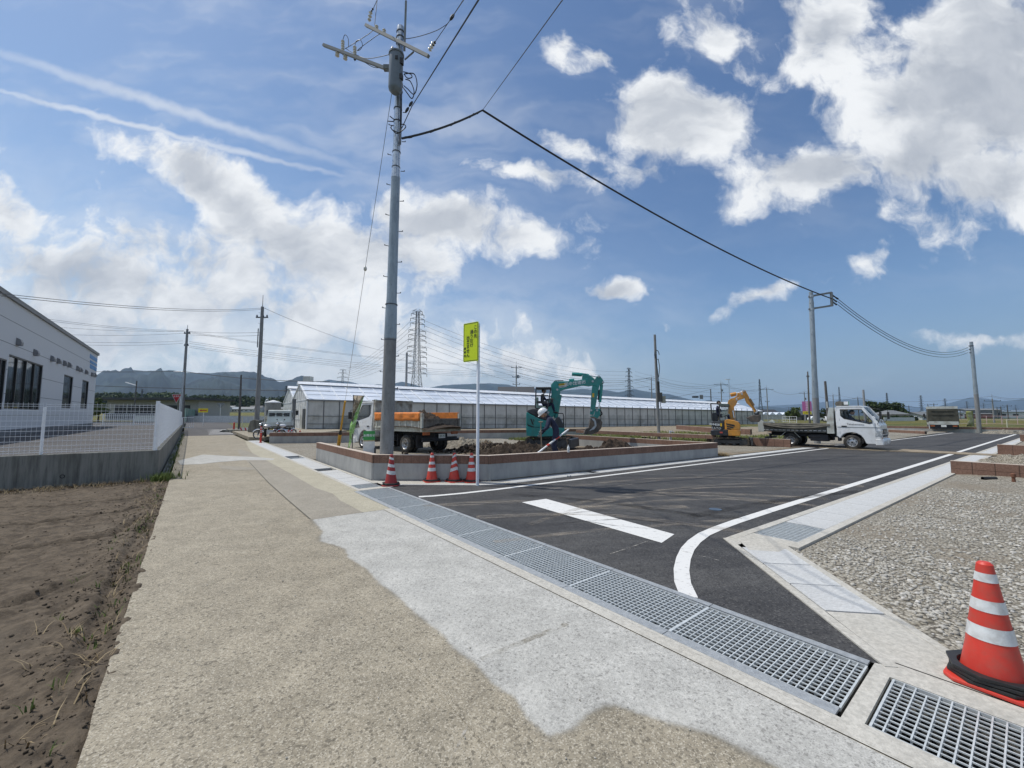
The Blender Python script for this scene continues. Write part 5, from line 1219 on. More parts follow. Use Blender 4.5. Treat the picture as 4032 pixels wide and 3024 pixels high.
def chassis(parent,x0,x1,W_,z0=.42,z1=.72):
    mb=MB()
    for s in(-1,1): mb.box(((x0+x1)/2,s*.34,(z0+z1)/2+.06),(x1-x0,.07,.20))
    for x in np.linspace(x0+.1,x1-.1,5): mb.box((x,0,(z0+z1)/2+.06),(.06,.68,.14))
    return mb
# ---- white flatbed tipper on the right
h_=R(-50); cT=Vector((math.cos(h_),math.sin(h_),0)); rT=Vector((math.sin(h_),-math.cos(h_),0))   # right side vector
TW=1.70; fw=Vector((16.12,19.38,0)); org=fw-rT*(TW/2-.12)-cT*2.5
tR=thing('tipper_truck','white flatbed tipper truck with its driver, crossing the road beside the orange excavator','truck',(org.x,org.y,0),h_)
cab(tR,1.94,TW,.78,1.45,1.21,2.06,1.62,M_white,2.5,.34,.34)
for x in(0,2.5):
    for s in(-1,1): wheel(tR,x,s*(TW/2-.12-(.02 if x==0 else 0)),.34,.20,s,dual=(x==0))
    if x==0:
        for s in(-1,1): wheel(tR,x,s*(TW/2-.37),.34,.18,s,dual=True)
chassis(tR,-1.0,3.2,TW).build('chassis',M_chassis,tR)
mb=MB(); mb.box((1.2,-.55,.50),(.75,.35,.34)); mb.box((1.25,.55,.50),(.6,.35,.32)); mb.lathe([(.13,0),(.13,.5)],14,c=(.75,-.62,.55),ax='X'); mb.box((2.0,-.62,.62),(.12,.25,.5)); mb.build('fuel_tank',M_chassis,tR,bev=.03)
mb=MB(); mb.lathe([(.10,0),(.10,.26),(.07,.30)],14,c=(1.98,-.70,.60)); mb.build('air_tank',mat('pale_green_grey',(.38,.44,.40),.4,.2),tR,smooth=True)
mb=MB()
mb.box((.25,0,.80),(3.1,1.72,.10)); mb.box((.25,-.83,.98),(3.05,.05,.34)); mb.box((.25,.83,.98),(3.05,.05,.34)); mb.build('bed',mat('dark_dirty_bed',(.06,.062,.058),.75,var=.3,dirt=(.25,.23,.18),dirta=.6,ds=4),tR,bev=.008)
mb=MB()
for k in range(16): mb.box((-1.2+.19*k,-.862,.845),(.13,.012,.028))
mb.build('rope_hooks',M_band,tR)
mb=MB()   # rolled canvas sagging along the side
for lay,(zz,sg,rad) in enumerate(((1.20,.03,.035),(1.17,.12,.04),(1.12,.17,.035))):
    mb.tube([(-1.2+2.9*t,-.88-.02*lay,zz-sg*4*t*(1-t)) for t in [k/14 for k in range(15)]],[rad*(.6+.6*math.sin(math.pi*k/14)) for k in range(15)],8)
mb.add(*(lambda V:(V,[(i,i+1,i+16,i+15) for i in range(14)]+[(i+15,i+16,i+31,i+30) for i in range(14)]))([(-1.2+2.9*k/14,-.90,1.20-.03*math.sin(math.pi*k/14)) for k in range(15)]+[(-1.2+2.9*k/14,-.93,1.12-.10*math.sin(math.pi*k/14)) for k in range(15)]+[(-1.2+2.9*k/14,-.90,1.05-.12*math.sin(math.pi*k/14)) for k in range(15)]))
mb.build('side_canvas',mat('olive_canvas',(.115,.11,.09),.85,var=.3,vs=8,dirt=(.22,.20,.165),dirta=.7,ds=3),tR,smooth=True)
mb=MB(); mb.add(*(lambda n:([(-1.2+3.0*i/n,-.8+1.6*j/8,1.17-.10*math.sin(math.pi*j/8)) for j in range(9) for i in range(n+1)],[(j*(n+1)+i,j*(n+1)+i+1,(j+1)*(n+1)+i+1,(j+1)*(n+1)+i) for j in range(8) for i in range(n)]))(10)); mb.build('bed_cover',MATS['olive_canvas'],tR,smooth=True)
mb=MB(); mb.prism([(-1.48,.72),(-1.20,.72),(-1.20,1.28),(-1.34,1.36),(-1.42,1.30),(-1.48,1.22)],-.87,-.81,'XZ'); mb.prism([(-1.48,.72),(-1.20,.72),(-1.20,1.28),(-1.34,1.36),(-1.42,1.30),(-1.48,1.22)],.81,.87,'XZ'); mb.box((-1.30,0,1.0),(.05,1.6,.50)); mb.lathe([(.05,-.03),(.05,.03)],12,ax='Y',c=(-1.38,-.84,1.37)); mb.build('tailgate',M_offwhite,tR,bev=.01)
mb=MB(); mb.prism([(1.58,.74),(1.86,.74),(1.86,1.98),(1.68,1.98),(1.58,1.4)],-.86,-.80,'XZ'); mb.prism([(1.58,.74),(1.86,.74),(1.86,1.98),(1.68,1.98),(1.58,1.4)],.80,.86,'XZ'); mb.box((1.78,0,1.35),(.06,1.66,1.25)); mb.box((1.72,-.86,.98),(.28,.10,.52)); mb.box((1.62,-.80,2.12),(.05,.05,.32)); mb.build('headboard',M_offwhite,tR,bev=.008)
mb=MB(); mb.lathe([(.13,-.75),(.13,.75)],12,ax='Y',c=(2.05,0,2.16)); mb.build('rolled_tarp',MATS['olive_canvas'],tR,smooth=True)
mb=MB(); mb.box((2.3,-.40,2.20),(.16,.30,.15)); g_=mb.build('roof_marker',M_white,tR); mb=MB(); mb.box((2.3,-.40,2.20),(.17,.14,.154)); mb.build('green_lamp',mat('green_paint',(.03,.30,.10),.4),g_)
mb=MB(); 
for x in(-.45,.42): mb.beam((x,-.80,.50 if x<0 else .48),(x+(.25 if x<0 else -.25),-.80,.76),.05,.02); mb.beam((x,.80,.50),(x+(.25 if x<0 else -.25),.80,.76),.05,.02)
mb.build('mudguard',M_offwhite,tR)
mb=MB(); mb.box((-1.15,0,.42),(.12,1.5,.10)); mb.box((-.95,-.7,.45),(.04,.28,.35)); mb.build('rear_guard',M_chassis,tR)
mb=MB()
for z,w in((1.045,.03),): mb.box((2.76,-TW/2-.003,z),(1.55,.006,.035))
mb.build('grey_stripe',mat('grey_stripe',(.28,.30,.31),.4),tR)
text_mesh('door_lettering','Tanakamatsu',.115,mat('dark_lettering',(.12,.13,.14),.5),tR,frame((2.66,-TW/2-.006,1.19),(1,0,-.03),(0,0,1)),spacing=1.05)
dj=dict(pelvis=(0,0,.0),waist=(-.06,0,.16),chest=(-.08,0,.38),neck=(-.04,0,.56),head=(.02,0,.70),face=(1,.0,-.05),shL=(-.06,.19,.46),elL=(.12,.22,.26),wrL=(.34,.12,.30),shR=(-.06,-.19,.46),elR=(.12,-.22,.26),wrR=(.34,-.12,.30),hipL=(.05,.10,-.02),knL=(.42,.12,.08),anL=(.52,.12,-.28),hipR=(.05,-.10,-.02),knR=(.42,-.12,.08),anR=(.52,-.12,-.28))
pt=Matrix.Translation(tR.location)@Matrix.Rotation(h_,4,'Z')@Vector((2.46,-.40,1.05))
person('driver in dark clothes sitting at the wheel of the white flatbed truck',pt,h_,dj,helmet=False,glove=M_skin)
# ---- white dump truck with soil, left
h2_=R(140); tL=thing('dump_truck','dirty white dump truck loaded with soil under orange side sheets, behind the tall pole','truck',(-3.92,18.37,0),h2_)
cab(tL,2.78,1.95,.95,1.55,1.36,2.28,1.66,M_white,3.42,.38,.38)
for x in(0,3.42):
    for s in(-1,1): wheel(tL,x,s*.93,.38,.23,s,dual=(x==0))
for s in(-1,1): wheel(tL,0,s*.66,.38,.2,s,dual=True)
chassis(tL,-1.1,3.9,1.9,.5,.85).build('chassis',M_chassis,tL)
mb=MB(); mb.box((1.9,.68,.62),(.7,.4,.4)); mb.box((1.9,-.68,.62),(.7,.4,.4)); mb.box((.72,.80,.55),(.04,.3,.5)); mb.box((-.70,.80,.5),(.04,.34,.55)); mb.lathe([(.16,0),(.16,.5)],14,c=(1.1,.7,.62),ax='X'); mb.box((-1.05,0,.62),(.10,1.9,.12)); mb.build('fuel_tank',M_chassis,tL,bev=.03)
mb=MB(); mb.tube([(-1.12,-1.0,.55),(-1.12,1.0,.55)],.06,10); mb.build('rear_guard',M_chassis,tL)
M_bedp=mat('dirty_cream_bed',(.54,.55,.49),.6,var=.12,dirt=(.25,.20,.13),dirta=.55,ds=3.5)
mb=MB(); mb.box((.60,0,.98),(3.6,2.06,.14)); mb.build('bed_floor',M_bedp,tL,bev=.01)
for s in(-1,1):
    mb=MB(); mb.box((.62,s*1.02,1.27),(3.45,.05,.46))
    for x in np.linspace(-.95,2.2,8): mb.box((x,s*1.05,1.27),(.09,.04,.46))
    mb.box((.62,s*1.05,1.06),(3.45,.035,.06)); mb.box((.62,s*1.05,1.485),(3.45,.05,.07)); mb.box((-1.14,s*1.03,1.30),(.10,.12,.75)); mb.build('side_gate',M_bedp,tL,bev=.006)
    mb=MB(); n=26; V=[]
    for r_ in range(5):
        for i in range(n+1): x=-1.05+3.4*i/n; V.append((x,s*(1.09+.035*(1+math.sin(i*1.1+r_*.9))*(.5 if r_ in(1,3) else .2)),1.38+.09*r_-.012*math.sin(i*.8)*(r_==0)))
    mb.add(V,[(r_*(n+1)+i,r_*(n+1)+i+1,(r_+1)*(n+1)+i+1,(r_+1)*(n+1)+i) for r_ in range(4) for i in range(n)]); so_=mb.build('orange_sheet',mat('orange_tarp',(.72,.22,.035),.6,var=.18,vs=5,dirt=(.35,.14,.05),dirta=.5,ds=4),tL,smooth=True)
    sd=so_.modifiers.new('t','SOLIDIFY'); sd.thickness=.02
    mb=MB(); mb.box((.62,s*1.0,1.60),(3.45,.035,.26)); mb.build('sideboard',M_bedp,tL)
    mb=MB(); mb.box((.62,s*.97,1.60),(3.43,.02,.27)); mb.build('orange_lining',MATS['orange_tarp'],tL)
mb=MB(); mb.box((-1.18,0,1.24),(.06,2.0,.44)); 
for y in np.linspace(-.9,.9,5): mb.box((-1.22,y,1.24),(.04,.07,.44))
mb.box((-1.22,0,1.44),(.06,2.0,.07)); mb.box((-1.22,0,1.05),(.06,2.0,.07)); mb.build('tailgate',mat('rusty_tailgate',(.20,.175,.145),.8,var=.25,dirt=(.10,.07,.05),dirta=.6,ds=4),tL)
mb=MB(); mb.box((2.42,0,1.7),(.06,2.0,1.25)); mb.box((2.50,0,2.30),(.35,2.1,.06)); 
for s in(-1,1): mb.box((2.45,s*1.0,1.7),(.14,.10,1.3))
mb.build('headboard',mat('rusty_headboard',(.45,.45,.40),.7,var=.15,dirt=(.16,.12,.085),dirta=.9,ds=2.5),tL)
mb=MB(); mb.box((-1.16,-.02,.60+.12),(.012,.36,.18)); npl=mb.build('number_plate',MATS['plate_white'],tL)
text_mesh('plate_number','37-75',.11,mat('plate_green',(.03,.12,.05),.5),npl,frame((-1.172,-.02,.715),(0,-1,0),(0,0,1)))
for s in(-1,1): mb=MB(); mb.box((-1.10,s*.78,.86),(.08,.34,.16)); mb.build('tail_light',mat('tail_lens',(.45,.12,.03),.3,coat=.8),tL,bev=.01)
# rear quarter glass low window in the near door
mb=MB(); mb.prism([(3.85,1.02),(4.25,.98),(4.25,1.30),(4.02,1.34)],.972,.985,'XZ'); mb.build('door_low_window',M_glass,tL)
so=mound('soil_load',-3.92,18.37,1.55,.92,.72,M_dsoil,'heap of dark soil loaded in the dump truck bed','soil',h2_,70,rough=.55,seed=3,z0=1.22)
for v in so.data.vertices: pass
so.location=(math.cos(h2_)*.15,math.sin(h2_)*.15,-.02)
# ---- canvas truck at the far end of the road
hv=R(68); pF=D(3716,1700,40.2); tF=thing('canvas_truck','white truck with an olive canvas back, parked facing away at the end of the road','truck',(pF.x,pF.y,0),hv)
hv=math.atan2(pF.y,pF.x)+R(3); tF.rotation_euler=(0,0,hv)
M_canv=mat('olive_canvas_cover',(.055,.055,.042),.9,var=.25,vs=3,dirt=(.10,.095,.075),dirta=.5,ds=2)
cab(tF,2.2,1.95,.8,1.5,1.3,2.15,1.6,M_white,2.9,.36,.36)
for x in(.4,2.9):
    for s in(-1,1): wheel(tF,x,s*.9,.36,.24,s,dual=(x<1))
chassis(tF,-.5,3.4,1.9).build('chassis',M_chassis,tF)
mb=MB(); mb.box((.75,0,.85),(2.7,2.1,.12)); mb.box((-.62,0,.86),(.05,2.0,.32)); mb.build('bed',M_offwhite,tF,bev=.01)
mb=MB(); mb.box((.80,0,1.58),(2.75,2.14,1.34),taper=(1,.95)); 
for z in(2.06,1.7): mb.box((-.60,.05,z),(.05,1.5,.05))
mb.build('canvas_back',M_canv,tF,bev=.05)
mb=MB(); mb.box((.80,0,2.29),(2.7,2.0,.10)); 
for s in(-1,1): mb.box((.80,s*1.0,2.38),(2.7,.04,.22))
mb.box((-.52,0,2.38),(.04,2.0,.22)); mb.build('top_board',M_offwhite,tF)
mb=MB(); mb.box((-.66,0,.58),(.02,.36,.18)); mb.build('number_plate',MATS['plate_white'],tF); mb=MB(); mb.box((-.50,0,.50),(.12,1.9,.42)); mb.build('rear_guard',M_chassis,tF)
for s in(-1,1): mb=MB(); mb.box((-.62,s*.75,.58),(.06,.3,.10)); mb.build('tail_light',MATS['tail_lens'],tF); mb=MB(); mb.box((-.45,s*.95,.55),(.04,.12,.5)); mb.build('mud_flap',M_white if s>0 else M_black,tF)
# ---- small white kei truck by the greenhouse, seen from behind
pk=D(1082,1719,27); hk=math.atan2(pk.y,pk.x)+R(-9); kt=thing('small_pickup','small white pickup truck seen from behind, parked in front of the greenhouse gable','truck',(pk.x,pk.y,.2),hk)
cab(kt,1.45,1.50,.5,1.25,1.1,1.78,1.25,mat('pale_green_white_paint',(.55,.60,.59),.4,var=.04,dirt=(.35,.33,.28),dirta=.3),2.15,.27,.27)
MK=MATS['pale_green_white_paint']
for x in(.35,2.15):
    for s in(-1,1): wheel(kt,x,s*.62,.27,.15,s)
chassis(kt,-.3,2.4,1.4,.3,.5).build('chassis',M_chassis,kt)
mb=MB(); mb.box((.42,0,.62),(1.98,1.46,.06)); mb.box((-.56,0,.80),(.04,1.46,.34)); mb.box((.42,.71,.80),(1.98,.035,.34)); mb.box((.42,-.71,.80),(1.98,.035,.34)); mb.build('bed',MK,kt,bev=.008)
mb=MB(); mb.box((-.585,0,.66),(.02,1.42,.05)); mb.build('rust_line',mat('rust',(.28,.17,.07),.9),kt)
mb=MB(); mb.tube([(1.42,-.70,.95),(1.42,-.66,1.72),(1.42,.66,1.72),(1.42,.70,.95)],.022,6); mb.tube([(1.40,-.22,1.3),(1.40,-.22,1.72)],.015,6); mb.tube([(1.40,.22,1.3),(1.40,.22,1.72)],.015,6); mb.box((1.42,0,1.12),(.04,1.40,.34)); mb.build('cab_guard',MK,kt)
for y,w_ in((-.45,.34),(0,.36),(.45,.34)): mb=MB(); mb.box((1.405,y,1.46),(.02,w_,.24)); mb.build('rear_window',M_glass,kt,bev=.01)
mb=MB(); mb.box((1.43,0,1.66),(.03,1.34,.14)); mb.box((1.43,0,1.34),(.03,1.34,.05)); mb.build('back_rail',MK,kt)
mb=MB(); mb.box((-.60,.05,.46),(.015,.33,.165)); kp=mb.build('number_plate',mat('plate_yellow',(.70,.50,.05),.5),kt)
text_mesh('plate_number','85-13',.10,M_black,kp,frame((-.612,.05,.46),(0,-1,0),(0,0,1)))
# ------------------------------------------------------------------ excavators
M_teal=mat('teal_paint',(.018,.26,.235),.38,var=.08,dirt=(.10,.14,.12),dirta=.35,ds=2.5,coat=.3); M_orange=mat('yellow_orange_paint',(.60,.27,.035),.4,var=.08,dirt=(.25,.15,.07),dirta=.45,ds=2.5,coat=.3)
M_track_r=mat('track_rubber',(.025,.024,.022),.9,var=.3,dirt=(.22,.17,.12),dirta=.8,ds=5); M_bucket=mat('worn_bucket_steel',(.10,.09,.08),.6,.4,var=.3,dirt=(.22,.17,.12),dirta=.7,ds=4); M_cw=mat('dark_grey_cover',(.04,.042,.045),.5,var=.1,dirt=(.12,.11,.10),dirta=.3)
def crawler(parent,L,w,h,y,nm='track',x0=0):
    r=h/2; prof=[(x0+L/2-r+r*math.cos(a),r+r*math.sin(a)) for a in [R(k) for k in range(-90,91,18)]]+[(x0-L/2+r+r*math.cos(a),r+r*math.sin(a)) for a in [R(k) for k in range(90,271,18)]]
    mb=MB(); k=len(prof)
    inn=[(x0+(a-x0)*(1-.09/L*2),r+(b-r)*(1-.05/r)) for a,b in prof]
    vs=[(a,y-w/2,b) for a,b in prof]+[(a,y+w/2,b) for a,b in prof]+[(a,y-w/2,b) for a,b in inn]+[(a,y+w/2,b) for a,b in inn]
    fs=[(i,(i+1)%k,(i+1)%k+k,i+k) for i in range(k)]+[(i+2*k,i+3*k,(i+1)%k+3*k,(i+1)%k+2*k) for i in range(k)]+[(i,i+2*k,(i+1)%k+2*k,(i+1)%k) for i in range(k)]+[(i+k,(i+1)%k+k,(i+1)%k+3*k,i+3*k) for i in range(k)]
    mb.add(vs,fs)
    per=2*(L-h)+math.pi*h; n=int(per/.11)
    for i in range(n):
        s=per*i/n
        if s<L-h: c=(x0-L/2+r+s,0,-1)
        elif s<L-h+math.pi*r: a=-math.pi/2+(s-(L-h))/r; c=(x0+L/2-r+r*math.cos(a),r+r*math.sin(a),a)
        elif s<2*(L-h)+math.pi*r: c=(x0+L/2-r-(s-(L-h)-math.pi*r),h,-2)
        else: a=math.pi/2+(s-2*(L-h)-math.pi*r)/r; c=(x0-L/2+r+r*math.cos(a),r+r*math.sin(a),a)
        if c[2]==-1: mb.box((c[0],y,.0),(.045,w+.004,.05))
        elif c[2]==-2: mb.box((c[0],y,h),(.045,w+.004,.05))
        else: mb.box((c[0],y,c[1]),(.05,w+.004,.045),rot=(0,-c[2],0))
    t=mb.build(nm,M_track_r,parent)
    mb=MB()
    for x in(x0-L/2+r,x0+L/2-r): mb.lathe([(r*.72,-w*.42),(r*.72,w*.42)],18,ax='Y',c=(x,y,r)); mb.lathe([(r*.3,-w*.5),(r*.3,w*.5)],12,ax='Y',c=(x,y,r))
    for x in np.linspace(x0-L*.28,x0+L*.28,4): mb.lathe([(r*.32,-w*.4),(r*.32,w*.4)],12,ax='Y',c=(x,y,r*.42))
    mb.box((x0,y,r*1.05),(L-h*.9,w*.5,r*.8)); mb.build('rollers',M_cw,t)
def excav(kind,label,C,dep,u0,vg,paint,parts,yoff,rz=0,group=None):
    base=D(u0,vg,dep); e=thing('excavator',label,'excavator',(base.x,base.y,0),rz,group)
    view=Vector((base.x,base.y,0)).normalized()
    def Q(x,y,dy=0):
        u,v=C(x,y); dr=RAY(u,v)
        # intersect with the vertical boom plane through the machine (parallel to local x axis), offset dy
        c,s=math.cos(rz),math.sin(rz); n=Vector((-s,c,0)); p0=Vector((base.x,base.y,0))+n*dy
        t=(p0.dot(n))/(dr.x*n.x+dr.y*n.y); p=Vector((0,0,CAMH))+dr*t; q=p-Vector((base.x,base.y,0))
        return (q.x*c+q.y*s,q.z)
    return e,Q
def pz(Q,pts,dy=0): return [Q(x,y,dy) for x,y in pts]
def plate(nm,Q,pts,y0,y1,m,par,bev=.012,dyq=None):
    mb=MB(); mb.prism(pz(Q,pts,(y0+y1)/2 if dyq is None else dyq),y0,y1,'XZ'); return mb.build(nm,m,par,bev=bev,seg=2)
def rod(nm,Q,a,b,r,y,m,par,n=12):
    A=Q(*a,y);B=Q(*b,y); mb=MB(); mb.tube([(A[0],y,A[1]),(B[0],y,B[1])],r,n); return mb.build(nm,m,par,smooth=True)
def pin(Q,p,r,y0,y1,m,par,nm='pin'):
    A=Q(*p,0); mb=MB(); mb.lathe([(r,y0),(r,y1)],14,ax='Y',c=(A[0],0,A[1])); return mb.build(nm,m,par)
C6=lambda x,y:(2050+.2411*x,1400+.2411*y)
e1,Q1=excav('t','teal mini excavator raising its boom to the right behind the bending worker',C6,19.4,2150,1763,M_teal,None,0,rz=R(-8))
# undercarriage points towards the lower right
u1=bpy.data.objects.new('undercarriage',None); COL.objects.link(u1); u1.parent=e1; u1.rotation_euler=(0,0,R(-14)); u1.location=(.25,0,.10)
crawler(u1,2.1,.32,.50,-.62); crawler(u1,2.1,.32,.50,.62)
mb=MB(); mb.box((0,0,.33),(1.1,.95,.26)); mb.lathe([(.42,.42),(.42,.62)],24); mb.build('track_frame',M_cw,u1)
mb=MB(); mb.prism([(1.05,.02),(1.16,.05),(1.14,.42),(1.05,.45)],-.8,.8,'XZ'); mb.box((.75,-.4,.25),(.7,.08,.10)); mb.box((.75,.4,.25),(.7,.08,.10)); mb.build('dozer_blade',M_cw,u1)
def house(e,Q,zlo_pts,m,w,nm='house_body',bev=.1): return plate(nm,Q,zlo_pts,-w/2,w/2,m,e,bev=bev,dyq=-w/2)
house(e1,Q1,[(88,1165),(95,1310),(300,1325),(470,1320),(710,1300),(715,1185),(600,1180),(300,1180)],M_teal,1.5,'counterweight',.09)
house(e1,Q1,[(90,935),(88,1160),(110,1172),(470,1176),(480,1080),(330,1040),(160,960),(110,925)],M_teal,1.46,'side_cover',.09)
house(e1,Q1,[(104,925),(120,885),(190,868),(300,876),(420,930),(470,1000),(480,1075),(330,1034),(170,958)],mat('dark_engine_hood',(.055,.055,.06),.45,var=.06),1.40,'engine_hood',.10)
mb=MB()
for k in range(4): 
    a=Q1(232,925+32*k,-.71); b=Q1(300,955+32*k,-.71); mb.beam((a[0],-.715,a[1]),(b[0],-.715,b[1]),.02,.05)
mb.build('air_vent',M_black,e1)
for P in([(155,1030),(180,1035),(215,1130),(190,1125)],[(205,1040),(220,1042),(222,1080),(210,1085)],[(100,1100),(130,1130),(215,1160),(225,1176),(180,1165),(120,1150)]): plate('black_decal',Q1,P,-.745,-.735,M_black,e1,bev=0)
plate('right_cover',Q1,[(600,1000),(560,1060),(560,1180),(715,1185),(700,1120),(640,1000)],-.55,.7,M_cw,e1,.05)
mb=MB(); A=[Q1(*p,-.5) for p in((605,945),(690,945),(705,1000),(700,1190))]; mb.tube([(a,-.5,b) for a,b in A],.025,6); A=[Q1(*p,-.5) for p in((640,1050),(700,1050))]; mb.tube([(a,-.5,b) for a,b in A],.02,6); mb.build('guard_rail',M_black,e1)
# canopy
def bars(nm,Q,segs,y,w,m,par):
    mb=MB()
    for a,b in segs: A=Q(*a,y);B=Q(*b,y); mb.beam((A[0],y,A[1]),(B[0],y,B[1]),w,w)
    return mb.build(nm,m,par)
yc0,yc1=-.62,.38
for y in(yc0,yc1): bars('canopy_frame',Q1,[((252,545),(240,860)),((255,540),(490,545)),((262,655),(452,655)),((395,560),(345,772)),((262,772),(440,772)),((240,860),(420,880)),((490,545),(440,870)),((268,752),(430,752))],y,.055,M_cw,e1)
mb=MB(); a=Q1(245,535,yc0); b=Q1(495,545,yc0); mb.box(((a[0]+b[0])/2,(yc0+yc1)/2,a[1]+.02),(b[0]-a[0],yc1-yc0+.1,.07)); mb.build('canopy_roof',M_cw,e1,bev=.02)
mb=MB(); a=Q1(340,820,-.1); mb.box((a[0],-.1,a[1]-.1),(.42,.42,.12)); mb.box((a[0]-.2,-.1,a[1]+.15),(.10,.42,.5)); mb.build('seat',mat('pale_green_panel',(.33,.45,.38),.6),e1,bev=.02)
oj=dict(dj); op=Q1(375,800,0); w0=e1.matrix_basis if False else (Matrix.Translation(e1.location)@Matrix.Rotation(R(-8),4,'Z'))
person('operator in dark clothes sitting under the canopy of the teal excavator',w0@Vector((op[0]+.0,-.05,op[1]-.05)),R(-8),dj,helmet=False,glove=M_skin,feet=True)
# boom
plate('boom',Q1,[(430,940),(505,620),(500,540),(495,490),(530,440),(590,420),(640,545),(652,600),(562,960),(520,1015),(440,965)],-.15,.11,M_teal,e1)
bx=plate('boom_front',Q1,[(560,425),(760,422),(1030,395),(1095,372),(1105,500),(1000,492),(700,560),(655,580),(600,560),(545,480)],-.14,.10,M_teal,e1)
plate('boom_joint',Q1,[(1000,385),(1010,300),(1060,296),(1180,360),(1245,425),(1262,520),(1195,486),(1105,506),(1055,485)],-.12,.08,M_teal,e1)
plate('arm',Q1,[(1170,490),(1185,420),(1250,335),(1300,342),(1345,400),(1357,450),(1335,482),(1292,480),(1272,560),(1236,760),(1215,880),(1190,972),(1130,962),(1140,860),(1158,560)],-.10,.06,M_teal,e1)
rod('swing_cylinder',Q1,(838,302),(1000,312),.085,-.02,M_teal,e1); rod('cylinder_rod',Q1,(1060,312),(1258,352),.03,-.02,M_chrome,e1); rod('arm_cylinder',Q1,(985,305),(1115,325),.06,-.02,M_teal,e1)
rod('bucket_cylinder',Q1,(1322,480),(1292,760),.075,-.02,M_teal,e1); rod('cylinder_rod',Q1,(1290,758),(1275,875),.03,-.02,M_chrome,e1); rod('hydraulic_line',Q1,(1280,560),(1262,725),.025,-.14,M_cable,e1)
rod('lift_cylinder',Q1,(640,640),(572,1020),.10,-.02,M_teal,e1); rod('cylinder_rod',Q1,(600,650),(560,850),.03,.12,M_chrome,e1)
rod('link_bar',Q1,(1135,893),(1300,885),.055,-.02,M_teal,e1); rod('link_bar',Q1,(1300,885),(1332,955),.03,-.02,M_black,e1); rod('link_bar',Q1,(1332,955),(1290,990),.03,-.02,M_black,e1)
plate('quick_coupler',Q1,[(1215,900),(1290,900),(1300,960),(1245,1040),(1150,1010),(1130,985),(1200,975)],-.13,.09,M_teal,e1)
plate('bucket',Q1,[(1140,1003),(1190,998),(1245,1030),(1300,1042),(1327,1092),(1310,1180),(1250,1248),(1150,1285),(1020,1282),(1058,1190),(1108,1172),(1130,1060)],-.36,.30,M_bucket,e1,.02)
plate('bucket_rim',Q1,[(1150,1020),(1205,1030),(1232,1080),(1240,1150),(1200,1205),(1120,1230),(1165,1190),(1210,1140),(1200,1080)],-.37,-.355,M_steel,e1,0)
rod('boom_hose',Q1,(500,480),(560,415),.02,-.1,M_cable,e1); rod('boom_hose',Q1,(560,412),(700,408),.022,-.1,M_cable,e1)
rod('top_valve',Q1,(790,402),(875,398),.06,-.02,M_teal,e1); rod('work_lamp',Q1,(470,715),(470,765),.10,-.18,M_teal,e1); rod('work_lamp_glass',Q1,(500,715),(502,765),.08,-.2,M_cw,e1)
a=Q1(668,465,-.15); b=Q1(748,450,-.15)
plate('yellow_sticker',Q1,[(620,462),(750,445),(752,480),(622,495)],-.146,-.141,mat('yellow_sticker',(.70,.45,.03),.5),bx,0)
plate('white_sticker',Q1,[(622,496),(752,481),(753,510),(624,528)],-.146,-.141,M_band,bx,0)
def qtext(nm,body,Q,cx,cy,x2,y2,size,m,par,y=-.149,sp=1.0,bold=0):
    A=Q(cx,cy,y);B=Q(x2,y2,y); return text_mesh(nm,body,size,m,par,frame((A[0],y,A[1]),(B[0]-A[0],0,B[1]-A[1]),(-(B[1]-A[1]),0,B[0]-A[0])),spacing=sp,bold=bold)
qtext('boom_lettering','田中総建㈱',Q1,888,455,988,443,.19,mat('white_lettering',(.75,.78,.78),.5),bx,sp=1.12,bold=.003)
qtext('sticker_lettering','作業半径内立入禁止',Q1,686,470,786,458,.055,M_black,bx,y=-.148); qtext('sticker_lettering','027-352-1180',Q1,688,505,788,491,.075,M_black,bx,y=-.148)
plate('arm_sticker',Q1,[(1170,618),(1202,612),(1200,680),(1172,685)],-.106,-.101,MATS['yellow_sticker'],e1,0)
for p in((1272,345),(1175,425),(1345,440),(600,560),(455,930),(1150,895),(1245,895)): pin(Q1,p,.05,-.17,.13,M_steel,e1)
# ---- orange excavator
C2=lambda x,y:(2700+.1808*x,1480+.1808*y)
e2,Q2=excav('o','orange and black mini excavator with raised arm, between the plots and the flatbed truck',C2,22.0,2862,1752,M_orange,None,0,rz=R(-30))
u2=bpy.data.objects.new('undercarriage',None); COL.objects.link(u2); u2.parent=e2; u2.rotation_euler=(0,0,R(4)); u2.location=(.05,0,.02)
crawler(u2,1.75,.30,.42,-.56,x0=.1); crawler(u2,1.75,.30,.42,.56,x0=-.15)
mb=MB(); mb.box((0,0,.28),(.95,.8,.22)); mb.lathe([(.36,.34),(.36,.52)],24); mb.build('track_frame',M_cw,u2)
mb=MB(); mb.prism([(1.02,.05),(1.12,.08),(1.10,.42),(1.02,.44)],-.78,.78,'XZ'); mb.box((.75,0,.25),(.6,.5,.08)); mb.build('dozer_blade',M_cw,u2)
def hs(pts,m,y0,y1,nm,bev=.05): return plate(nm,Q2,pts,y0,y1,m,e2,bev=bev,dyq=y0)
M_cwb=mat('black_rear_cover',(.02,.024,.032),.35,var=.08,dirt=(.10,.09,.08),dirta=.3)
hs([(540,1190),(545,1285),(600,1300),(925,1305),(920,1190)],M_cwb,-.70,.60,'rear_counterweight',.08)
hs([(920,1192),(928,1305),(1180,1308),(1195,1290),(1192,1180),(925,1178)],M_orange,-.70,.60,'lower_body',.08)
hs([(556,990),(560,1165),(850,1178),(845,995)],M_cwb,-.68,.55,'rear_cover',.06)
oc2=hs([(845,960),(850,1176),(1190,1178),(1185,1050),(1140,1000),(1050,965),(930,945)],M_orange,-.69,.58,'side_cover',.08)
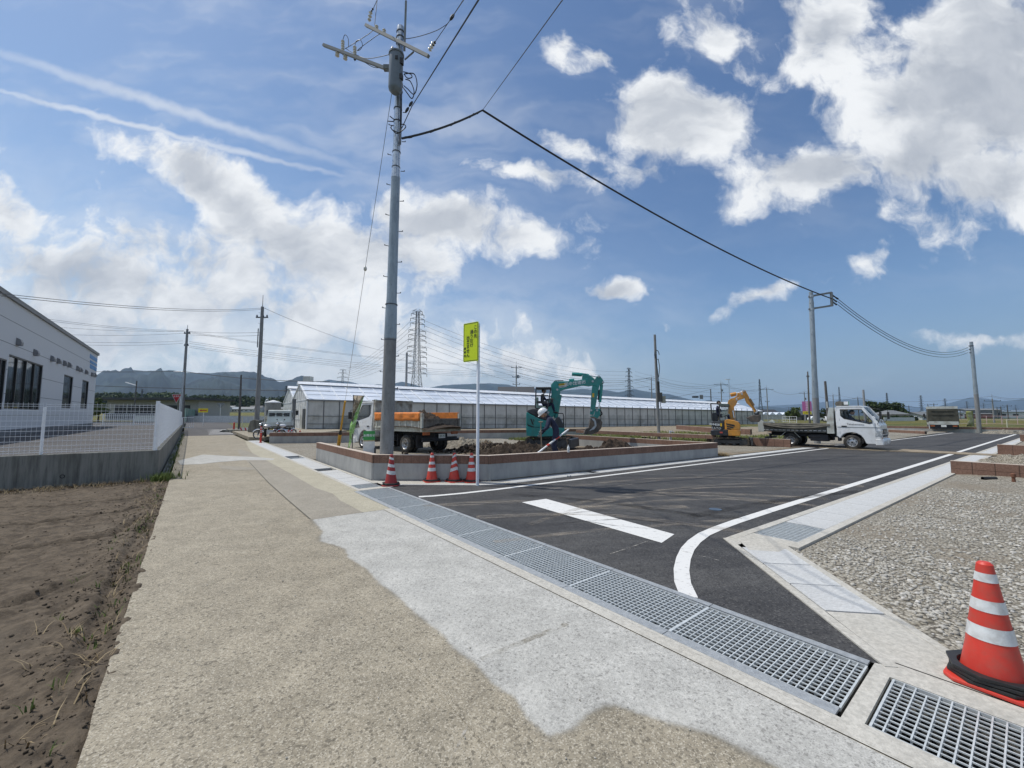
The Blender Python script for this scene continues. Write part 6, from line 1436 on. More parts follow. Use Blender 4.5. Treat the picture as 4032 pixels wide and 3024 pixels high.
for P in([(875,1030),(1040,1062),(1075,1080),(1068,1105),(1020,1098),(885,1062)],[(888,1082),(1050,1115),(1030,1145),(900,1115)],[(893,1128),(1000,1152),(985,1168),(905,1162)]): plate('vent_slot',Q2,P,-.70,-.685,M_black,oc2,0,dyq=-.69)
hs([(940,935),(1050,960),(1140,1000),(1190,1030),(1192,1045),(1130,1018),(1040,975),(940,950)],M_cw,-.6,.5,'top_rubber',.01)
qtext('rear_lettering','KH•828',Q2,628,1058,700,1064,.15,MATS['white_lettering'],e2,y=-.695,bold=.004); qtext('rear_lettering','SATO',Q2,668,1139,740,1144,.15,MATS['white_lettering'],e2,y=-.695,sp=1.25)
plate('yellow_sticker',Q2,[(752,1032),(790,1035),(790,1100),(752,1096)],-.70,-.69,MATS['yellow_sticker'],e2,0,dyq=-.69)
plate('tail_light',Q2,[(740,1215),(810,1218),(805,1250),(745,1248)],-.72,-.70,mat('tail_lens2',(.5,.08,.06),.3),e2,0,dyq=-.7)
hs([(572,880),(575,985),(700,985),(705,895),(660,800),(580,800)],M_cwb,-.55,.3,'seat_box',.04)
for y in(-.60,.30): bars('canopy_frame',Q2,[((545,605),(578,975)),((735,640),(742,985)),((742,985),(850,985)),((760,668),(935,668)),((545,602),(690,608))],y,.06,M_cw,e2)
mb=MB(); A=[Q2(*p,-.6) for p in((700,600),(940,610),(945,668),(740,668))]; mb.prism([(A[0][0],A[0][1]),(A[1][0],A[1][1]),(A[2][0],A[2][1]),(A[3][0],A[3][1])],-.62,.34,'XZ'); mb.build('canopy_roof',mat('grey_green_canopy',(.10,.125,.115),.5),e2,bev=.02)
plate('screen',Q2,[(765,675),(935,680),(930,850),(880,860),(790,900)],-.60,-.59,glass('canopy_screen',(.35,.42,.38),.35),e2,0)
op=Q2(672,870,0); w0=Matrix.Translation(e2.location)@Matrix.Rotation(R(-30),4,'Z')
person('operator in dark clothes sitting under the canopy of the orange excavator',w0@Vector((op[0]+.12,-.1,op[1]+.0)),R(-30),dj,helmet=False,glove=M_skin)
plate('boom',Q2,[(905,820),(925,700),(912,600),(930,540),(985,495),(1060,478),(1105,500),(1125,560),(1085,650),(1060,660),(1030,760),(1060,960),(960,945),(960,830)],-.16,.14,M_orange,e2)
plate('boom_tip',Q2,[(1070,490),(1160,460),(1180,400),(1130,385),(1110,440),(1060,470)],-.12,.10,M_orange,e2)
plate('boom_joint',Q2,[(1120,385),(1230,375),(1275,430),(1270,490),(1220,510),(1150,530),(1110,560),(1095,500),(1170,460)],-.13,.11,M_orange,e2)
rod('swing_cylinder',Q2,(970,410),(1100,385),.085,-.02,M_orange,e2); rod('arm_cylinder',Q2,(980,435),(1090,410),.06,.08,M_orange,e2); rod('cylinder_rod',Q2,(1090,385),(1240,340),.03,-.02,M_chrome,e2)
plate('arm',Q2,[(1230,330),(1270,310),(1300,320),(1380,460),(1400,520),(1480,640),(1560,790),(1500,810),(1440,700),(1320,590),(1275,480),(1240,400)],-.11,.09,M_orange,e2)
rod('bucket_cylinder',Q2,(1390,500),(1480,650),.065,-.14,mat('brown_cylinder',(.20,.12,.05),.5),e2); rod('cylinder_rod',Q2,(1480,650),(1560,790),.03,-.14,M_chrome,e2); rod('lift_cylinder',Q2,(1010,650),(1055,950),.075,.05,M_orange,e2); rod('cylinder_rod',Q2,(1020,750),(1050,920),.035,-.17,M_chrome,e2)
plate('quick_coupler',Q2,[(1510,780),(1560,760),(1610,790),(1600,860),(1510,850),(1480,820)],-.12,.10,M_cw,e2)
plate('bucket',Q2,[(1305,908),(1380,890),(1410,870),(1480,848),(1560,860),(1625,830),(1638,900),(1630,960),(1600,1003),(1420,1005),(1370,950)],-.34,.30,M_bucket,e2,.03)
for p in((1262,330),(1225,400),(1110,520),(960,940),(1530,800)): pin(Q2,p,.045,-.18,.16,M_steel,e2)
# ------------------------------------------------------------------ traffic cones
def cone(label,loc,rz,col,style='plain',s=1.0,group=None,weights=2,parts=True,tilt=0):
    c=thing('traffic_cone',label,'traffic cone',loc,rz,group); c.scale=(s,s,s)
    H=.70; r0,r1=.135,.032; z0=.045
    rad=lambda z:r0+(r1-r0)*(z-z0)/(H-z0)
    mb=MB(); mb.lathe([(.165,.028),(.155,z0+.004),(r0+.004,z0+.012),(rad(.2),.2),(rad(.4),.4),(rad(.6),.6),(r1+.004,H-.012),(r1*.75,H),(.006,H+.002)],40); mb.build('cone_body',col,c,smooth=True,ang=35)
    mb=MB(); q=.20; mb.prism([(q*math.cos(a)*(1.0 if k%2 else 1.0)+(.0),q*math.sin(a)) for k,a in enumerate([R(22.5+45*k) for k in range(8)])] if False else [(-.19,-.14),(-.14,-.19),(.14,-.19),(.19,-.14),(.19,.14),(.14,.19),(-.14,.19),(-.19,.14)],0,.022,'XY'); mb.build('base_plate',col,c,bev=.006)
    for k in range(weights):
        mb=MB(); o=[(-.185,-.09),(-.09,-.185),(.09,-.185),(.185,-.09),(.185,.09),(.09,.185),(-.09,.185),(-.185,.09)]
        inn=[(.15*math.cos(a),.15*math.sin(a)) for a in [R(15*j) for j in range(24)]]
        loops=[[Vector((*p,0)) for p in o],[Vector((*p,0)) for p in inn]]; tri=tessellate_polygon(loops); P=o+inn; n=len(P); za,zb=.024+k*.021,.043+k*.021
        mb.add([(a,b,za) for a,b in P]+[(a,b,zb) for a,b in P],[tuple(t) for t in tri]+[tuple(i+n for i in t) for t in tri]+[(i,(i+1)%8,(i+1)%8+n,i+n) for i in range(8)]+[(8+i,8+(i+1)%24,8+(i+1)%24+n,8+i+n) for i in range(24)])
        w=mb.build('weight_ring',M_black,c,bev=.003); w.rotation_euler=(0,R(.8 if k else 0),R(8*k+3))
    for zc,hh in(((.615,.05),(.455,.065),(.30,.08)) if style!='far' else ((.58,.06),(.42,.06),(.27,.06))):
        n=40; V=[]
        for j in range(n):
            a=2*math.pi*j/n
            dz={'plain':0,'far':0,'tilt':.018*math.sin(a-1.2),'chev':.035*(abs(((a+math.pi/2+math.pi)%(math.pi)-math.pi/2))-.6)}[style]
            for z in(zc-hh/2+dz,zc+hh/2+dz): rr_=rad(z)+.0025; V.append((rr_*math.cos(a),rr_*math.sin(a),z))
        mb=MB(); mb.add(V,[(2*j,2*((j+1)%n),2*((j+1)%n)+1,2*j+1) for j in range(n)]); mb.build('white_band',M_band,c,smooth=True)
    if tilt: c.rotation_euler=(R(tilt),0,rz)
    return c
p=G(3905,2697); cone('large orange-red traffic cone with three white bands on a black weight, at the right edge',(p.x+.02,p.y,.012),R(33),M_red,weights=3,s=1.0)
q=G(1539,1912); cone('dark faded red traffic cone at the grating corner, leftmost by the plot wall',(q.x,q.y,.008),R(10),M_redold,'tilt',group='cones by the plot wall')
q=G(1700,1897); cone('bright traffic cone with level bands, second from the left by the plot wall',(q.x,q.y,.008),R(25),M_red,'plain',s=.98,group='cones by the plot wall')
q=G(1788,1897); cone('traffic cone with chevron shaped bands, third from the left by the plot wall',(q.x,q.y,.008),R(40),M_red,'chev',s=.98,group='cones by the plot wall')
q=G(1856,1898); cone('traffic cone standing right against the white sign post',(q.x,q.y,.008),R(15),M_red,'plain',s=.98,group='cones by the plot wall')
for (u,v),lb in(((1097,1741),'small distant traffic cone leftmost of four in front of the far plot wall'),((1135,1740),'distant traffic cone, front one of the overlapping pair before the far plot wall'),((1147,1737),'distant traffic cone, rear one of the overlapping pair before the far plot wall'),((1180,1742),'distant slightly leaning traffic cone, rightmost of four before the far plot wall')):
    q=G(u,v); cone(lb,(q.x,q.y,.01),R(u%40),M_red,'far',group='distant cones before the far plot wall',weights=1,tilt=(4 if u==1180 else 0))
q=G(1026,1744); b=thing('bollard','thin orange-red bollard with white bands at the end of the lane strip','bollard',(q.x,q.y,.01))
mb=MB(); mb.lathe([(.075,0),(.06,.03),(.055,.05),(.05,.92),(.03,.95)],16); mb.build('post',M_red,b,smooth=True)
for z in(.62,.72,.86): mb=MB(); mb.lathe([(.057,z-.025),(.057,z+.025)],16,caps=False); mb.build('white_band',M_band,b)
# ------------------------------------------------------------------ yellow-green sign
SP=G(1880,1912); sg=thing('road_sign','bright yellow-green Japanese notice sign on a white post beside the cones','sign',(SP.x,SP.y,0))
ztop=D(1885,1272,SP.y).z; mb=MB(); mb.lathe([(.036,0),(.036,ztop-.02),(.02,ztop)],20); mb.build('post',mat('white_post',(.72,.75,.80),.4,var=.03),sg,smooth=True)
A=Vector((-1.115,9.70,0)); B=Vector((-.735,9.42,0)); ax=(B-A).normalized(); nrm=Vector((ax.y,-ax.x,0)); w=.47; hS=.93; cx=(A+B)/2; zb=ztop-hS+.02
off=Vector((0,0,0))
cx=cx+nrm*.085
FM=frame((cx.x-SP.x,cx.y-SP.y,zb+hS/2),tuple(ax),(0,0,1))
def rrect(w,h,r,n=5): 
    P=[]
    for cx_,cy_,a0 in((w/2-r,h/2-r,0),(-w/2+r,h/2-r,90),(-w/2+r,-h/2+r,180),(w/2-r,-h/2+r,270)):
        P+=[(cx_+r*math.cos(R(a0+90*k/n)),cy_+r*math.sin(R(a0+90*k/n))) for k in range(n+1)]
    return P
M_lime=mat('fluorescent_yellow_green',(.66,.80,.012),.5,var=.04,vs=30)
mb=MB(); mb.prism(rrect(w,hS,.03),-.012,.0,'XY',M=FM); pn=mb.build('sign_panel',M_lime,sg)
mb=MB(); ou,inn=rrect(w-.025,hS-.03,.025),rrect(w-.05,hS-.055,.018); n=len(ou); mb.add([(a,b,.0016) for a,b in ou+inn],[(i,(i+1)%n,(i+1)%n+n,i+n) for i in range(n)],M=FM); mb.build('black_border',M_black,pn)
def vtext(body,x,y,size,par,line=1.0,m=None,M=FM,nm='lettering',bold=.0012):
    cu=bpy.data.curves.new(nm,'FONT'); cu.body='\n'.join(body); cu.size=size; cu.extrude=.0008; cu.align_x='CENTER'; cu.align_y='TOP'; cu.space_line=line; cu.resolution_u=3; cu.offset=bold
    o=bpy.data.objects.new(nm,cu); COL.objects.link(o); dg=bpy.context.evaluated_depsgraph_get(); me=bpy.data.meshes.new_from_object(o.evaluated_get(dg)); bpy.data.objects.remove(o)
    me.transform(M@Matrix.Translation((x,y,.003))); me.materials.clear(); me.materials.append(m or M_black); q=bpy.data.objects.new(nm,me); COL.objects.link(q); q.parent=par; return q
vtext('この先',.145,.385,.105,pn,1.0); vtext('通り抜け',.03,.285,.105,pn,1.0); vtext('出来ません',-.085,.155,.105,pn,1.0); vtext('高崎市',-.175,-.115,.062,pn,1.45)
mb=MB()
for k in range(4): mb.box((SP.x*0+.0,0,0),(.001,.001,.001)) if False else mb.box((w/2+.004,-hS/2+.1+.235*k,-.02),(.02,.03,.03),M=FM)
for z in(-.3,.3): mb.box((.0,z,-.03),(w*.9,.03,.02),M=FM)
mb.build('mounting_rail',M_steel,sg)
# ------------------------------------------------------------------ notice board and banners behind the wall
bp=D(1452,1790,11.5); nb=thing('notice_board','small green and white notice board behind the plot wall, left of the tall pole','notice board',(bp.x,bp.y,.1))
az=math.atan2(bp.x,bp.y); zt_=D(1452,1697,11.5).z-.1; BM=frame((0,0,0),(math.cos(-az+.15),math.sin(-az+.15),0),(0,0,1))
for (z0,z1,nm,m) in((zt_-.255,zt_,'green_header',mat('board_green',(.06,.34,.09),.5)),(zt_-.29,zt_-.255,'tan_strip',mat('board_tan',(.50,.42,.25),.5)),(.18,zt_-.29,'white_panel',mat('board_white',(.82,.82,.78),.5))):
    mb=MB(); mb.prism([(-.155,z0),(.155,z0),(.155,z1),(-.155,z1)],-.01,.0,'XY',M=BM); pb_=mb.build(nm,m,nb)
    if nm=='green_header': text_mesh('lettering','お問合せ',.078,MATS['white_lettering'],pb_,BM@Matrix.Translation((0,(z0+z1)/2,.003)),bold=.002)
    if nm=='white_panel':
        text_mesh('lettering','田中総建株式会社\n地盤改良 外構工事\n027-352-1180',.030,mat('grey_ink',(.2,.2,.2),.7),pb_,BM@Matrix.Translation((0,z0+.13,.003)))
        mb=MB(); 
        for y in(.32,.40): mb.prism([(.02,y-.03),(.05,y+.04),(.08,y-.03),(.065,y-.03),(.05,y+.005),(.035,y-.03)],.001,.003,'XY',M=BM)
        mb.build('logo',MATS['grey_ink'],pb_)
mb=MB(); mb.box((.165,.03,.3),(.04,.04,1.1-.5)); mb.box((-.1,.03,.3),(.04,.04,.6)); mb.build('stake',M_poleD,nb)
fp=D(1386,1766,12.3); fl=thing('banner_flag','tall narrow brown and green banner twisting on its pole left of the dump truck','banner',(fp.x,fp.y,.05))
Cf=lambda x,y:(1320+.1567*x,1540+.1567*y)
def Fp(x,y,dy=0): p=D(*Cf(x,y),12.3+dy); return (p.x-fp.x,p.y-fp.y,p.z-.05)
mb=MB(); mb.tube([(0.0,.03,-.1),Fp(460,95)],.014,8); mb.tube([Fp(460,108),Fp(738,118,.1)],.008,6); mb.build('flag_pole',M_poleD,fl)
def banner_mat(name,c1,c2,sc):
    return mat(name,c1,.8,var=.08,dirt=c2,dirta=.9,ds=sc)
def cloth(nm,Lp,Rp,m,ph=0):
    n=4; V=[]; 
    for (x0,y0),(x1,y1) in zip(Lp,Rp):
        for k in range(n+1): t=k/n; V.append(Fp(x0+(x1-x0)*t,y0+(y1-y0)*t,.05*math.sin(t*3+y0*.01+ph)))
    mb=MB(); mb.add(V,[(r*(n+1)+k,r*(n+1)+k+1,(r+1)*(n+1)+k+1,(r+1)*(n+1)+k) for r in range(len(Lp)-1) for k in range(n)]); o=mb.build(nm,m,fl,smooth=True); s=o.modifiers.new('s','SOLIDIFY'); s.thickness=.004; return o
cloth('brown_cloth',[(455,110),(450,300),(445,470),(430,560),(412,740)],[(725,118),(640,270),(560,420),(490,560),(416,745)],banner_mat('banner_brown',(.22,.17,.115),(.50,.46,.38),14))
cloth('green_cloth',[(700,120),(600,350),(520,520),(440,700),(380,830),(362,950),(360,1130),(345,1260),(322,1440)],[(728,118),(665,300),(600,540),(530,780),(480,1000),(440,1130),(415,1240),(385,1350),(350,1445)],banner_mat('banner_green',(.22,.45,.10),(.60,.68,.52),9),1)
Cg=lambda x,y:(3600+.241*x,1500+.241*y)
p5=D(*Cg(925,780),41.0); f5=thing('banner_flag','colourful advertising banner standing just left of the road end pole','banner',(p5.x,p5.y,0))
mb=MB(); mb.tube([(.35,0,0),(.35,0,2.1)],.02,6); mb.build('flag_pole',M_poleD,f5)
mb=MB(); mb.add([(-.33+.12*(math.sin(k*.7)*.3),.08*math.sin(k),2.05-.22*k) for k in range(8)]+[(.33,.0,2.05-.22*k) for k in range(8)],[(k,k+1,k+9,k+8) for k in range(7)]); o=mb.build('banner_cloth',mat('banner_mix',(.30,.33,.10),.8,var=.3,vs=2,dirt=(.60,.55,.42),dirta=.9,ds=2.2),f5,smooth=True); s=o.modifiers.new('s','SOLIDIFY'); s.thickness=.006
# ------------------------------------------------------------------ dug earth, heaps
def patch(name,poly,z,m): return sheet(name,poly,z,m)
def blobpoly(cx,cy,rx,ry,n=40,amp=.14,rz=0,seed=0):
    P=[]
    for k in range(n):
        a=2*math.pi*k/n; r=1+amp*noise.fractal(Vector((math.cos(a)*1.5+seed,math.sin(a)*1.5,seed)),1,2,3)*1.6; x,y=rx*r*math.cos(a),ry*r*math.sin(a); P.append((cx+x*math.cos(rz)-y*math.sin(rz),cy+x*math.sin(rz)+y*math.cos(rz)))
    return P
def wpatch(name,P,z,m,kind='structure'): mb=MB(); mb.flat=True; mb.sheet(P,z); o=mb.build(name,m); return tag(o,kind=kind)
wpatch('dug_earth',blobpoly(1.9,17.2,4.0,2.2,60,.2,.5,1),.042,M_dsoil); wpatch('dug_earth',blobpoly(12.6,23.0,5.0,1.8,60,.2,-.5,5),.044,M_dsoil)
mound('soil_heap',.35,13.9,2.3,1.3,.92,M_dsoil,'long heap of dark dug soil behind the plot wall where the worker stands','soil heap',R(24),150,.75,1)
mound('soil_heap',3.5,15.2,2.0,1.0,.78,M_dsoil,'heap of dark soil behind the plot wall, right of the worker','soil heap',R(32),130,.75,4)
mound('soil_heap',-.9,17.9,1.5,1.0,.40,gmat('brown_clods',lambda t,oc:(t.mix(t.ss(t.noise(oc,6,6,.75),.35,.68),(.075,.055,.04),(.19,.155,.11)),t.noise(oc,9,5,.7),1.,.05)),'heap of lumpy brown clods between the dump truck and the teal excavator','soil heap',0,110,1.3,8)
mound('gravel_heap',-2.6,21.0,2.0,.9,.42,M_gravel,'low pale heap of crushed stone behind the dump truck','gravel heap',0,80,1.,12)
mound('gravel_heap',W(-1.6,25.8).x,W(-1.6,25.8).y,2.2,1.5,.42,M_gravel,'pale heap of crushed stone on the right beyond the wooden board','gravel heap',0,80,.8,15)
mound('gravel_heap',W(-1.5,19.4).x,W(-1.5,19.4).y,2.0,1.1,.50,M_gravel,'heap of crushed stone between the first and second brown block walls at the right edge','gravel heap',R(-40),80,.9,31)
q=G(3895,1888); o=MB().lathe([(.09,0),(.09,.55),(.07,.55),(.07,0)],16,ax='X',c=(-.27,0,.03)).build('drain_pipe',M_black,smooth=True); o.location=(q.x,q.y,.01); o.scale=(.6,.5,.5); tag(o,'short black plastic pipe lying in the gravel below the nearest right wall','pipe')
q=G(3992,1897); o=MB().lathe([(.035,0),(.03,.10),(.045,.11),(.045,.19),(.02,.21)],12).build('pipe_stub',mat('rusty_stub',(.16,.07,.04),.8),smooth=True); o.location=(q.x,q.y,0); tag(o,'small rusty upright pipe stub in the gravel beside the black pipe','pipe stub')
for i,(u,v,dd,rx,h,lb) in enumerate(((3600,1702,38,1.2,.12,'low pale rubble heap behind the road end, left of the canvas truck'),(3985,1698,36,2.6,.35,'low pale rubble heap behind the road end at the far right'))):
    q=D(u,v,dd); mound('rubble_heap',q.x,q.y,rx,.8,h,M_gravel,lb,'rubble heap',0,50,1.,20+i)
q=D(3887,1704,39); mb=MB(); mb.prism([(-.62,0),(.62,0),(.5,.5),(-.35,.46),(-.6,.3)],-.5,.5,'XZ'); o=mb.build('brown_bag',mat('brown_sack',(.11,.085,.06),.9,var=.2),bev=.06); o.location=(q.x,q.y,0); tag(o,'brown angular sack of earth beside the foot of the road end pole','sack')
sheet('gravel_verge',[(9.9,13.35),(7.3,13.25),(6.6,20),(5.0,30),(4.3,53),(9,58),(14,24),(11,13.5)],.036,M_gravel)
sheet('rear_path',[(6,55.2),(6,66),(-40,66),(-40,58),(-7,57.8)],.004,M_asph2)
# worker and tools
wkp=D(2180,1700,12.0)
jw=dict(pelvis=(-.10,0,.86),waist=(-.05,0,1.0),chest=(.08,0,1.18),neck=(.20,0,1.31),head=(.30,0,1.38),face=(.78,.10,-.62),
 shL=(.14,.17,1.22),elL=(.20,.24,.97),wrL=(.35,.12,.87),shR=(.12,-.16,1.20),elR=(.20,-.20,.95),wrR=(.36,-.02,.78),
 hipL=(-.08,.10,.82),knL=(.03,.13,.47),anL=(-.06,.13,.085),hipR=(-.10,-.10,.82),knR=(-.02,-.12,.46),anR=(-.16,-.12,.085))
wk=person('worker in navy work clothes and white helmet bending behind the plot wall with a shovel',(wkp.x,wkp.y,.28),R(180),jw)
mb=MB(); mb.box((-.175,.0,.93),(.10,.06,.34)) if False else None
sh=D(2129,1661,11.85); st_=D(2134,1800,11.9); t=thing('shovel','upright shovel handle held by the bending worker','shovel',(st_.x,st_.y,st_.z))
mb=MB(); a=sh-st_; mb.tube([Vector((0,0,-.05)),a*.5,a],.017,10); mb.tube([a+Vector((-.06,0,0)),a+Vector((.06,0,0))],.017,8); mb.build('handle',mat('worn_wood',(.24,.20,.15),.7),t,smooth=True)
mb=MB(); mb.prism([(-.11,-.05),(.11,-.05),(.10,-.28),(0,-.35),(-.10,-.28)],-.01,.01,'XZ'); mb.build('blade',M_steel,t)
A=D(2106,1792,11.15); B=D(2239,1690,12.25); sr=thing('survey_rod','white survey rod with red bands leaning across in front of the worker','survey rod',A)
d=B-A; mb=MB(); mb.beam((0,0,0),tuple(d),.045,.03); rdp=mb.build('rod',M_white,sr)
for t0,t1 in((.33,.40),(.58,.70)): mb=MB(); mb.beam(tuple(d*t0),tuple(d*t1),.047,.032); mb.build('red_band',M_red,sr)
bt=W(7.1,9.0,.60); q=D(2238,1767,11.35); q=G(2238,1781,.575); b=thing('bottle','small white plastic bottle standing on top of the plot wall','bottle',(q.x,q.y,.575))
mb=MB(); mb.lathe([(.034,0),(.036,.01),(.036,.13),(.028,.155),(.014,.17),(.014,.185)],16); mb.build('bottle_body',M_band,b,smooth=True); mb=MB(); mb.lathe([(.017,.183),(.017,.205)],12); mb.build('cap',M_white,b)
mb=MB(); n=9
for i in range(3): mb.ell((.03*i,.012*(-1)**i,.02),(.03,.022,.018),8,5)
o=mb.build('crumpled_paper',M_band); 
for v in o.data.vertices: v.co+=Vector([random.uniform(-.008,.008) for _ in range(3)])
q=G(2236,1878); o.location=(q.x,q.y,.01); tag(o,'small crumpled white paper lying in the gutter strip right of the sign','litter')
# ------------------------------------------------------------------ weeds, dry tufts, debris
def blades(name,pts,hmin,hmax,wd,m,label,cat,lean=.6,kind='stuff',nb=7):
    rng=np.random.RandomState(5); V=[];Fq=[]
    for (x,y,z) in pts:
        for _ in range(nb):
            a=rng.rand()*6.28; h=rng.uniform(hmin,hmax); l=h*lean*rng.uniform(.3,1.4); w=wd*rng.uniform(.6,1.3); bx_,by_=x+rng.normal(0,.02),y+rng.normal(0,.02)
            c,s=math.cos(a),math.sin(a); k=len(V)
            V+=[(bx_-s*w,by_+c*w,z-.01),(bx_+s*w,by_-c*w,z-.01),(bx_+c*l*.4+s*w*.7,by_+s*l*.4-c*w*.7,z+h*.6),(bx_+c*l*.4-s*w*.7,by_+s*l*.4+c*w*.7,z+h*.6),(bx_+c*l,by_+s*l,z+h*.95)]
            Fq+=[(k,k+1,k+2),(k,k+2,k+3),(k+3,k+2,k+4)]
    return tag(rawmesh(name,V,Fq,m),label,cat,kind=kind)
def leafy(n1,c1,c2):
    def fn(t,oc):
        g=t.node('ShaderNodeNewGeometry').outputs['Random Per Island']; return t.mix(g,c1,c2),None,0,0
    return gmat(n1,fn,.8)
M_weed=leafy('green_weed',(.06,.10,.02),(.16,.20,.05)); M_dry=leafy('dry_stalk',(.22,.16,.085),(.38,.30,.18))
rng=np.random.RandomState(11)
P=[]
for _ in range(520):
    a=rng.uniform(-1.5,13); e=abs(rng.normal(.12,.13)); o_=-3.22-e; P.append((*W(a,o_)[:2],soilh(a,o_)))
blades('dry_stalks',P[:150],.02,.09,.004,M_dry,'dry stalks and straw along the edge of the soil field','dry weeds',1.6,nb=4)
blades('weeds',[p for i,p in enumerate(P[150:]) if nz(p[0],p[1],2.2)>.02][:90],.02,.07,.005,M_weed,'small green weeds sprouting along the lane edge of the soil field','weeds',.8,nb=6)
P=[(*W(13.2-abs(rng.normal(0,.25)),-3.5-rng.rand()*11)[:2],-.05) for _ in range(900)]
blades('dry_grass',P,.02,.11,.004,M_dry,'dry grass lying along the foot of the stained concrete wall','dry weeds',1.8,nb=5)
blades('weeds',[(*W(12.9+rng.normal(0,.3),-3.35+rng.normal(0,.14))[:2],0) for _ in range(90)],.05,.2,.006,M_weed,'green weeds at the corner of the stained wall and the lane','weeds',.7,nb=7)
blades('weeds',[(*W(rng.uniform(14,45),-3.28+rng.normal(0,.06))[:2],0) for _ in range(160)],.04,.14,.006,M_weed,'weeds in the gutter along the fence wall','weeds',.7,nb=6)
def region(n,a0,a1,o0,o1,z): return [(*W(rng.uniform(a0,a1),rng.uniform(o0,o1))[:2],z) for _ in range(n)]
blades('grass_patch',region(2400,14.9,20.2,13.3,20.5,.05)+region(1500,9.8,14.3,19.5,29,.05)+region(900,15.5,21,20,33,.05)+region(700,8.6,12,21,33,.05),.05,.22,.012,leafy('lot_grass',(.10,.14,.03),(.26,.27,.09)),'rough green grass growing in the empty plots behind the walls','grass',.6,nb=5)
q=G(2846,1797); blades('dry_tuft',[(q.x+rng.normal(0,.12),q.y+rng.normal(0,.10),0) for _ in range(60)],.05,.20,.006,M_dry,'dry brown tuft of grass beside the gutter strip at the end of the plot wall','dry tuft',1.4,nb=8,kind=None)
mb=MB()
cl_=[]
def cpl(n,rng):
    out=[]
    for _ in range(n): a=rng.uniform(.5,13.3); e=abs(rng.normal(.1,.35)) if rng.rand()<.5 else rng.rand()**1.3*8; o_=-3.2-e; p=W(a,o_); out.append((p.x,p.y,soilh(a,o_)+.003))
    return out
tag(stones('soil_clods',4200,cpl,.004,.017,M_soil,.7),'crumbly brown clods of earth scattered over the soil field','clods',kind='stuff')
def lpl(n,rng): return [(*W(rng.uniform(-1,9),rng.uniform(-3.1,-.3))[:2],.006) for _ in range(n)]
tag(stones('loose_grit',350,lpl,.002,.008,M_stone,.6),'scattered grit and tiny stones lying on the old concrete lane','grit',kind='stuff')
def mpl(n,rng):
    out=[]
    for _ in range(n):
        u,v=rng.normal(0,.6,2); cx_,cy_=((.35,13.9),(3.5,15.2),(-.9,17.9))[rng.randint(3)]
        if WI((cx_+u*1.9,cy_+v*1.1))[0]<7.9-.06*WI((cx_+u*1.9,cy_+v*1.1))[1]+.9: continue
        out.append((cx_+u*1.9,cy_+v*1.1,.06+.30*max(0,1-(u*u+v*v))))
    return out
tag(stones('soil_lumps',1500,mpl,.02,.10,M_dsoil,.8),'lumps of dark earth rolled off the heaps','clods',kind='stuff')
# ------------------------------------------------------------------ motorcycle and moped by the small pickup
sheet('parking_ground',[(30.0,.75),(30.0,1.0),(40,9),(52,9),(52,.2),(31,.2)],.195,M_lane,thick=.22)
def motorbike(label,loc,rz,col,wr=.27):
    m=thing('motorcycle',label,'motorcycle',loc,rz)
    for x in(-.60,.62):
        t=MB(); t.lathe([(wr*.82,-.035),(wr*.93,-.045),(wr,-.02),(wr,.02),(wr*.93,.045),(wr*.82,.035)],28,ax='Y',c=(x,0,wr),caps=False); w_=t.build('wheel',M_rubber,m,smooth=True)
        t=MB(); t.lathe([(wr*.84,-.03),(wr*.84,.03),(wr*.76,.03),(wr*.76,-.03),(wr*.84,-.03)],28,ax='Y',c=(x,0,wr),caps=False); t.lathe([(.05,-.06),(.05,.06)],12,ax='Y',c=(x,0,wr))
        for k in range(5): a=k*2*math.pi/5; t.beam((x,0,wr),(x+math.cos(a)*wr*.8,0,wr+math.sin(a)*wr*.8),.03,.02)
        t.build('rim',M_steel,w_)
        f=MB(); f.tube([(x+math.cos(a)*(wr+.035),0,wr+math.sin(a)*(wr+.035)) for a in [R(k) for k in range(30,165,15)]],.035,8); f.build('fender',M_chrome,m,smooth=True)
    t=MB(); t.tube([(.62,.05,wr),(.42,.05,.85),(.40,0,.95)],.022,8); t.tube([(.62,-.05,wr),(.42,-.05,.85)],.022,8); t.tube([(.42,0,.8),(.0,0,.62),(-.35,0,.60),(-.60,0,wr)],.03,8); t.tube([(.42,0,.75),(.15,0,.33),(-.25,0,.30),(-.60,0,wr)],.025,8); t.build('frame',M_black,m,smooth=True)
    t=MB(); t.box((0,0,.40),(.34,.22,.28)); t.lathe([(.06,-.1),(.06,.1)],12,ax='Y',c=(.12,0,.40)); t.tube([(.1,-.12,.35),(-.2,-.15,.25),(-.75,-.16,.33)],.035,8); t.build('engine',M_steel,m,bev=.02)
    t=MB(); t.ell((.18,0,.75),(.24,.13,.11)); t.build('fuel_tank',col,m,smooth=True)
    t=MB(); t.box((-.30,0,.72),(.52,.22,.08)); t.build('seat',M_black,m,bev=.03)
    t=MB(); t.tube([(.30,.34,.98),(.38,.16,1.0),(.38,-.16,1.0),(.30,-.34,.98)],.014,8); t.build('handlebar',M_chrome,m)
    t=MB(); t.ell((.52,0,.86),(.08,.09,.09)); t.build('headlight',M_chrome,m,smooth=True)
    for s in(-1,1): t=MB(); t.tube([(.33,s*.28,.99),(.30,s*.34,1.12)],.008,5); t.ell((.30,s*.35,1.15),(.02,.06,.04)); t.build('mirror',M_black,m)
    return m
q=D(1062,1729,24.6); motorbike('silver motorcycle with spoked cast wheels parked in front of the small pickup',(q.x,q.y,.2),R(200),mat('silver_tank',(.5,.5,.5),.3,.6))
q=D(1120,1722,26.0); motorbike('second, white fendered motorcycle beside the far plot wall end',(q.x,q.y,.2),R(245),M_white,.25)
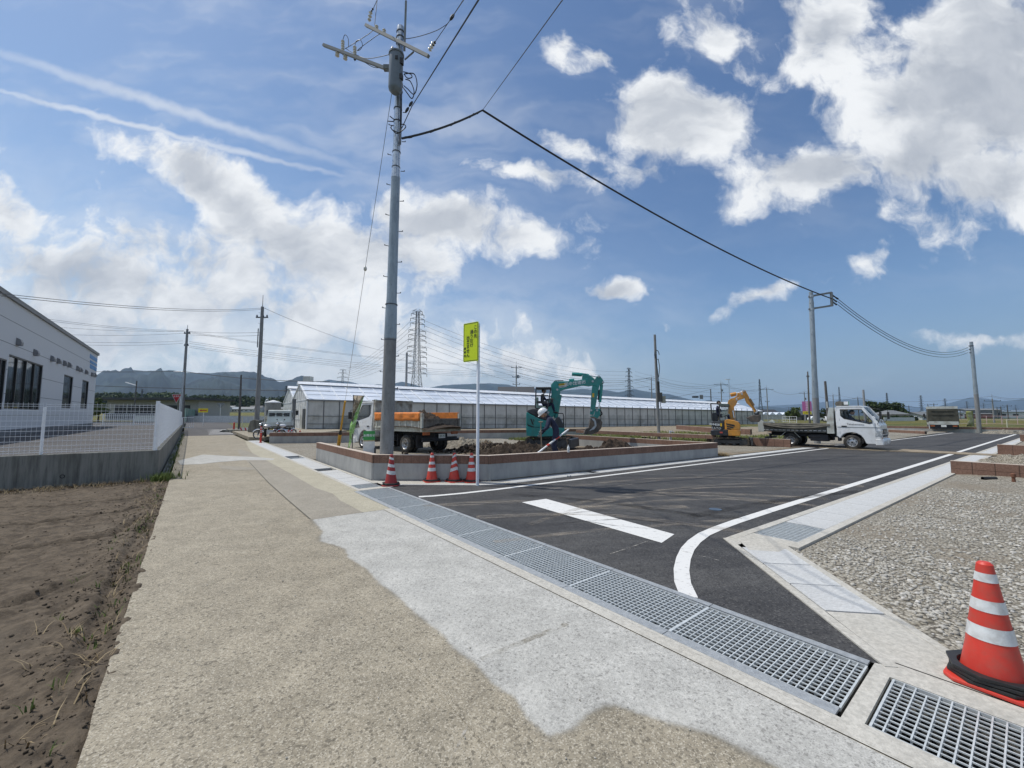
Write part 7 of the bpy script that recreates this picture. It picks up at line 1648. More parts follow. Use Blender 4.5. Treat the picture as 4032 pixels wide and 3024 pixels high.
# ------------------------------------------------------------------ land rising to the left distance, cross street
sheet('lane_end',[(40,-3.3),(40,1.6),(41,1.6),(41,-3.3)],.0,M_lane)
def quadz(name,c,m,kind='structure'):
    mb=MB(); mb.flat=True; mb.add(c,[(0,1,2,3)]); o=mb.build(name,m); 
    if o.data.polygons[0].normal.z<0: o.data.flip_normals()
    return tag(o,kind=kind)
quadz('lane',[W(40,-3.3,.001),W(40,1.2,.001),W(75,1.6,.45),W(75,-3.3,.45)],M_asph2)
quadz('verge',[W(40,1.2,.0),W(40,12,.0),W(75,14,.44),W(75,1.6,.44)],M_field)
quadz('cross_street',[W(75,-60,.45),W(75,60,.45),W(84,60,.5),W(84,-60,.5)],M_asph2)
for k in range(5): quadz('road_marking',[W(42+2.2*k,-1.6+.2*k%3,.03+.028*k),W(42+2.2*k,.1,.03+.028*k),W(42.5+2.2*k,.1,.036+.028*k),W(42.5+2.2*k,-1.6,.036+.028*k)],M_paint)
mb=MB(); 
def wb(mb,a0,a1,o0,o1,z0,z1):
    c=[W(a0,o0),W(a1,o0),W(a1,o1),W(a0,o1)]; mb.add([(p.x,p.y,z0) for p in c]+[(p.x,p.y,z1) for p in c],[(0,3,2,1),(4,5,6,7),(0,1,5,4),(1,2,6,5),(2,3,7,6),(3,0,4,7)])
wb(mb,84,84.4,-60,60,.3,.66); tag(mb.build('kerb_wall',M_wallc),'long low grey kerb wall along the far side of the cross street','wall')
def landz(x,y): return .60+max(0,(y-72))*.0125
def lfn(u,v):
    y=68+v**1.6*420; xr=-.10*y+18; xl=-1.9*y-20; x=xl+(xr-xl)*u; return (x,y,landz(x,y)+.15*nz(x,y,.02)-(.75 if u>.985 else 0))
grid('far_field',lfn,60,60,M_rice)
quadz('field_path',[W(84.5,-3.0,.80),W(84.5,-.5,.80),W(200,0,2.2),W(200,-2,2.2)],M_asph2)
# ground of right hand fields
mb=MB(); mb.flat=True; mb.sheet([(26,60),(60,44),(190,70),(230,175),(60,175),(30,130)],.02); struct('rice_field',mb,M_rice)
mb=MB(); mb.flat=True; mb.sheet([(-1200,90),(-700,3500),(3500,3500),(3000,-60),(900,-100),(240,150)],-.10); 
mb=MB(); mb.flat=True; mb.sheet([(-14000,-3000),(14000,-3000),(14000,14000),(-14000,14000)],-.6); struct('plain',mb,M_field)
# ------------------------------------------------------------------ mountains
def mtn(t,oc):
    n=t.noise(oc,.004,7,.65); c=t.mix(t.ss(n,.38,.66),(.008,.018,.028),(.030,.048,.050)); return c,None,0,0
M_mtn=gmat('wooded_mountain',mtn,.95)
def ridge(name,pts,dist,rough=1.,seed=0,foot=2600,nu=260,nv=22,base=-5):
    us=[p[0] for p in pts]; vs=[p[1] for p in pts]
    def fn(u,v):
        uu=us[0]+(us[-1]-us[0])*u; vv=float(np.interp(uu,us,vs)); dr=RAY(uu,vv); 
        t=dist/dr.y; top=CAMH+dr.z*t; x0=dr.x*t
        if v<.7: f=v/.7; y=dist-foot*(1-f); hh=f**1.25
        else: f=(v-.7)/.3; y=dist+foot*.6*f; hh=1-f
        z=top*hh; k=dist/5000
        z+=top*.42*nz(x0/k*.0011+seed,y/k*.0011,1.,6)*math.sin(math.pi*min(1,hh*1.02))*rough
        z+=top*.012*nz(x0/k*.01+seed,y*.0,1.,3)*(hh>.95)
        return (x0*y/dist*(.9+.1),y,max(base,z)+base*0)
    return grid(name,fn,nu,nv,M_mtn)
ridge('mountains',[(-700,1500),(-300,1470),(0,1480),(381,1470),(450,1460),(515,1452),(573,1458),(620,1455),(670,1451),(744,1458),(830,1464),(882,1455),(930,1459),(962,1458),(1000,1464),(1045,1486),(1066,1486),(1100,1503),(1140,1497),(1194,1497),(1230,1520),(1300,1560),(1400,1600),(1500,1640)],4300,1.,1)
ridge('foothills',[(300,1575),(420,1560),(520,1548),(610,1552),(680,1530),(780,1500),(850,1489),(900,1496),(1000,1530),(1100,1550),(1200,1570),(1300,1600),(1400,1640)],2900,1.,3,foot=1500)
ridge('mountains',[(1150,1540),(1230,1500),(1298,1487),(1334,1494),(1375,1496),(1416,1508),(1450,1515),(1488,1507),(1520,1512),(1583,1495),(1620,1504),(1678,1520),(1741,1508),(1804,1504),(1872,1507),(1926,1507),(2000,1512),(2044,1524),(2089,1522),(2160,1532),(2229,1534),(2288,1528),(2388,1532),(2433,1540),(2496,1525),(2523,1532),(2591,1543),(2636,1547),(2736,1574),(2770,1576),(2792,1571),(2817,1578),(2900,1610),(2983,1603),(3009,1597),(3056,1602),(3106,1608),(3200,1625),(3300,1640)],7200,.8,5,foot=2600)
ridge('mountains',[(2950,1600),(3100,1592),(3197,1587),(3323,1569),(3400,1571),(3500,1588),(3600,1600),(3700,1610)],12500,.5,8,foot=3000)
ridge('mountains',[(3600,1625),(3660,1610),(3726,1588),(3780,1572),(3822,1561),(3875,1566),(3943,1576),(3985,1574),(4032,1567),(4150,1560),(4300,1575),(4500,1590)],9500,.5,9,foot=2600)
# ------------------------------------------------------------------ trees
M_leafd=leafy('dark_evergreen_leaf',(.018,.035,.013),(.06,.085,.028)); M_leafm=leafy('mid_green_leaf',(.04,.07,.018),(.11,.14,.04)); M_bark=mat('bark',(.07,.055,.04),.9)
def clumps(centres,n,size,rng,flat=.8):
    V=[];Fq=[]
    for (x,y,z,rx,ry,rz_) in centres:
        k=len(V)
        d=rng.normal(size=(n,3)); d/=np.linalg.norm(d,axis=1)[:,None]; r=rng.uniform(.55,1.05,n)[:,None]; p=np.array([x,y,z])+d*r*np.array([rx,ry,rz_])
        for q in p:
            a,b=rng.normal(size=3),rng.normal(size=3); a/=np.linalg.norm(a); b-=a*a.dot(b); b/=np.linalg.norm(b); s=size*rng.uniform(.5,1.3); i=len(V)
            V+=[q-a*s,q-b*s*.6,q+a*s,q+b*s*.6]; Fq.append((i,i+1,i+2,i+3))
    return V,Fq
def tree(label,p,h,r,m,seed,leaf=.35,n=60,nc=26,group=None,name='tree',trunk=True):
    rng=np.random.RandomState(seed); t=thing(name,label,'tree',p,0,group); C=[]
    for _ in range(nc):
        z=h*rng.uniform(.28,.93); rr_=r*math.sqrt(max(.08,1-((z/h-.55)/.5)**2)); a=rng.rand()*6.28; q=rr_*rng.uniform(.1,.8); s=r*rng.uniform(.22,.42); C.append((q*math.cos(a),q*math.sin(a),z,s,s,s*.8))
    V,Fq=clumps(C,n,leaf,rng); rawmesh('crown',V,Fq,m,t)
    mb=MB(); mb.tube([(0,0,-.2),(.05*h*.2,0,h*.3),(0,.03*h,h*.7)],[r*.09,r*.06,r*.02],8)
    for k in range(5): a=k*1.3; mb.tube([(0,0,h*(.3+.07*k)),(r*.5*math.cos(a),r*.5*math.sin(a),h*(.5+.08*k))],[r*.035,r*.01],5)
    mb.build('trunk',M_bark,t); return t
rng=np.random.RandomState(21); C=[]
def vline(u,pts): return float(np.interp(u,[p[0] for p in pts],[p[1] for p in pts]))
for k in range(230):
    u=300+ (k/230)*960+rng.uniform(-6,6); dep=rng.uniform(440,520); vt=vline(u,[(300,1548),(500,1550),(640,1558),(700,1568),(760,1556),(850,1556),(950,1560),(1050,1566),(1150,1560),(1260,1560)])+rng.uniform(-5,9)
    p=D(u,vt,dep); zb=landz(p.x,dep); H=p.z-zb
    for j in range(3): C.append((p.x+rng.uniform(-3,3),dep+rng.uniform(-3,3),zb+H*(.2+.3*j),6.5-1.2*j,6,H*.2))
V,Fq=clumps(C,46,1.5,rng); tag(rawmesh('woodland',V,Fq,M_leafd),'dark band of distant woodland below the left mountains','woodland',kind='stuff')
C=[]
for k in range(120):
    u=300+(k/120)*420; dep=rng.uniform(540,600); p=D(u,1546+rng.uniform(-4,8),dep); zb=landz(p.x,dep); H=p.z-zb
    for j in range(2): C.append((p.x,dep,zb+H*(.35+.4*j),9,7,H*.25))
V,Fq=clumps(C,44,1.8,rng); tag(rawmesh('woodland',V,Fq,M_leafm),'paler green woodland rising behind the long low building at left','woodland',kind='stuff')
p=D(388,1632,66); tree('leafy green tree showing past the corner of the white building',(p.x,p.y,.6),4.2,1.5,M_leafm,31,.16,70,22)
# right distance clump of evergreens, bush, hedge
for i,(u,vt,dep,r) in enumerate(((3430,1578,150,2.6),(3452,1580,152,2.6),(3475,1584,150,2.4),(3495,1588,150,2.3),(3512,1584,154,2.6),(3532,1592,152,2.3),(3550,1604,150,2.0))):
    p=D(u,vt,dep); tree(['leftmost tall dark evergreen of the clump right of the flatbed cab','second tall dark evergreen of the clump right of the flatbed cab','third evergreen of the clump, above the house roof','fourth evergreen of the clump, above the house roof','fifth evergreen, a tall one of the clump above the house','sixth evergreen on the right slope of the clump','low rounded evergreen ending the clump at its right'][i],(p.x,dep,0),p.z,r*1.25,M_leafd,40+i,.42,44,24,'evergreens by the distant house')
p=D(3120,1607,135); tree('round light green tree between the small greenhouses and the dark hut',(p.x,135,0),p.z,2.6,M_leafm,60,.35,60,24)
for i,(u,vt,dep,r) in enumerate(((3225,1612,170,3.4),(3260,1615,170,3.0),(3560,1640,125,1.7),(3520,1641,125,1.6),(3480,1641,125,1.6),(3590,1642,125,1.3))):
    p=D(u,vt,dep); tree(['dark tree behind the bracket pole, left one','dark tree behind the bracket pole, right one','rounded hedge bush right of the distant house','rounded hedge bush in front of the distant house','rounded hedge bush left of the distant house','small hedge bush left of the canvas truck'][i],(p.x,dep,0),max(1.2,p.z),r,M_leafd,70+i,.34,36,16)
# ------------------------------------------------------------------ lattice towers
M_tower=mat('tower_steel',(.085,.10,.12),.6,.3,var=.1)
def tower(label,u,vt,H,group='pylons',arms=None,seed=0,w=.115,vb=None,thick=.16,det=9):
    dr=RAY(u,vt); dep=(H-CAMH)*dr.y/dr.z; p=D(u,vt,dep); t=thing('pylon',label,'pylon',(p.x,p.y,0),R(20+seed*13),group)
    arms=arms or [(.99,.045),(.92,.075),(.83,.085),(.74,.09),(.62,.10),(.53,.10),(.44,.105)]
    half=lambda f:H*w/2*((1-f/.42)*1.0+.42*(f/.42)) if f<.42 else H*w/2*(.42-.26*(f-.42)/.58)
    mb=MB(); lv=[i/det*.42 for i in range(det//2*0+0,1)]
    fs=[0,.12,.22,.31,.38,.44,.50,.56,.62,.68,.74,.80,.86,.92,1.0]
    for sx in(-1,1):
        for sy in(-1,1):
            for f0,f1 in zip(fs,fs[1:]): mb.beam((sx*half(f0),sy*half(f0),H*f0),(sx*half(f1),sy*half(f1),H*f1),thick,thick)
    for f0,f1 in zip(fs,fs[1:]):
        a,b=half(f0),half(f1)
        for (x0,y0),(x1,y1) in(((-1,-1),(1,-1)),((1,-1),(1,1)),((1,1),(-1,1)),((-1,1),(-1,-1))):
            mb.beam((x0*a,y0*a,H*f0),(x1*b,y1*b,H*f1),thick*.6,thick*.6); mb.beam((x1*a,y1*a,H*f0),(x0*b,y0*b,H*f1),thick*.6,thick*.6); mb.beam((x0*b,y0*b,H*f1),(x1*b,y1*b,H*f1),thick*.5,thick*.5)
    mb.build('lattice_body',M_tower,t)
    for f,aw in arms:
        mb=MB()
        for s in(-1,1):
            h=half(f); tip=(s*(h+H*aw),0,H*f+H*.004)
            for sy in(-1,1): mb.beam((s*h,sy*h,H*f),tip,thick*.7,thick*.7); mb.beam((s*h,sy*h,H*f+H*.022),tip,thick*.6,thick*.6)
            mb.beam((s*(h+H*aw*.5),0,H*f),(s*(h+H*aw*.5),0,H*f+H*.013),thick*.5,thick*.5)
            mb.beam(tip,(tip[0],0,H*f-H*.022),thick*1.1,thick*1.1)
        mb.build('crossarm',M_tower,t)
    return t,dep
tower('tall lattice pylon rising behind the greenhouse, right of the main pole',1645,1225,62,arms=[(.995,.035),(.965,.05),(.92,.055),(.875,.055),(.81,.065),(.765,.065),(.72,.067),(.655,.07),(.61,.07),(.565,.07),(.50,.07),(.455,.07),(.41,.07)],w=.135,seed=1,thick=.19)
for i,(u,vt,H,lb) in enumerate(((1350,1455,42,'small pylon showing above the greenhouse left of the stay wire'),(2476,1450,46,'pylon right of the teal excavator arm'),(2990,1494,46,'pylon between the orange excavator and the bracket pole'),(3303,1525,44,'pylon above the back of the flatbed truck cab'),(3491,1548,44,'pylon above the distant evergreens'),(3625,1558,44,'pylon just left of the canvas truck'),(3720,1570,44,'pylon rising behind the canvas truck top'),(3806,1580,44,'pylon between the canvas truck and the road end pole'),(3872,1588,44,'small pylon just right of the road end pole'),(3998,1595,42,'faint small pylon near the right edge'),(560,1533,30,'faint small pylon before the mountains at left'),(1128,1522,34,'faint pylon left of the greenhouse gable'))):
    tower(lb,u,vt,H,seed=i,thick=.20+.03*i if i<9 else .3)
# ------------------------------------------------------------------ distant utility poles and wires
def pole(label,u,vt,dep,ub=None,z0=0,arms=((.4,1.4),),m=None,r=.15,box=False,spike=.8,group='distant utility poles',name='utility_pole'):
    top=D(u,vt,dep); ub=ub or u; pbm=D(ub,1700,dep); t=thing(name,label,'utility pole',(top.x if ub==u else pbm.x,dep,z0),0,group)
    lx=math.atan2(top.x-t.location.x,top.z-z0); t.rotation_euler=(0,lx,0); h=top.z-z0
    mb=MB(); mb.lathe([(r,-.3),(r*.62,h-spike)],10); 
    if spike: mb.lathe([(.03,h-spike),(.02,h)],6)
    mb.build('shaft',m or M_poleC,t,smooth=True,ang=60)
    for dz,w in arms:
        mb=MB(); mb.box((0,0,h-spike-dz),(w,.09,.09)); 
        for x in(-w/2+.08,0 if w>1 else .1,w/2-.08): mb.lathe([(.05,0),(.07,.08),(.03,.18)],8,c=(x,0,h-spike-dz+.04))
        mb.build('crossarm',M_wire,t)
    if box: mb=MB(); mb.lathe([(.22,0),(.22,.6)],12,c=(.3,0,h-spike-2.4)); mb.build('transformer',MATS['grey_transformer'],t)
    return t,top
pA,tA=pole('grey pole on a concrete block in the left middle, behind the small pickup',1036,1162,33.5,1009,z0=1.2,arms=((.9,1.0),),r=.19,spike=1.0,m=M_poleC)
q=D(1008,1699,33.3); mb=MB(); mb.prism([(-.42,0),(.40,0),(.38,.95),(.0,1.0),(-.25,.92),(-.38,.5)],-.4,.4,'XZ'); o=mb.build('concrete_block',M_wallold,bev=.02); o.location=(q.x,q.y,.25); tag(o,'dark concrete block at the foot of the left middle pole','concrete block')
mb=MB(); 
for z in(5.6,4.9): mb.box((-.26,0,z+1.6),(.05,.05,.9))
mb.build('cable_bracket',M_cable,pA)
bolts(pA,4,9.5,.45,lambda z:.15,M_wire,.1)
pB_,tB=pole('brownish utility pole with many wires at the end of the mesh fence, left',739,1279,46,711,z0=.2,arms=((.5,.7),(1.9,.5)),r=.18,spike=.5)
pl_=thing('street_lamp','street lamp with a bright flat head reaching left, in front of the left utility pole','street lamp',D(704,1690,37).xy.to_3d()); h=D(712,1463,37).z
mb=MB(); mb.tube([(0,0,0),(.12,0,h-.25),(.10,0,h-.05),(-.1,0,h),(-.28,0,h)],[.07,.05,.045,.04,.035],10); mb.build('lamp_post',M_steel,pl_,smooth=True); mb=MB(); mb.ell((-.50,0,h),(.34,.10,.06)); mb.build('lamp_head',mat('lamp_head',(.72,.72,.72),.3),pl_,smooth=True)
pl2=thing('street_lamp','dark street lamp post with a pale flat head, beyond the car park','street lamp',(D(526,1640,62).x,62,.6)); h=D(530,1500,62).z-.6
mb=MB(); mb.tube([(0,0,0),(.1,0,h)],.08,8); mb.build('lamp_post',M_poleD,pl2); mb=MB(); mb.beam((.1,0,h-.7),(-1.6,0,h-.2),.22,.10); mb.build('lamp_head',MATS['lamp_head'],pl2)
pole('thin black pole beside the end of the fence, right of the stop sign',727,1518,44,722,z0=.1,arms=(),m=M_poleD,r=.07,spike=0,name='pole')
pole('slim black pole between the arrow sign and the left middle pole',950,1476,42,940,z0=.1,arms=(),m=M_poleD,r=.12,spike=0,name='pole')
far=[('pole between the main pole and the big pylon, bare grey',1602,1388,58,((.3,.3),),.22,0,False),('distant pole with crossarms and transformer above the teal excavator',2033,1421,77,((.4,2.0),(2.2,1.5),(3.6,1.4)),.17,.9,True),('distant pole with crossarms left of the leaning site pole base wires',2564,1471,98,((.4,2.4),(3.0,1.3)),.17,.9,False),
 ('dark pole carrying the horizontal traffic signal behind the greenhouse',2798,1531,92,(),.16,0,False),('distant pole with crossarm just left of the raised orange arm',2838,1497,118,((.4,4.),(2.8,1.6)),.18,.9,True),('distant pole with crossarm right of the orange excavator',3018,1517,122,((.4,4.),(4.0,1.3)),.18,.9,False),
 ('distant pole with transformer left of the pink sign',3166,1533,128,((.4,3.4),(3.8,1.2)),.18,.9,True),('distant pole with crossarm seen over the flatbed headboard',3279,1546,160,((.4,3.4),),.19,.9,False),('distant dark pole with crossarms above the flatbed cab roof',3377,1560,135,((.3,3.6),),.16,.5,False),('utility pole with a wide crossarm right of the road end pole',3905,1552,88,((.5,3.6),),.16,1.0,False)]
tops={}
for i,(lb,u,vt,dep,ar,r,sp_,bx_) in enumerate(far):
    lb=lb.replace(' base wires',''); t,tp=pole(lb,u,vt,dep,arms=ar,r=r,spike=sp_,box=bx_,m=M_poleC if i not in(3,8) else M_poleD); tops[u]=tp
pole('tall thin dark pole rising beside the pink sign',3180,1463,70,3190,arms=((.9,.5),),m=mat('weathered_pole',(.13,.12,.11),.9),r=.16,spike=0,name='pole')
pole('dark leaning pole with boxes close behind the flatbed headboard',3249,1501,31,3266,arms=(),m=M_poleD,r=.12,spike=0,name='pole')
pole('grey pole leaning left above the flatbed truck cab',3399,1535,40,3411,arms=(),m=mat('pale_pole',(.25,.26,.27),.7),r=.13,spike=0,name='pole')
lt=thing('street_lamp','tall thin street lamp behind the raised orange arm','street lamp',(D(2874,1600,100).x,100,0)); h=D(2872,1494,100).z; mb=MB(); mb.tube([(0,0,0),(0,0,h)],[.10,.06],8); mb.build('lamp_post',M_steel,lt); mb=MB(); mb.box((-.25,0,h),(1.1,.3,.14)); mb.build('lamp_head',MATS['lamp_head'],lt)
ts=thing('traffic_signal','horizontal traffic signal hanging from an arm behind the greenhouse','traffic signal',D(2727,1563,92)); mb=MB(); mb.beam((1.5,0,0),(4.1,0,.05),.08,.08); mb.build('signal_arm',M_wire,ts); mb=MB(); mb.box((.6,0,0),(1.3,.3,.4)); 
for k in range(3): mb.lathe([(.18,0),(.2,-.3)],12,ax='Y',c=(.2+.4*k,-.15,0))
mb.build('signal_head',M_dark,ts); mb=MB(); mb.box((2.0,0,.0),(.75,.06,.95)); mb.build('side_plate',M_poleC,ts)
for i,(u,vt,dep) in enumerate(((3653,1588,170),(3676,1585,150),(3940,1597,150),(3965,1590,130),(4000,1605,200),(3925,1600,190),(3780,1612,190),(3578,1594,180),(3106,1600,200),(3360,1600,190))): pole('far small utility pole with a crossarm, '+['just left of the canvas truck','above the canvas truck roof, left side','right of the road end pole, nearer one','second from the right edge','nearest the right edge','in the gap right of the road end pole','right behind the canvas truck','above the distant house hedge','above the small greenhouses','above the flatbed cab roof'][i],u,vt,dep,arms=((.3,3.),(1.8,2.)),r=.18,spike=.4,m=M_poleD)
# wires
def wpx(label,a,b,sag,r=.016,grp=None,m=None): cable('overhead_cable',label,cat_wire(D(*a),D(*b),sag,16),r,m or M_wire,group=grp,n=5)
k=0
G1='wires running left from the left utility pole'
for (a,b) in(((-60,1218,30),(725,1302,46)),((-60,1226,30),(725,1306,46)),((-60,1148,14),(1030,1213,33.5)),((-60,1158,14),(1030,1218,33.5)),((-40,1262,34),(722,1303,46)),((-40,1300,34),(722,1312,46)),((-40,1325,34),(720,1342,46)),((-40,1338,34),(720,1352,46))):
    wpx('thin wire running left from the left poles over the white building',a,b,.35,.012,G1)
G2='wires running right from the left utility pole towards the main pole'
for (a,b,s) in(((745,1306,46),(2030,1440,77),.9),((745,1310,46),(2030,1444,77),.9),((745,1345,46),(2030,1466,77),.8),((745,1352,46),(2030,1474,77),.8),((745,1362,46),(2030,1480,77),.8),((745,1368,46),(2030,1486,77),.8),((1040,1213,33.5),(1600,1398,58),.6),((745,1305,46),(1022,1309,33.5),.1),((745,1318,46),(1022,1321,33.5),.1)):
    wpx('thin wire crossing behind the main pole from the left utility pole',a,b,s,.014,G2)
G3='low dark cables crossing before the mountains'
wpx('upper dark cable crossing low before the left mountains',(-50,1450,44),(720,1462,44),.2,.025,G3,M_cable); wpx('dark cable from the left utility pole past the black pole',(720,1462,44),(1300,1502,42),.3,.03,G3,M_cable); wpx('lower dark cable with a black sleeve before the left mountains',(-50,1500,44),(1300,1540,42),.2,.03,G3,M_cable)
G4='distant wires over the greenhouse'
for (a,b,s) in(((2040,1441,77),(2560,1486,98),1.7),((2040,1443,77),(2560,1487,98),2.1),((2040,1468,77),(2560,1496,98),1.8),((2040,1478,77),(2560,1520,98),1.6),((2568,1486,98),(2838,1508,118),1.6),((2568,1497,98),(2838,1515,118),1.6),((2842,1506,118),(3018,1526,122),1.5),((2842,1509,118),(3018,1527,122),1.8),((3020,1526,122),(3166,1541,128),1.5),((3170,1541,128),(3377,1564,135),1.6),((3380,1564,135),(3905,1590,130),2.5),((3280,1552,160),(3905,1560,88),2.),((3905,1558,88),(4150,1548,70),.8),((3905,1562,88),(4150,1556,70),.8),((2800,1533,92),(2600,1575,92),.1),((2800,1565,92),(3020,1560,122),1.)):
    wpx('thin distant wire strung between the poles beyond the greenhouse',a,b,s,.028,G4)
G5='high transmission lines'
tw=[(1645,1262),(1645,1283),(1645,1300),(1645,1325),(1645,1345),(1645,1363),(1645,1392)]
for i,(u,v) in enumerate(tw):
    wpx('faint transmission line descending right from the tall pylon',(u+26,v,231),(2476,1462+14*i,390),9,.07,G5); wpx('faint transmission line descending left from the tall pylon',(u-26,v,231),(1350,1460+6*i,395),4,.07,G5)
for i in range(4): wpx('faint transmission line between the far pylons',(2500,1462+16*i,390),(2975,1505+14*i,500),8,.08,G5)
# ------------------------------------------------------------------ signs by the lane
def sign_post(t,h,r=.03): mb=MB(); mb.lathe([(r,0),(r,h)],10); mb.build('post',M_white,t)
q=D(702,1690,34); ss_=thing('stop_sign','red inverted triangle stop sign behind the end of the mesh fence','sign',(q.x,34,.1)); c=D(697,1567,34); cz=c.z-.1
sign_post(ss_,cz+.2); SM=frame((c.x-q.x,-.05,cz),(1,0,0),(0,0,1))
mb=MB(); mb.prism([(-.42,.30),(.42,.30),(0,-.46)],-.01,.0,'XY',M=SM); w_=mb.build('white_edge',M_white,ss_); mb=MB(); mb.prism([(-.37,.27),(.37,.27),(0,-.40)],.001,.004,'XY',M=SM); mb.build('red_face',mat('sign_red',(.50,.03,.035),.5),w_)
text_mesh('lettering','止まれ',.17,M_white,w_,SM@Matrix.Translation((0,.13,.006)),bold=.004)
q=D(800,1662,52); asn=thing('arrow_sign','yellow sign with a red arrow pointing left on a white post','sign',(q.x,52,.2)); c=D(801,1616,52); SM=frame((c.x-q.x,-.05,c.z-.2),(1,0,0),(0,0,1)); sign_post(asn,c.z+.1,.04)
mb=MB(); mb.prism([(-.62,-.26),(.62,-.26),(.62,.26),(-.62,.26)],-.02,.0,'XY',M=SM); yp=mb.build('yellow_panel',mat('sign_yellow',(.75,.60,.02),.5),asn); mb=MB(); mb.prism([(-.48,0),(-.22,.15),(-.22,.06),(.45,.06),(.45,-.06),(-.22,-.06),(-.22,-.15)],.001,.006,'XY',M=SM); mb.build('red_arrow',MATS['sign_red'],yp)
q=D(866,1655,80); ms=thing('triangle_sign','grey back of a triangular sign on a thin post beyond the cross street','sign',(q.x,80,.6)); c=D(867,1592,80); sign_post(ms,c.z-.6,.05); mb=MB(); mb.prism([(-.9,.25),(.9,.25),(0,-.75)],-.02,.02,'XZ'); mb.v=[(x,y,z+c.z-.6) for x,y,z in mb.v]; mb.build('sign_back',M_poleC,ms)
railing('guard_rail','pale cream guard railing beside the left middle pole',D(953,1673,38).xy.to_3d(),D(1100,1673,39).xy.to_3d(),1.15,.35,mat('cream_rail',(.58,.56,.42),.5),pitch=.28,mid=False)
q=D(966,1690,36); mb=MB(); mb.prism([(-.5,-.12),(.5,-.12),(.5,.12),(-.5,.12)],-.01,.01,'XZ'); o=mb.build('chevron_board',M_white); o.location=(q.x,36,.42); tag(o,'low white board with red chevrons at the foot of the cream railing','board')
mb=MB(); 
for x in(-.35,.05,.38): mb.prism([(x-.14,.12),(x-.02,.12),(x+.08,-.12),(x-.04,-.12)],-.016,-.012,'XZ')
mb.build('red_chevron',MATS['sign_red'],o)
q=D(940,1700,38); mb=MB(); mb.prism([(-2.2,.0),(2.0,0),(2.0,.30),(-1.6,.30)],-.6,.6,'XZ'); o=mb.build('culvert',M_wallold); o.location=(q.x+.6,q.y,0); tag(o,'dark concrete culvert edge beside the lane before the cream railing','culvert')
q=D(857,1665,60); mb=MB(); mb.lathe([(.09,0),(.07,.75),(.03,.8)],10); o=mb.build('small_bollard',M_red); o.location=(D(922,1668,42).x,42,.1); tag(o,'small red bollard left of the slim black pole','bollard')
# ------------------------------------------------------------------ buildings in the distance
def house(name,label,p,w,dp,h,rh,wall,roofm,rz=0,wins=3,hip=False,group=None):
    b=thing(name,label,'house' if 'house' in name else 'building',p,rz,group)
    mb=MB(); mb.box((0,0,h/2),(w,dp,h)); 
    if not hip: mb.prism([(-dp/2,h),(dp/2,h),(0,h+rh)],-w/2,w/2,'YZ')
    mb.build('wall',wall,b)
    mb=MB(); e=.5; 
    if hip: mb.add([(-w/2-e,-dp/2-e,h),(w/2+e,-dp/2-e,h),(w/2+e,dp/2+e,h),(-w/2-e,dp/2+e,h),(-w*.2,0,h+rh),(w*.2,0,h+rh)],[(0,1,5,4),(2,3,4,5),(1,2,5),(3,0,4),(0,3,2,1)])
    else:
        for s in(-1,1): mb.add([(-w/2-e,s*(dp/2+e),h-.15),(w/2+e,s*(dp/2+e),h-.15),(w/2+e,0,h+rh+.1),(-w/2-e,0,h+rh+.1),(-w/2-e,s*(dp/2+e),h+.05),(w/2+e,s*(dp/2+e),h+.05),(w/2+e,0,h+rh+.3),(-w/2-e,0,h+rh+.3)],[(0,1,2,3),(4,5,6,7),(0,1,5,4),(1,2,6,5),(2,3,7,6),(3,0,4,7)])
    mb.build('roof',roofm,b)
    for k in range(wins):
        x=-w/2+w*(k+.5)/wins; mb=MB(); mb.box((x,-dp/2-.02,h*.55),(w/wins*.45,.08,h*.28)); f=mb.build('window',M_dark,b)
    return b
M_tileroof=mat('dark_tile_roof',(.045,.048,.052),.6,var=.2); M_greyroof=mat('grey_roof',(.16,.17,.175),.6); M_cream=mat('cream_wall',(.50,.47,.40),.8); M_pale=mat('pale_wall',(.52,.54,.54),.8); M_bluer=mat('blue_grey_roof',(.14,.18,.22),.5)
# long low building
lb_=thing('long_building','long low cream building with a flat dark roof beyond the car park','building',(-70.5,84,.6)); x0=D(403,1570,80).x+70.5; x1=D(786,1570,80).x+70.5; ht=D(600,1573,80).z-.6
mb=MB(); mb.box(((x0+x1)/2,1,ht/2),(x1-x0-1,9,ht)); mb.build('wall',mat('grey_cream_wall',(.40,.395,.37),.8),lb_); mb=MB(); mb.box(((x0+x1)/2,0,ht+.1),(x1-x0+1.0,11.5,.45)); mb.build('roof',M_tileroof,lb_)
for k in range(6):
    x=x0+2+(x1-x0-4)*(k+.5)/6; mb=MB(); mb.box((x,-3.55,ht*.52),(2.2,.12,1.7)); f=mb.build('window',M_dark,lb_)
mb=MB(); mb.box(((x0+x1)/2,-3.6,ht*.2),(x1-x0-1,.06,.9)); mb.build('grey_band',M_poleC,lb_)
mb=MB(); mb.box((0,0,0),(22,.2,1.3)); o=mb.build('low_wall',M_pale); o.location=(-50,66,.9); tag(o,'low pale wall behind the white railing of the car park','wall')
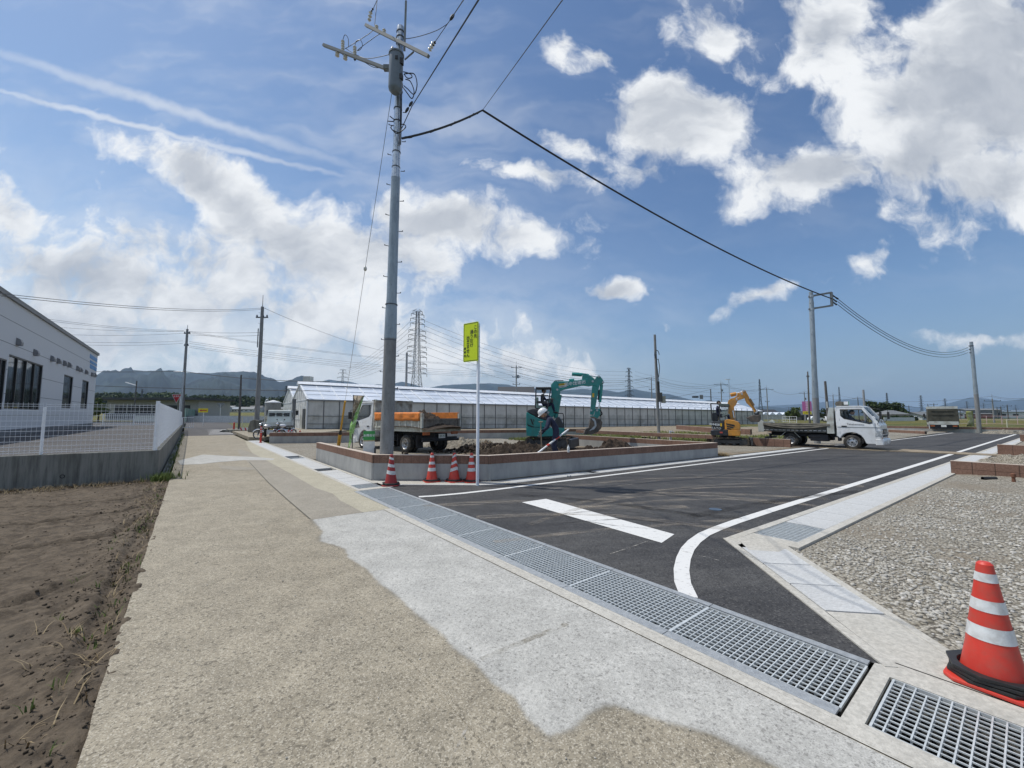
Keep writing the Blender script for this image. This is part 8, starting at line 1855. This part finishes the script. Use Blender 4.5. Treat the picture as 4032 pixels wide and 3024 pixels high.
# green corrugated fence
A=D(727,1656,64); B=D(822,1648,138); gf=thing('corrugated_fence','weathered green corrugated metal fence running away beyond the cross street','fence',(A.x,A.y,0)); dv=(B-A); L=dv.xy.length; n=160; V=[]
ux=Vector((dv.x,dv.y,0)).normalized(); nv_=Vector((-ux.y,ux.x,0))
for i in range(n+1):
    p=ux*(L*i/n)+nv_*(.12 if i%2 else -.12); V+=[(p.x,p.y,.5),(p.x,p.y,2.75)]
mb=MB(); mb.add(V,[(2*i,2*i+2,2*i+3,2*i+1) for i in range(n)]); o=mb.build('sheet_panel',mat('faded_green_sheet',(.14,.24,.21),.6,var=.2,vs=1,dirt=(.30,.27,.20),dirta=.5,ds=.8),gf); s=o.modifiers.new('s','SOLIDIFY'); s.thickness=.05
mb=MB(); mb.beam((0,0,.5),tuple(ux*L+Vector((0,0,.5))),.3,.3); mb.build('fence_base',M_wallold,gf)
# tank
q=D(1075,1612,50); tk=thing('water_tank','grey cylindrical tank with a pale conical lid behind the small pickup','tank',(q.x,50,.3)); zz=D(1075,1586,50).z-.3; mb=MB(); mb.lathe([(.86,0),(.86,zz)],28); mb.build('tank_shell',mat('grey_tank',(.30,.30,.29),.7,var=.12,dirt=(.16,.15,.14),dirta=.5,ds=2),tk,smooth=True)
mb=MB(); mb.lathe([(.92,zz-.02),(.9,zz+.05),(.1,zz+.32),(.02,zz+.33)],28); mb.build('lid',M_band,tk,smooth=True,ang=30)
mb=MB(); mb.tube([(-.97,0,0),(-.97,0,zz+.15),(-.9,0,zz+.35),(-.72,0,zz+.40),(-.65,0,zz+.25)],.07,10); mb.build('pipe',M_steel,tk,smooth=True)
mb=MB(); mb.box((0,0,0),(.9,.9,1.2)); o=mb.build('roof_vent',mat('vent_box',(.42,.42,.38),.6)); q=D(1214,1492,52); o.location=(q.x,52,q.z); o.location.z-=.3; tag(o,'small pale box chimney above the second greenhouse','chimney')
mb=MB(); mb.tube([(0,0,0),(0,0,4.9)],.35,10) if False else mb.lathe([(.30,0),(.30,3.1),(.34,3.1),(.34,3.25)],14); o=mb.build('downpipe_column',mat('grey_column',(.14,.15,.16),.6)); q=D(1154,1690,41); o.location=(q.x,41,0); o.scale=(.55,.55,1); tag(o,'dark grey vertical pipe in front of the second greenhouse gable','pipe')
# house with tiled roof behind greenhouse
q=D(2040,1540,104); house('house','dark tiled house roof showing above the greenhouse ridge, left of the teal boom',(q.x-.5,106,0),8.5,8,6.4,2.4,M_cream,M_tileroof)
for i,(u,v,w,rm,wl) in enumerate(((905,1618,12,M_greyroof,M_pale),(940,1620,8,M_bluer,M_cream),(868,1618,14,M_bluer,M_pale),(1062,1616,11,M_greyroof,M_pale),(1012,1618,10,M_tileroof,M_pale),(975,1620,11,M_greyroof,M_pale),(835,1620,10,M_tileroof,M_cream),(1100,1616,10,M_greyroof,M_cream))):
    dep=390-8*(i%3); p=D(u,v,dep); house('house','distant house before the woodland, '+['white with a grey roof, centre of the row','small with a blue-grey roof','wide low one with a pale blue-grey roof','grey roofed, behind the slim pole base','dark roofed, left of the left middle pole','grey roofed and white, by the cream railing','dark roofed, leftmost beside the green fence','grey roofed, far right behind the tank'][i],(p.x,dep,landz(p.x,dep)),w,8,3.0 if i%2 else 4.2,1.8,wl,rm,R(-8+5*i),group='distant houses before the woodland')
# right distance
for i in range(4):
    p=D(3016+26*i,1636,165); g=thing('small_greenhouse','distant pale greenhouse with a gable, '+['first','second','third','fourth'][i]+' from the left of the little row','greenhouse',(p.x,165,0),0,'row of small distant greenhouses')
    mb=MB(); mb.box((0,8,.9),(2.7,16,1.8)); mb.build('side_wall',M_ghwall,g); mb=MB(); mb.prism([(-1.45,1.8),(1.45,1.8),(0,2.9)],-.1,16,'XZ'); mb.build('roof',M_ghroof,g)
for i,(u,v,dep,w,h,rh,wl,rm,lb) in enumerate(((3152,1636,140,3.6,1.9,1.1,M_dark,M_tileroof,'small dark hut right of the light green tree'),(3505,1640,140,7.5,2.2,1.4,mat('grey_house_wall',(.28,.27,.25),.8),M_greyroof,'grey hipped roof house below the evergreens'),(3625,1640,150,11,1.8,1.0,M_pale,M_greyroof,'low pale house left of the canvas truck'),(3022,1634,210,12,2.8,1.8,M_dark,M_tileroof,'long dark roofed house behind the small greenhouses'),(3300,1638,180,5,2.6,.4,M_pale,M_pale,'small pale building behind the flatbed headboard'))):
    p=D(u,v,dep); house('house',lb,(p.x,dep,-.2 if i<4 else 0),w,6,h,rh,wl,rm,R(10*i),hip=(i==1))
for i,(u,w,h,m) in enumerate(((3700,16,3.2,M_pale),(3790,20,2.4,mat('red_brown_wall',(.24,.10,.08),.8)),(3900,30,3.6,M_pale),(3980,26,2.8,M_cream),(4060,30,3.6,M_pale),(3850,14,4.6,M_greyroof))):
    p=D(u,1640,230); house('warehouse','low distant warehouse on the horizon, '+['pale, behind the canvas truck','red-brown, right of the canvas truck','pale and long, right of the road end pole','cream coloured near the right edge','pale, at the very right edge','grey, partly behind the road end pole'][i],(p.x,230,0),w,10,h,.6,m,M_greyroof if i%2 else M_bluer,R(-20),wins=6,group='low warehouses on the right horizon')
mb=MB(); p=D(3540,1642,120)
wf=thing('low_white_wall','long low white wall in front of the distant hedge bushes','wall',(p.x,p.y,0)); mb.box((0,0,.5),(9,.2,1.1)); mb.build('wall_panel',M_pale,wf)
railing('guard_rail','grey railing before the small greenhouses',D(3008,1660,88).xy.to_3d(),D(3100,1660,94).xy.to_3d(),1.3,.15,mat('grey_rail',(.40,.42,.42),.5),pitch=.5); railing('guard_rail','white railing nearest the pink sign',D(3083,1658,84).xy.to_3d(),D(3137,1660,80).xy.to_3d(),1.2,.2,M_fence,pitch=.6)
railing('guard_rail','cream pipe fence at the right edge beyond the road end',D(3966,1678,46).xy.to_3d(),D(4120,1680,44).xy.to_3d(),1.15,0,mat('cream_rail',(.58,.56,.42),.5),pitch=9,mid=False,posts=1.75)
railing('guard_rail','long white and red pipe fence across the right distance',D(3775,1650,78).xy.to_3d(),D(4150,1650,66).xy.to_3d(),1.5,0,mat('pink_white_rail',(.55,.40,.40),.5),pitch=2.5)
p=D(3179,1650,110); pk_=thing('billboard','pink vertical billboard with white lettering and a yellow lower panel','billboard',(p.x,110,0)); SM=frame((0,-.1,D(3179,1606,110).z),(math.cos(-.5),math.sin(-.5),0),(0,0,1)); zc_=D(3179,1606,110).z
mb=MB(); mb.prism([(-1.05,-.9),(1.05,-.9),(1.05,1.75),(-1.05,1.75)],-.08,0,'XY',M=SM); pp=mb.build('pink_panel',mat('billboard_pink',(.50,.14,.36),.6,var=.1),pk_); vtext('動物病院',0,1.6,.62,pp,1.0,mat('pale_letter',(.75,.62,.72),.6),SM,bold=.01)
mb=MB(); mb.prism([(-.95,-1.75),(.95,-1.75),(.95,-.92),(-.95,-.92)],-.08,0,'XY',M=SM); yp=mb.build('yellow_panel',MATS['sign_yellow'],pk_); text_mesh('lettering','この先→',.42,M_black,yp,SM@Matrix.Translation((0,-1.33,.01)),bold=.006)
mb=MB(); mb.box((-.7,.05,1.0),(.12,.12,2.2)); mb.box((.7,.05,1.0),(.12,.12,2.2)); mb.build('post',M_poleC,pk_)
def car(label,p,rz,col):
    c=thing('parked_car',label,'car',p,rz,'distant parked cars'); mb=MB(); mb.prism([(-2,.25),(2,.25),(2.05,.7),(1.2,.85),(.5,1.38),(-1.2,1.40),(-1.9,.9),(-2.05,.6)],-.8,.8,'XZ'); mb.build('body',col,c,bev=.08)
    mb=MB(); mb.prism([(-1.15,1.32),(.45,1.30),(1.0,.92),(-1.6,.92)],-.82,.82,'XZ'); mb.build('windows',M_dark,c)
    for x in(-1.3,1.3):
        for s in(-1,1): mb=MB(); mb.lathe([(.3,-.1),(.3,.1)],14,ax='Y',c=(x,s*.75,.3)); mb.build('wheel',M_rubber,c)
    return c
for i,(u,v,dep,col) in enumerate(((3212,1640,120,M_white),(3450,1642,135,M_white),(3600,1641,140,M_white),(3262,1645,100,M_white))):
    p=D(u,v,dep); car(['white parked car behind the pink billboard','white parked car left of the evergreens','white parked car left of the canvas truck','white parked car by the dark leaning pole'][i],(p.x,dep,0),R(20*i),col)
# ------------------------------------------------------------------ haze
mb=MB(); mb.box((0,4500,300),(32000,21000,606)); hz=mb.build('haze',None); hm=bpy.data.materials.new('haze'); hm.use_nodes=True; t=NT(hm.node_tree); t.n.clear()
v=t.node('ShaderNodeVolumePrincipled'); v.inputs['Color'].default_value=(.52,.74,1,1); v.inputs['Density'].default_value=HAZE; v.inputs['Anisotropy'].default_value=.2
o=t.node('ShaderNodeOutputMaterial'); t.l.new(v.outputs[0],o.inputs['Volume']); hz.data.materials.append(hm); tag(hz,kind='stuff'); tag(hz,'thin blue summer haze fading the far mountains','haze')
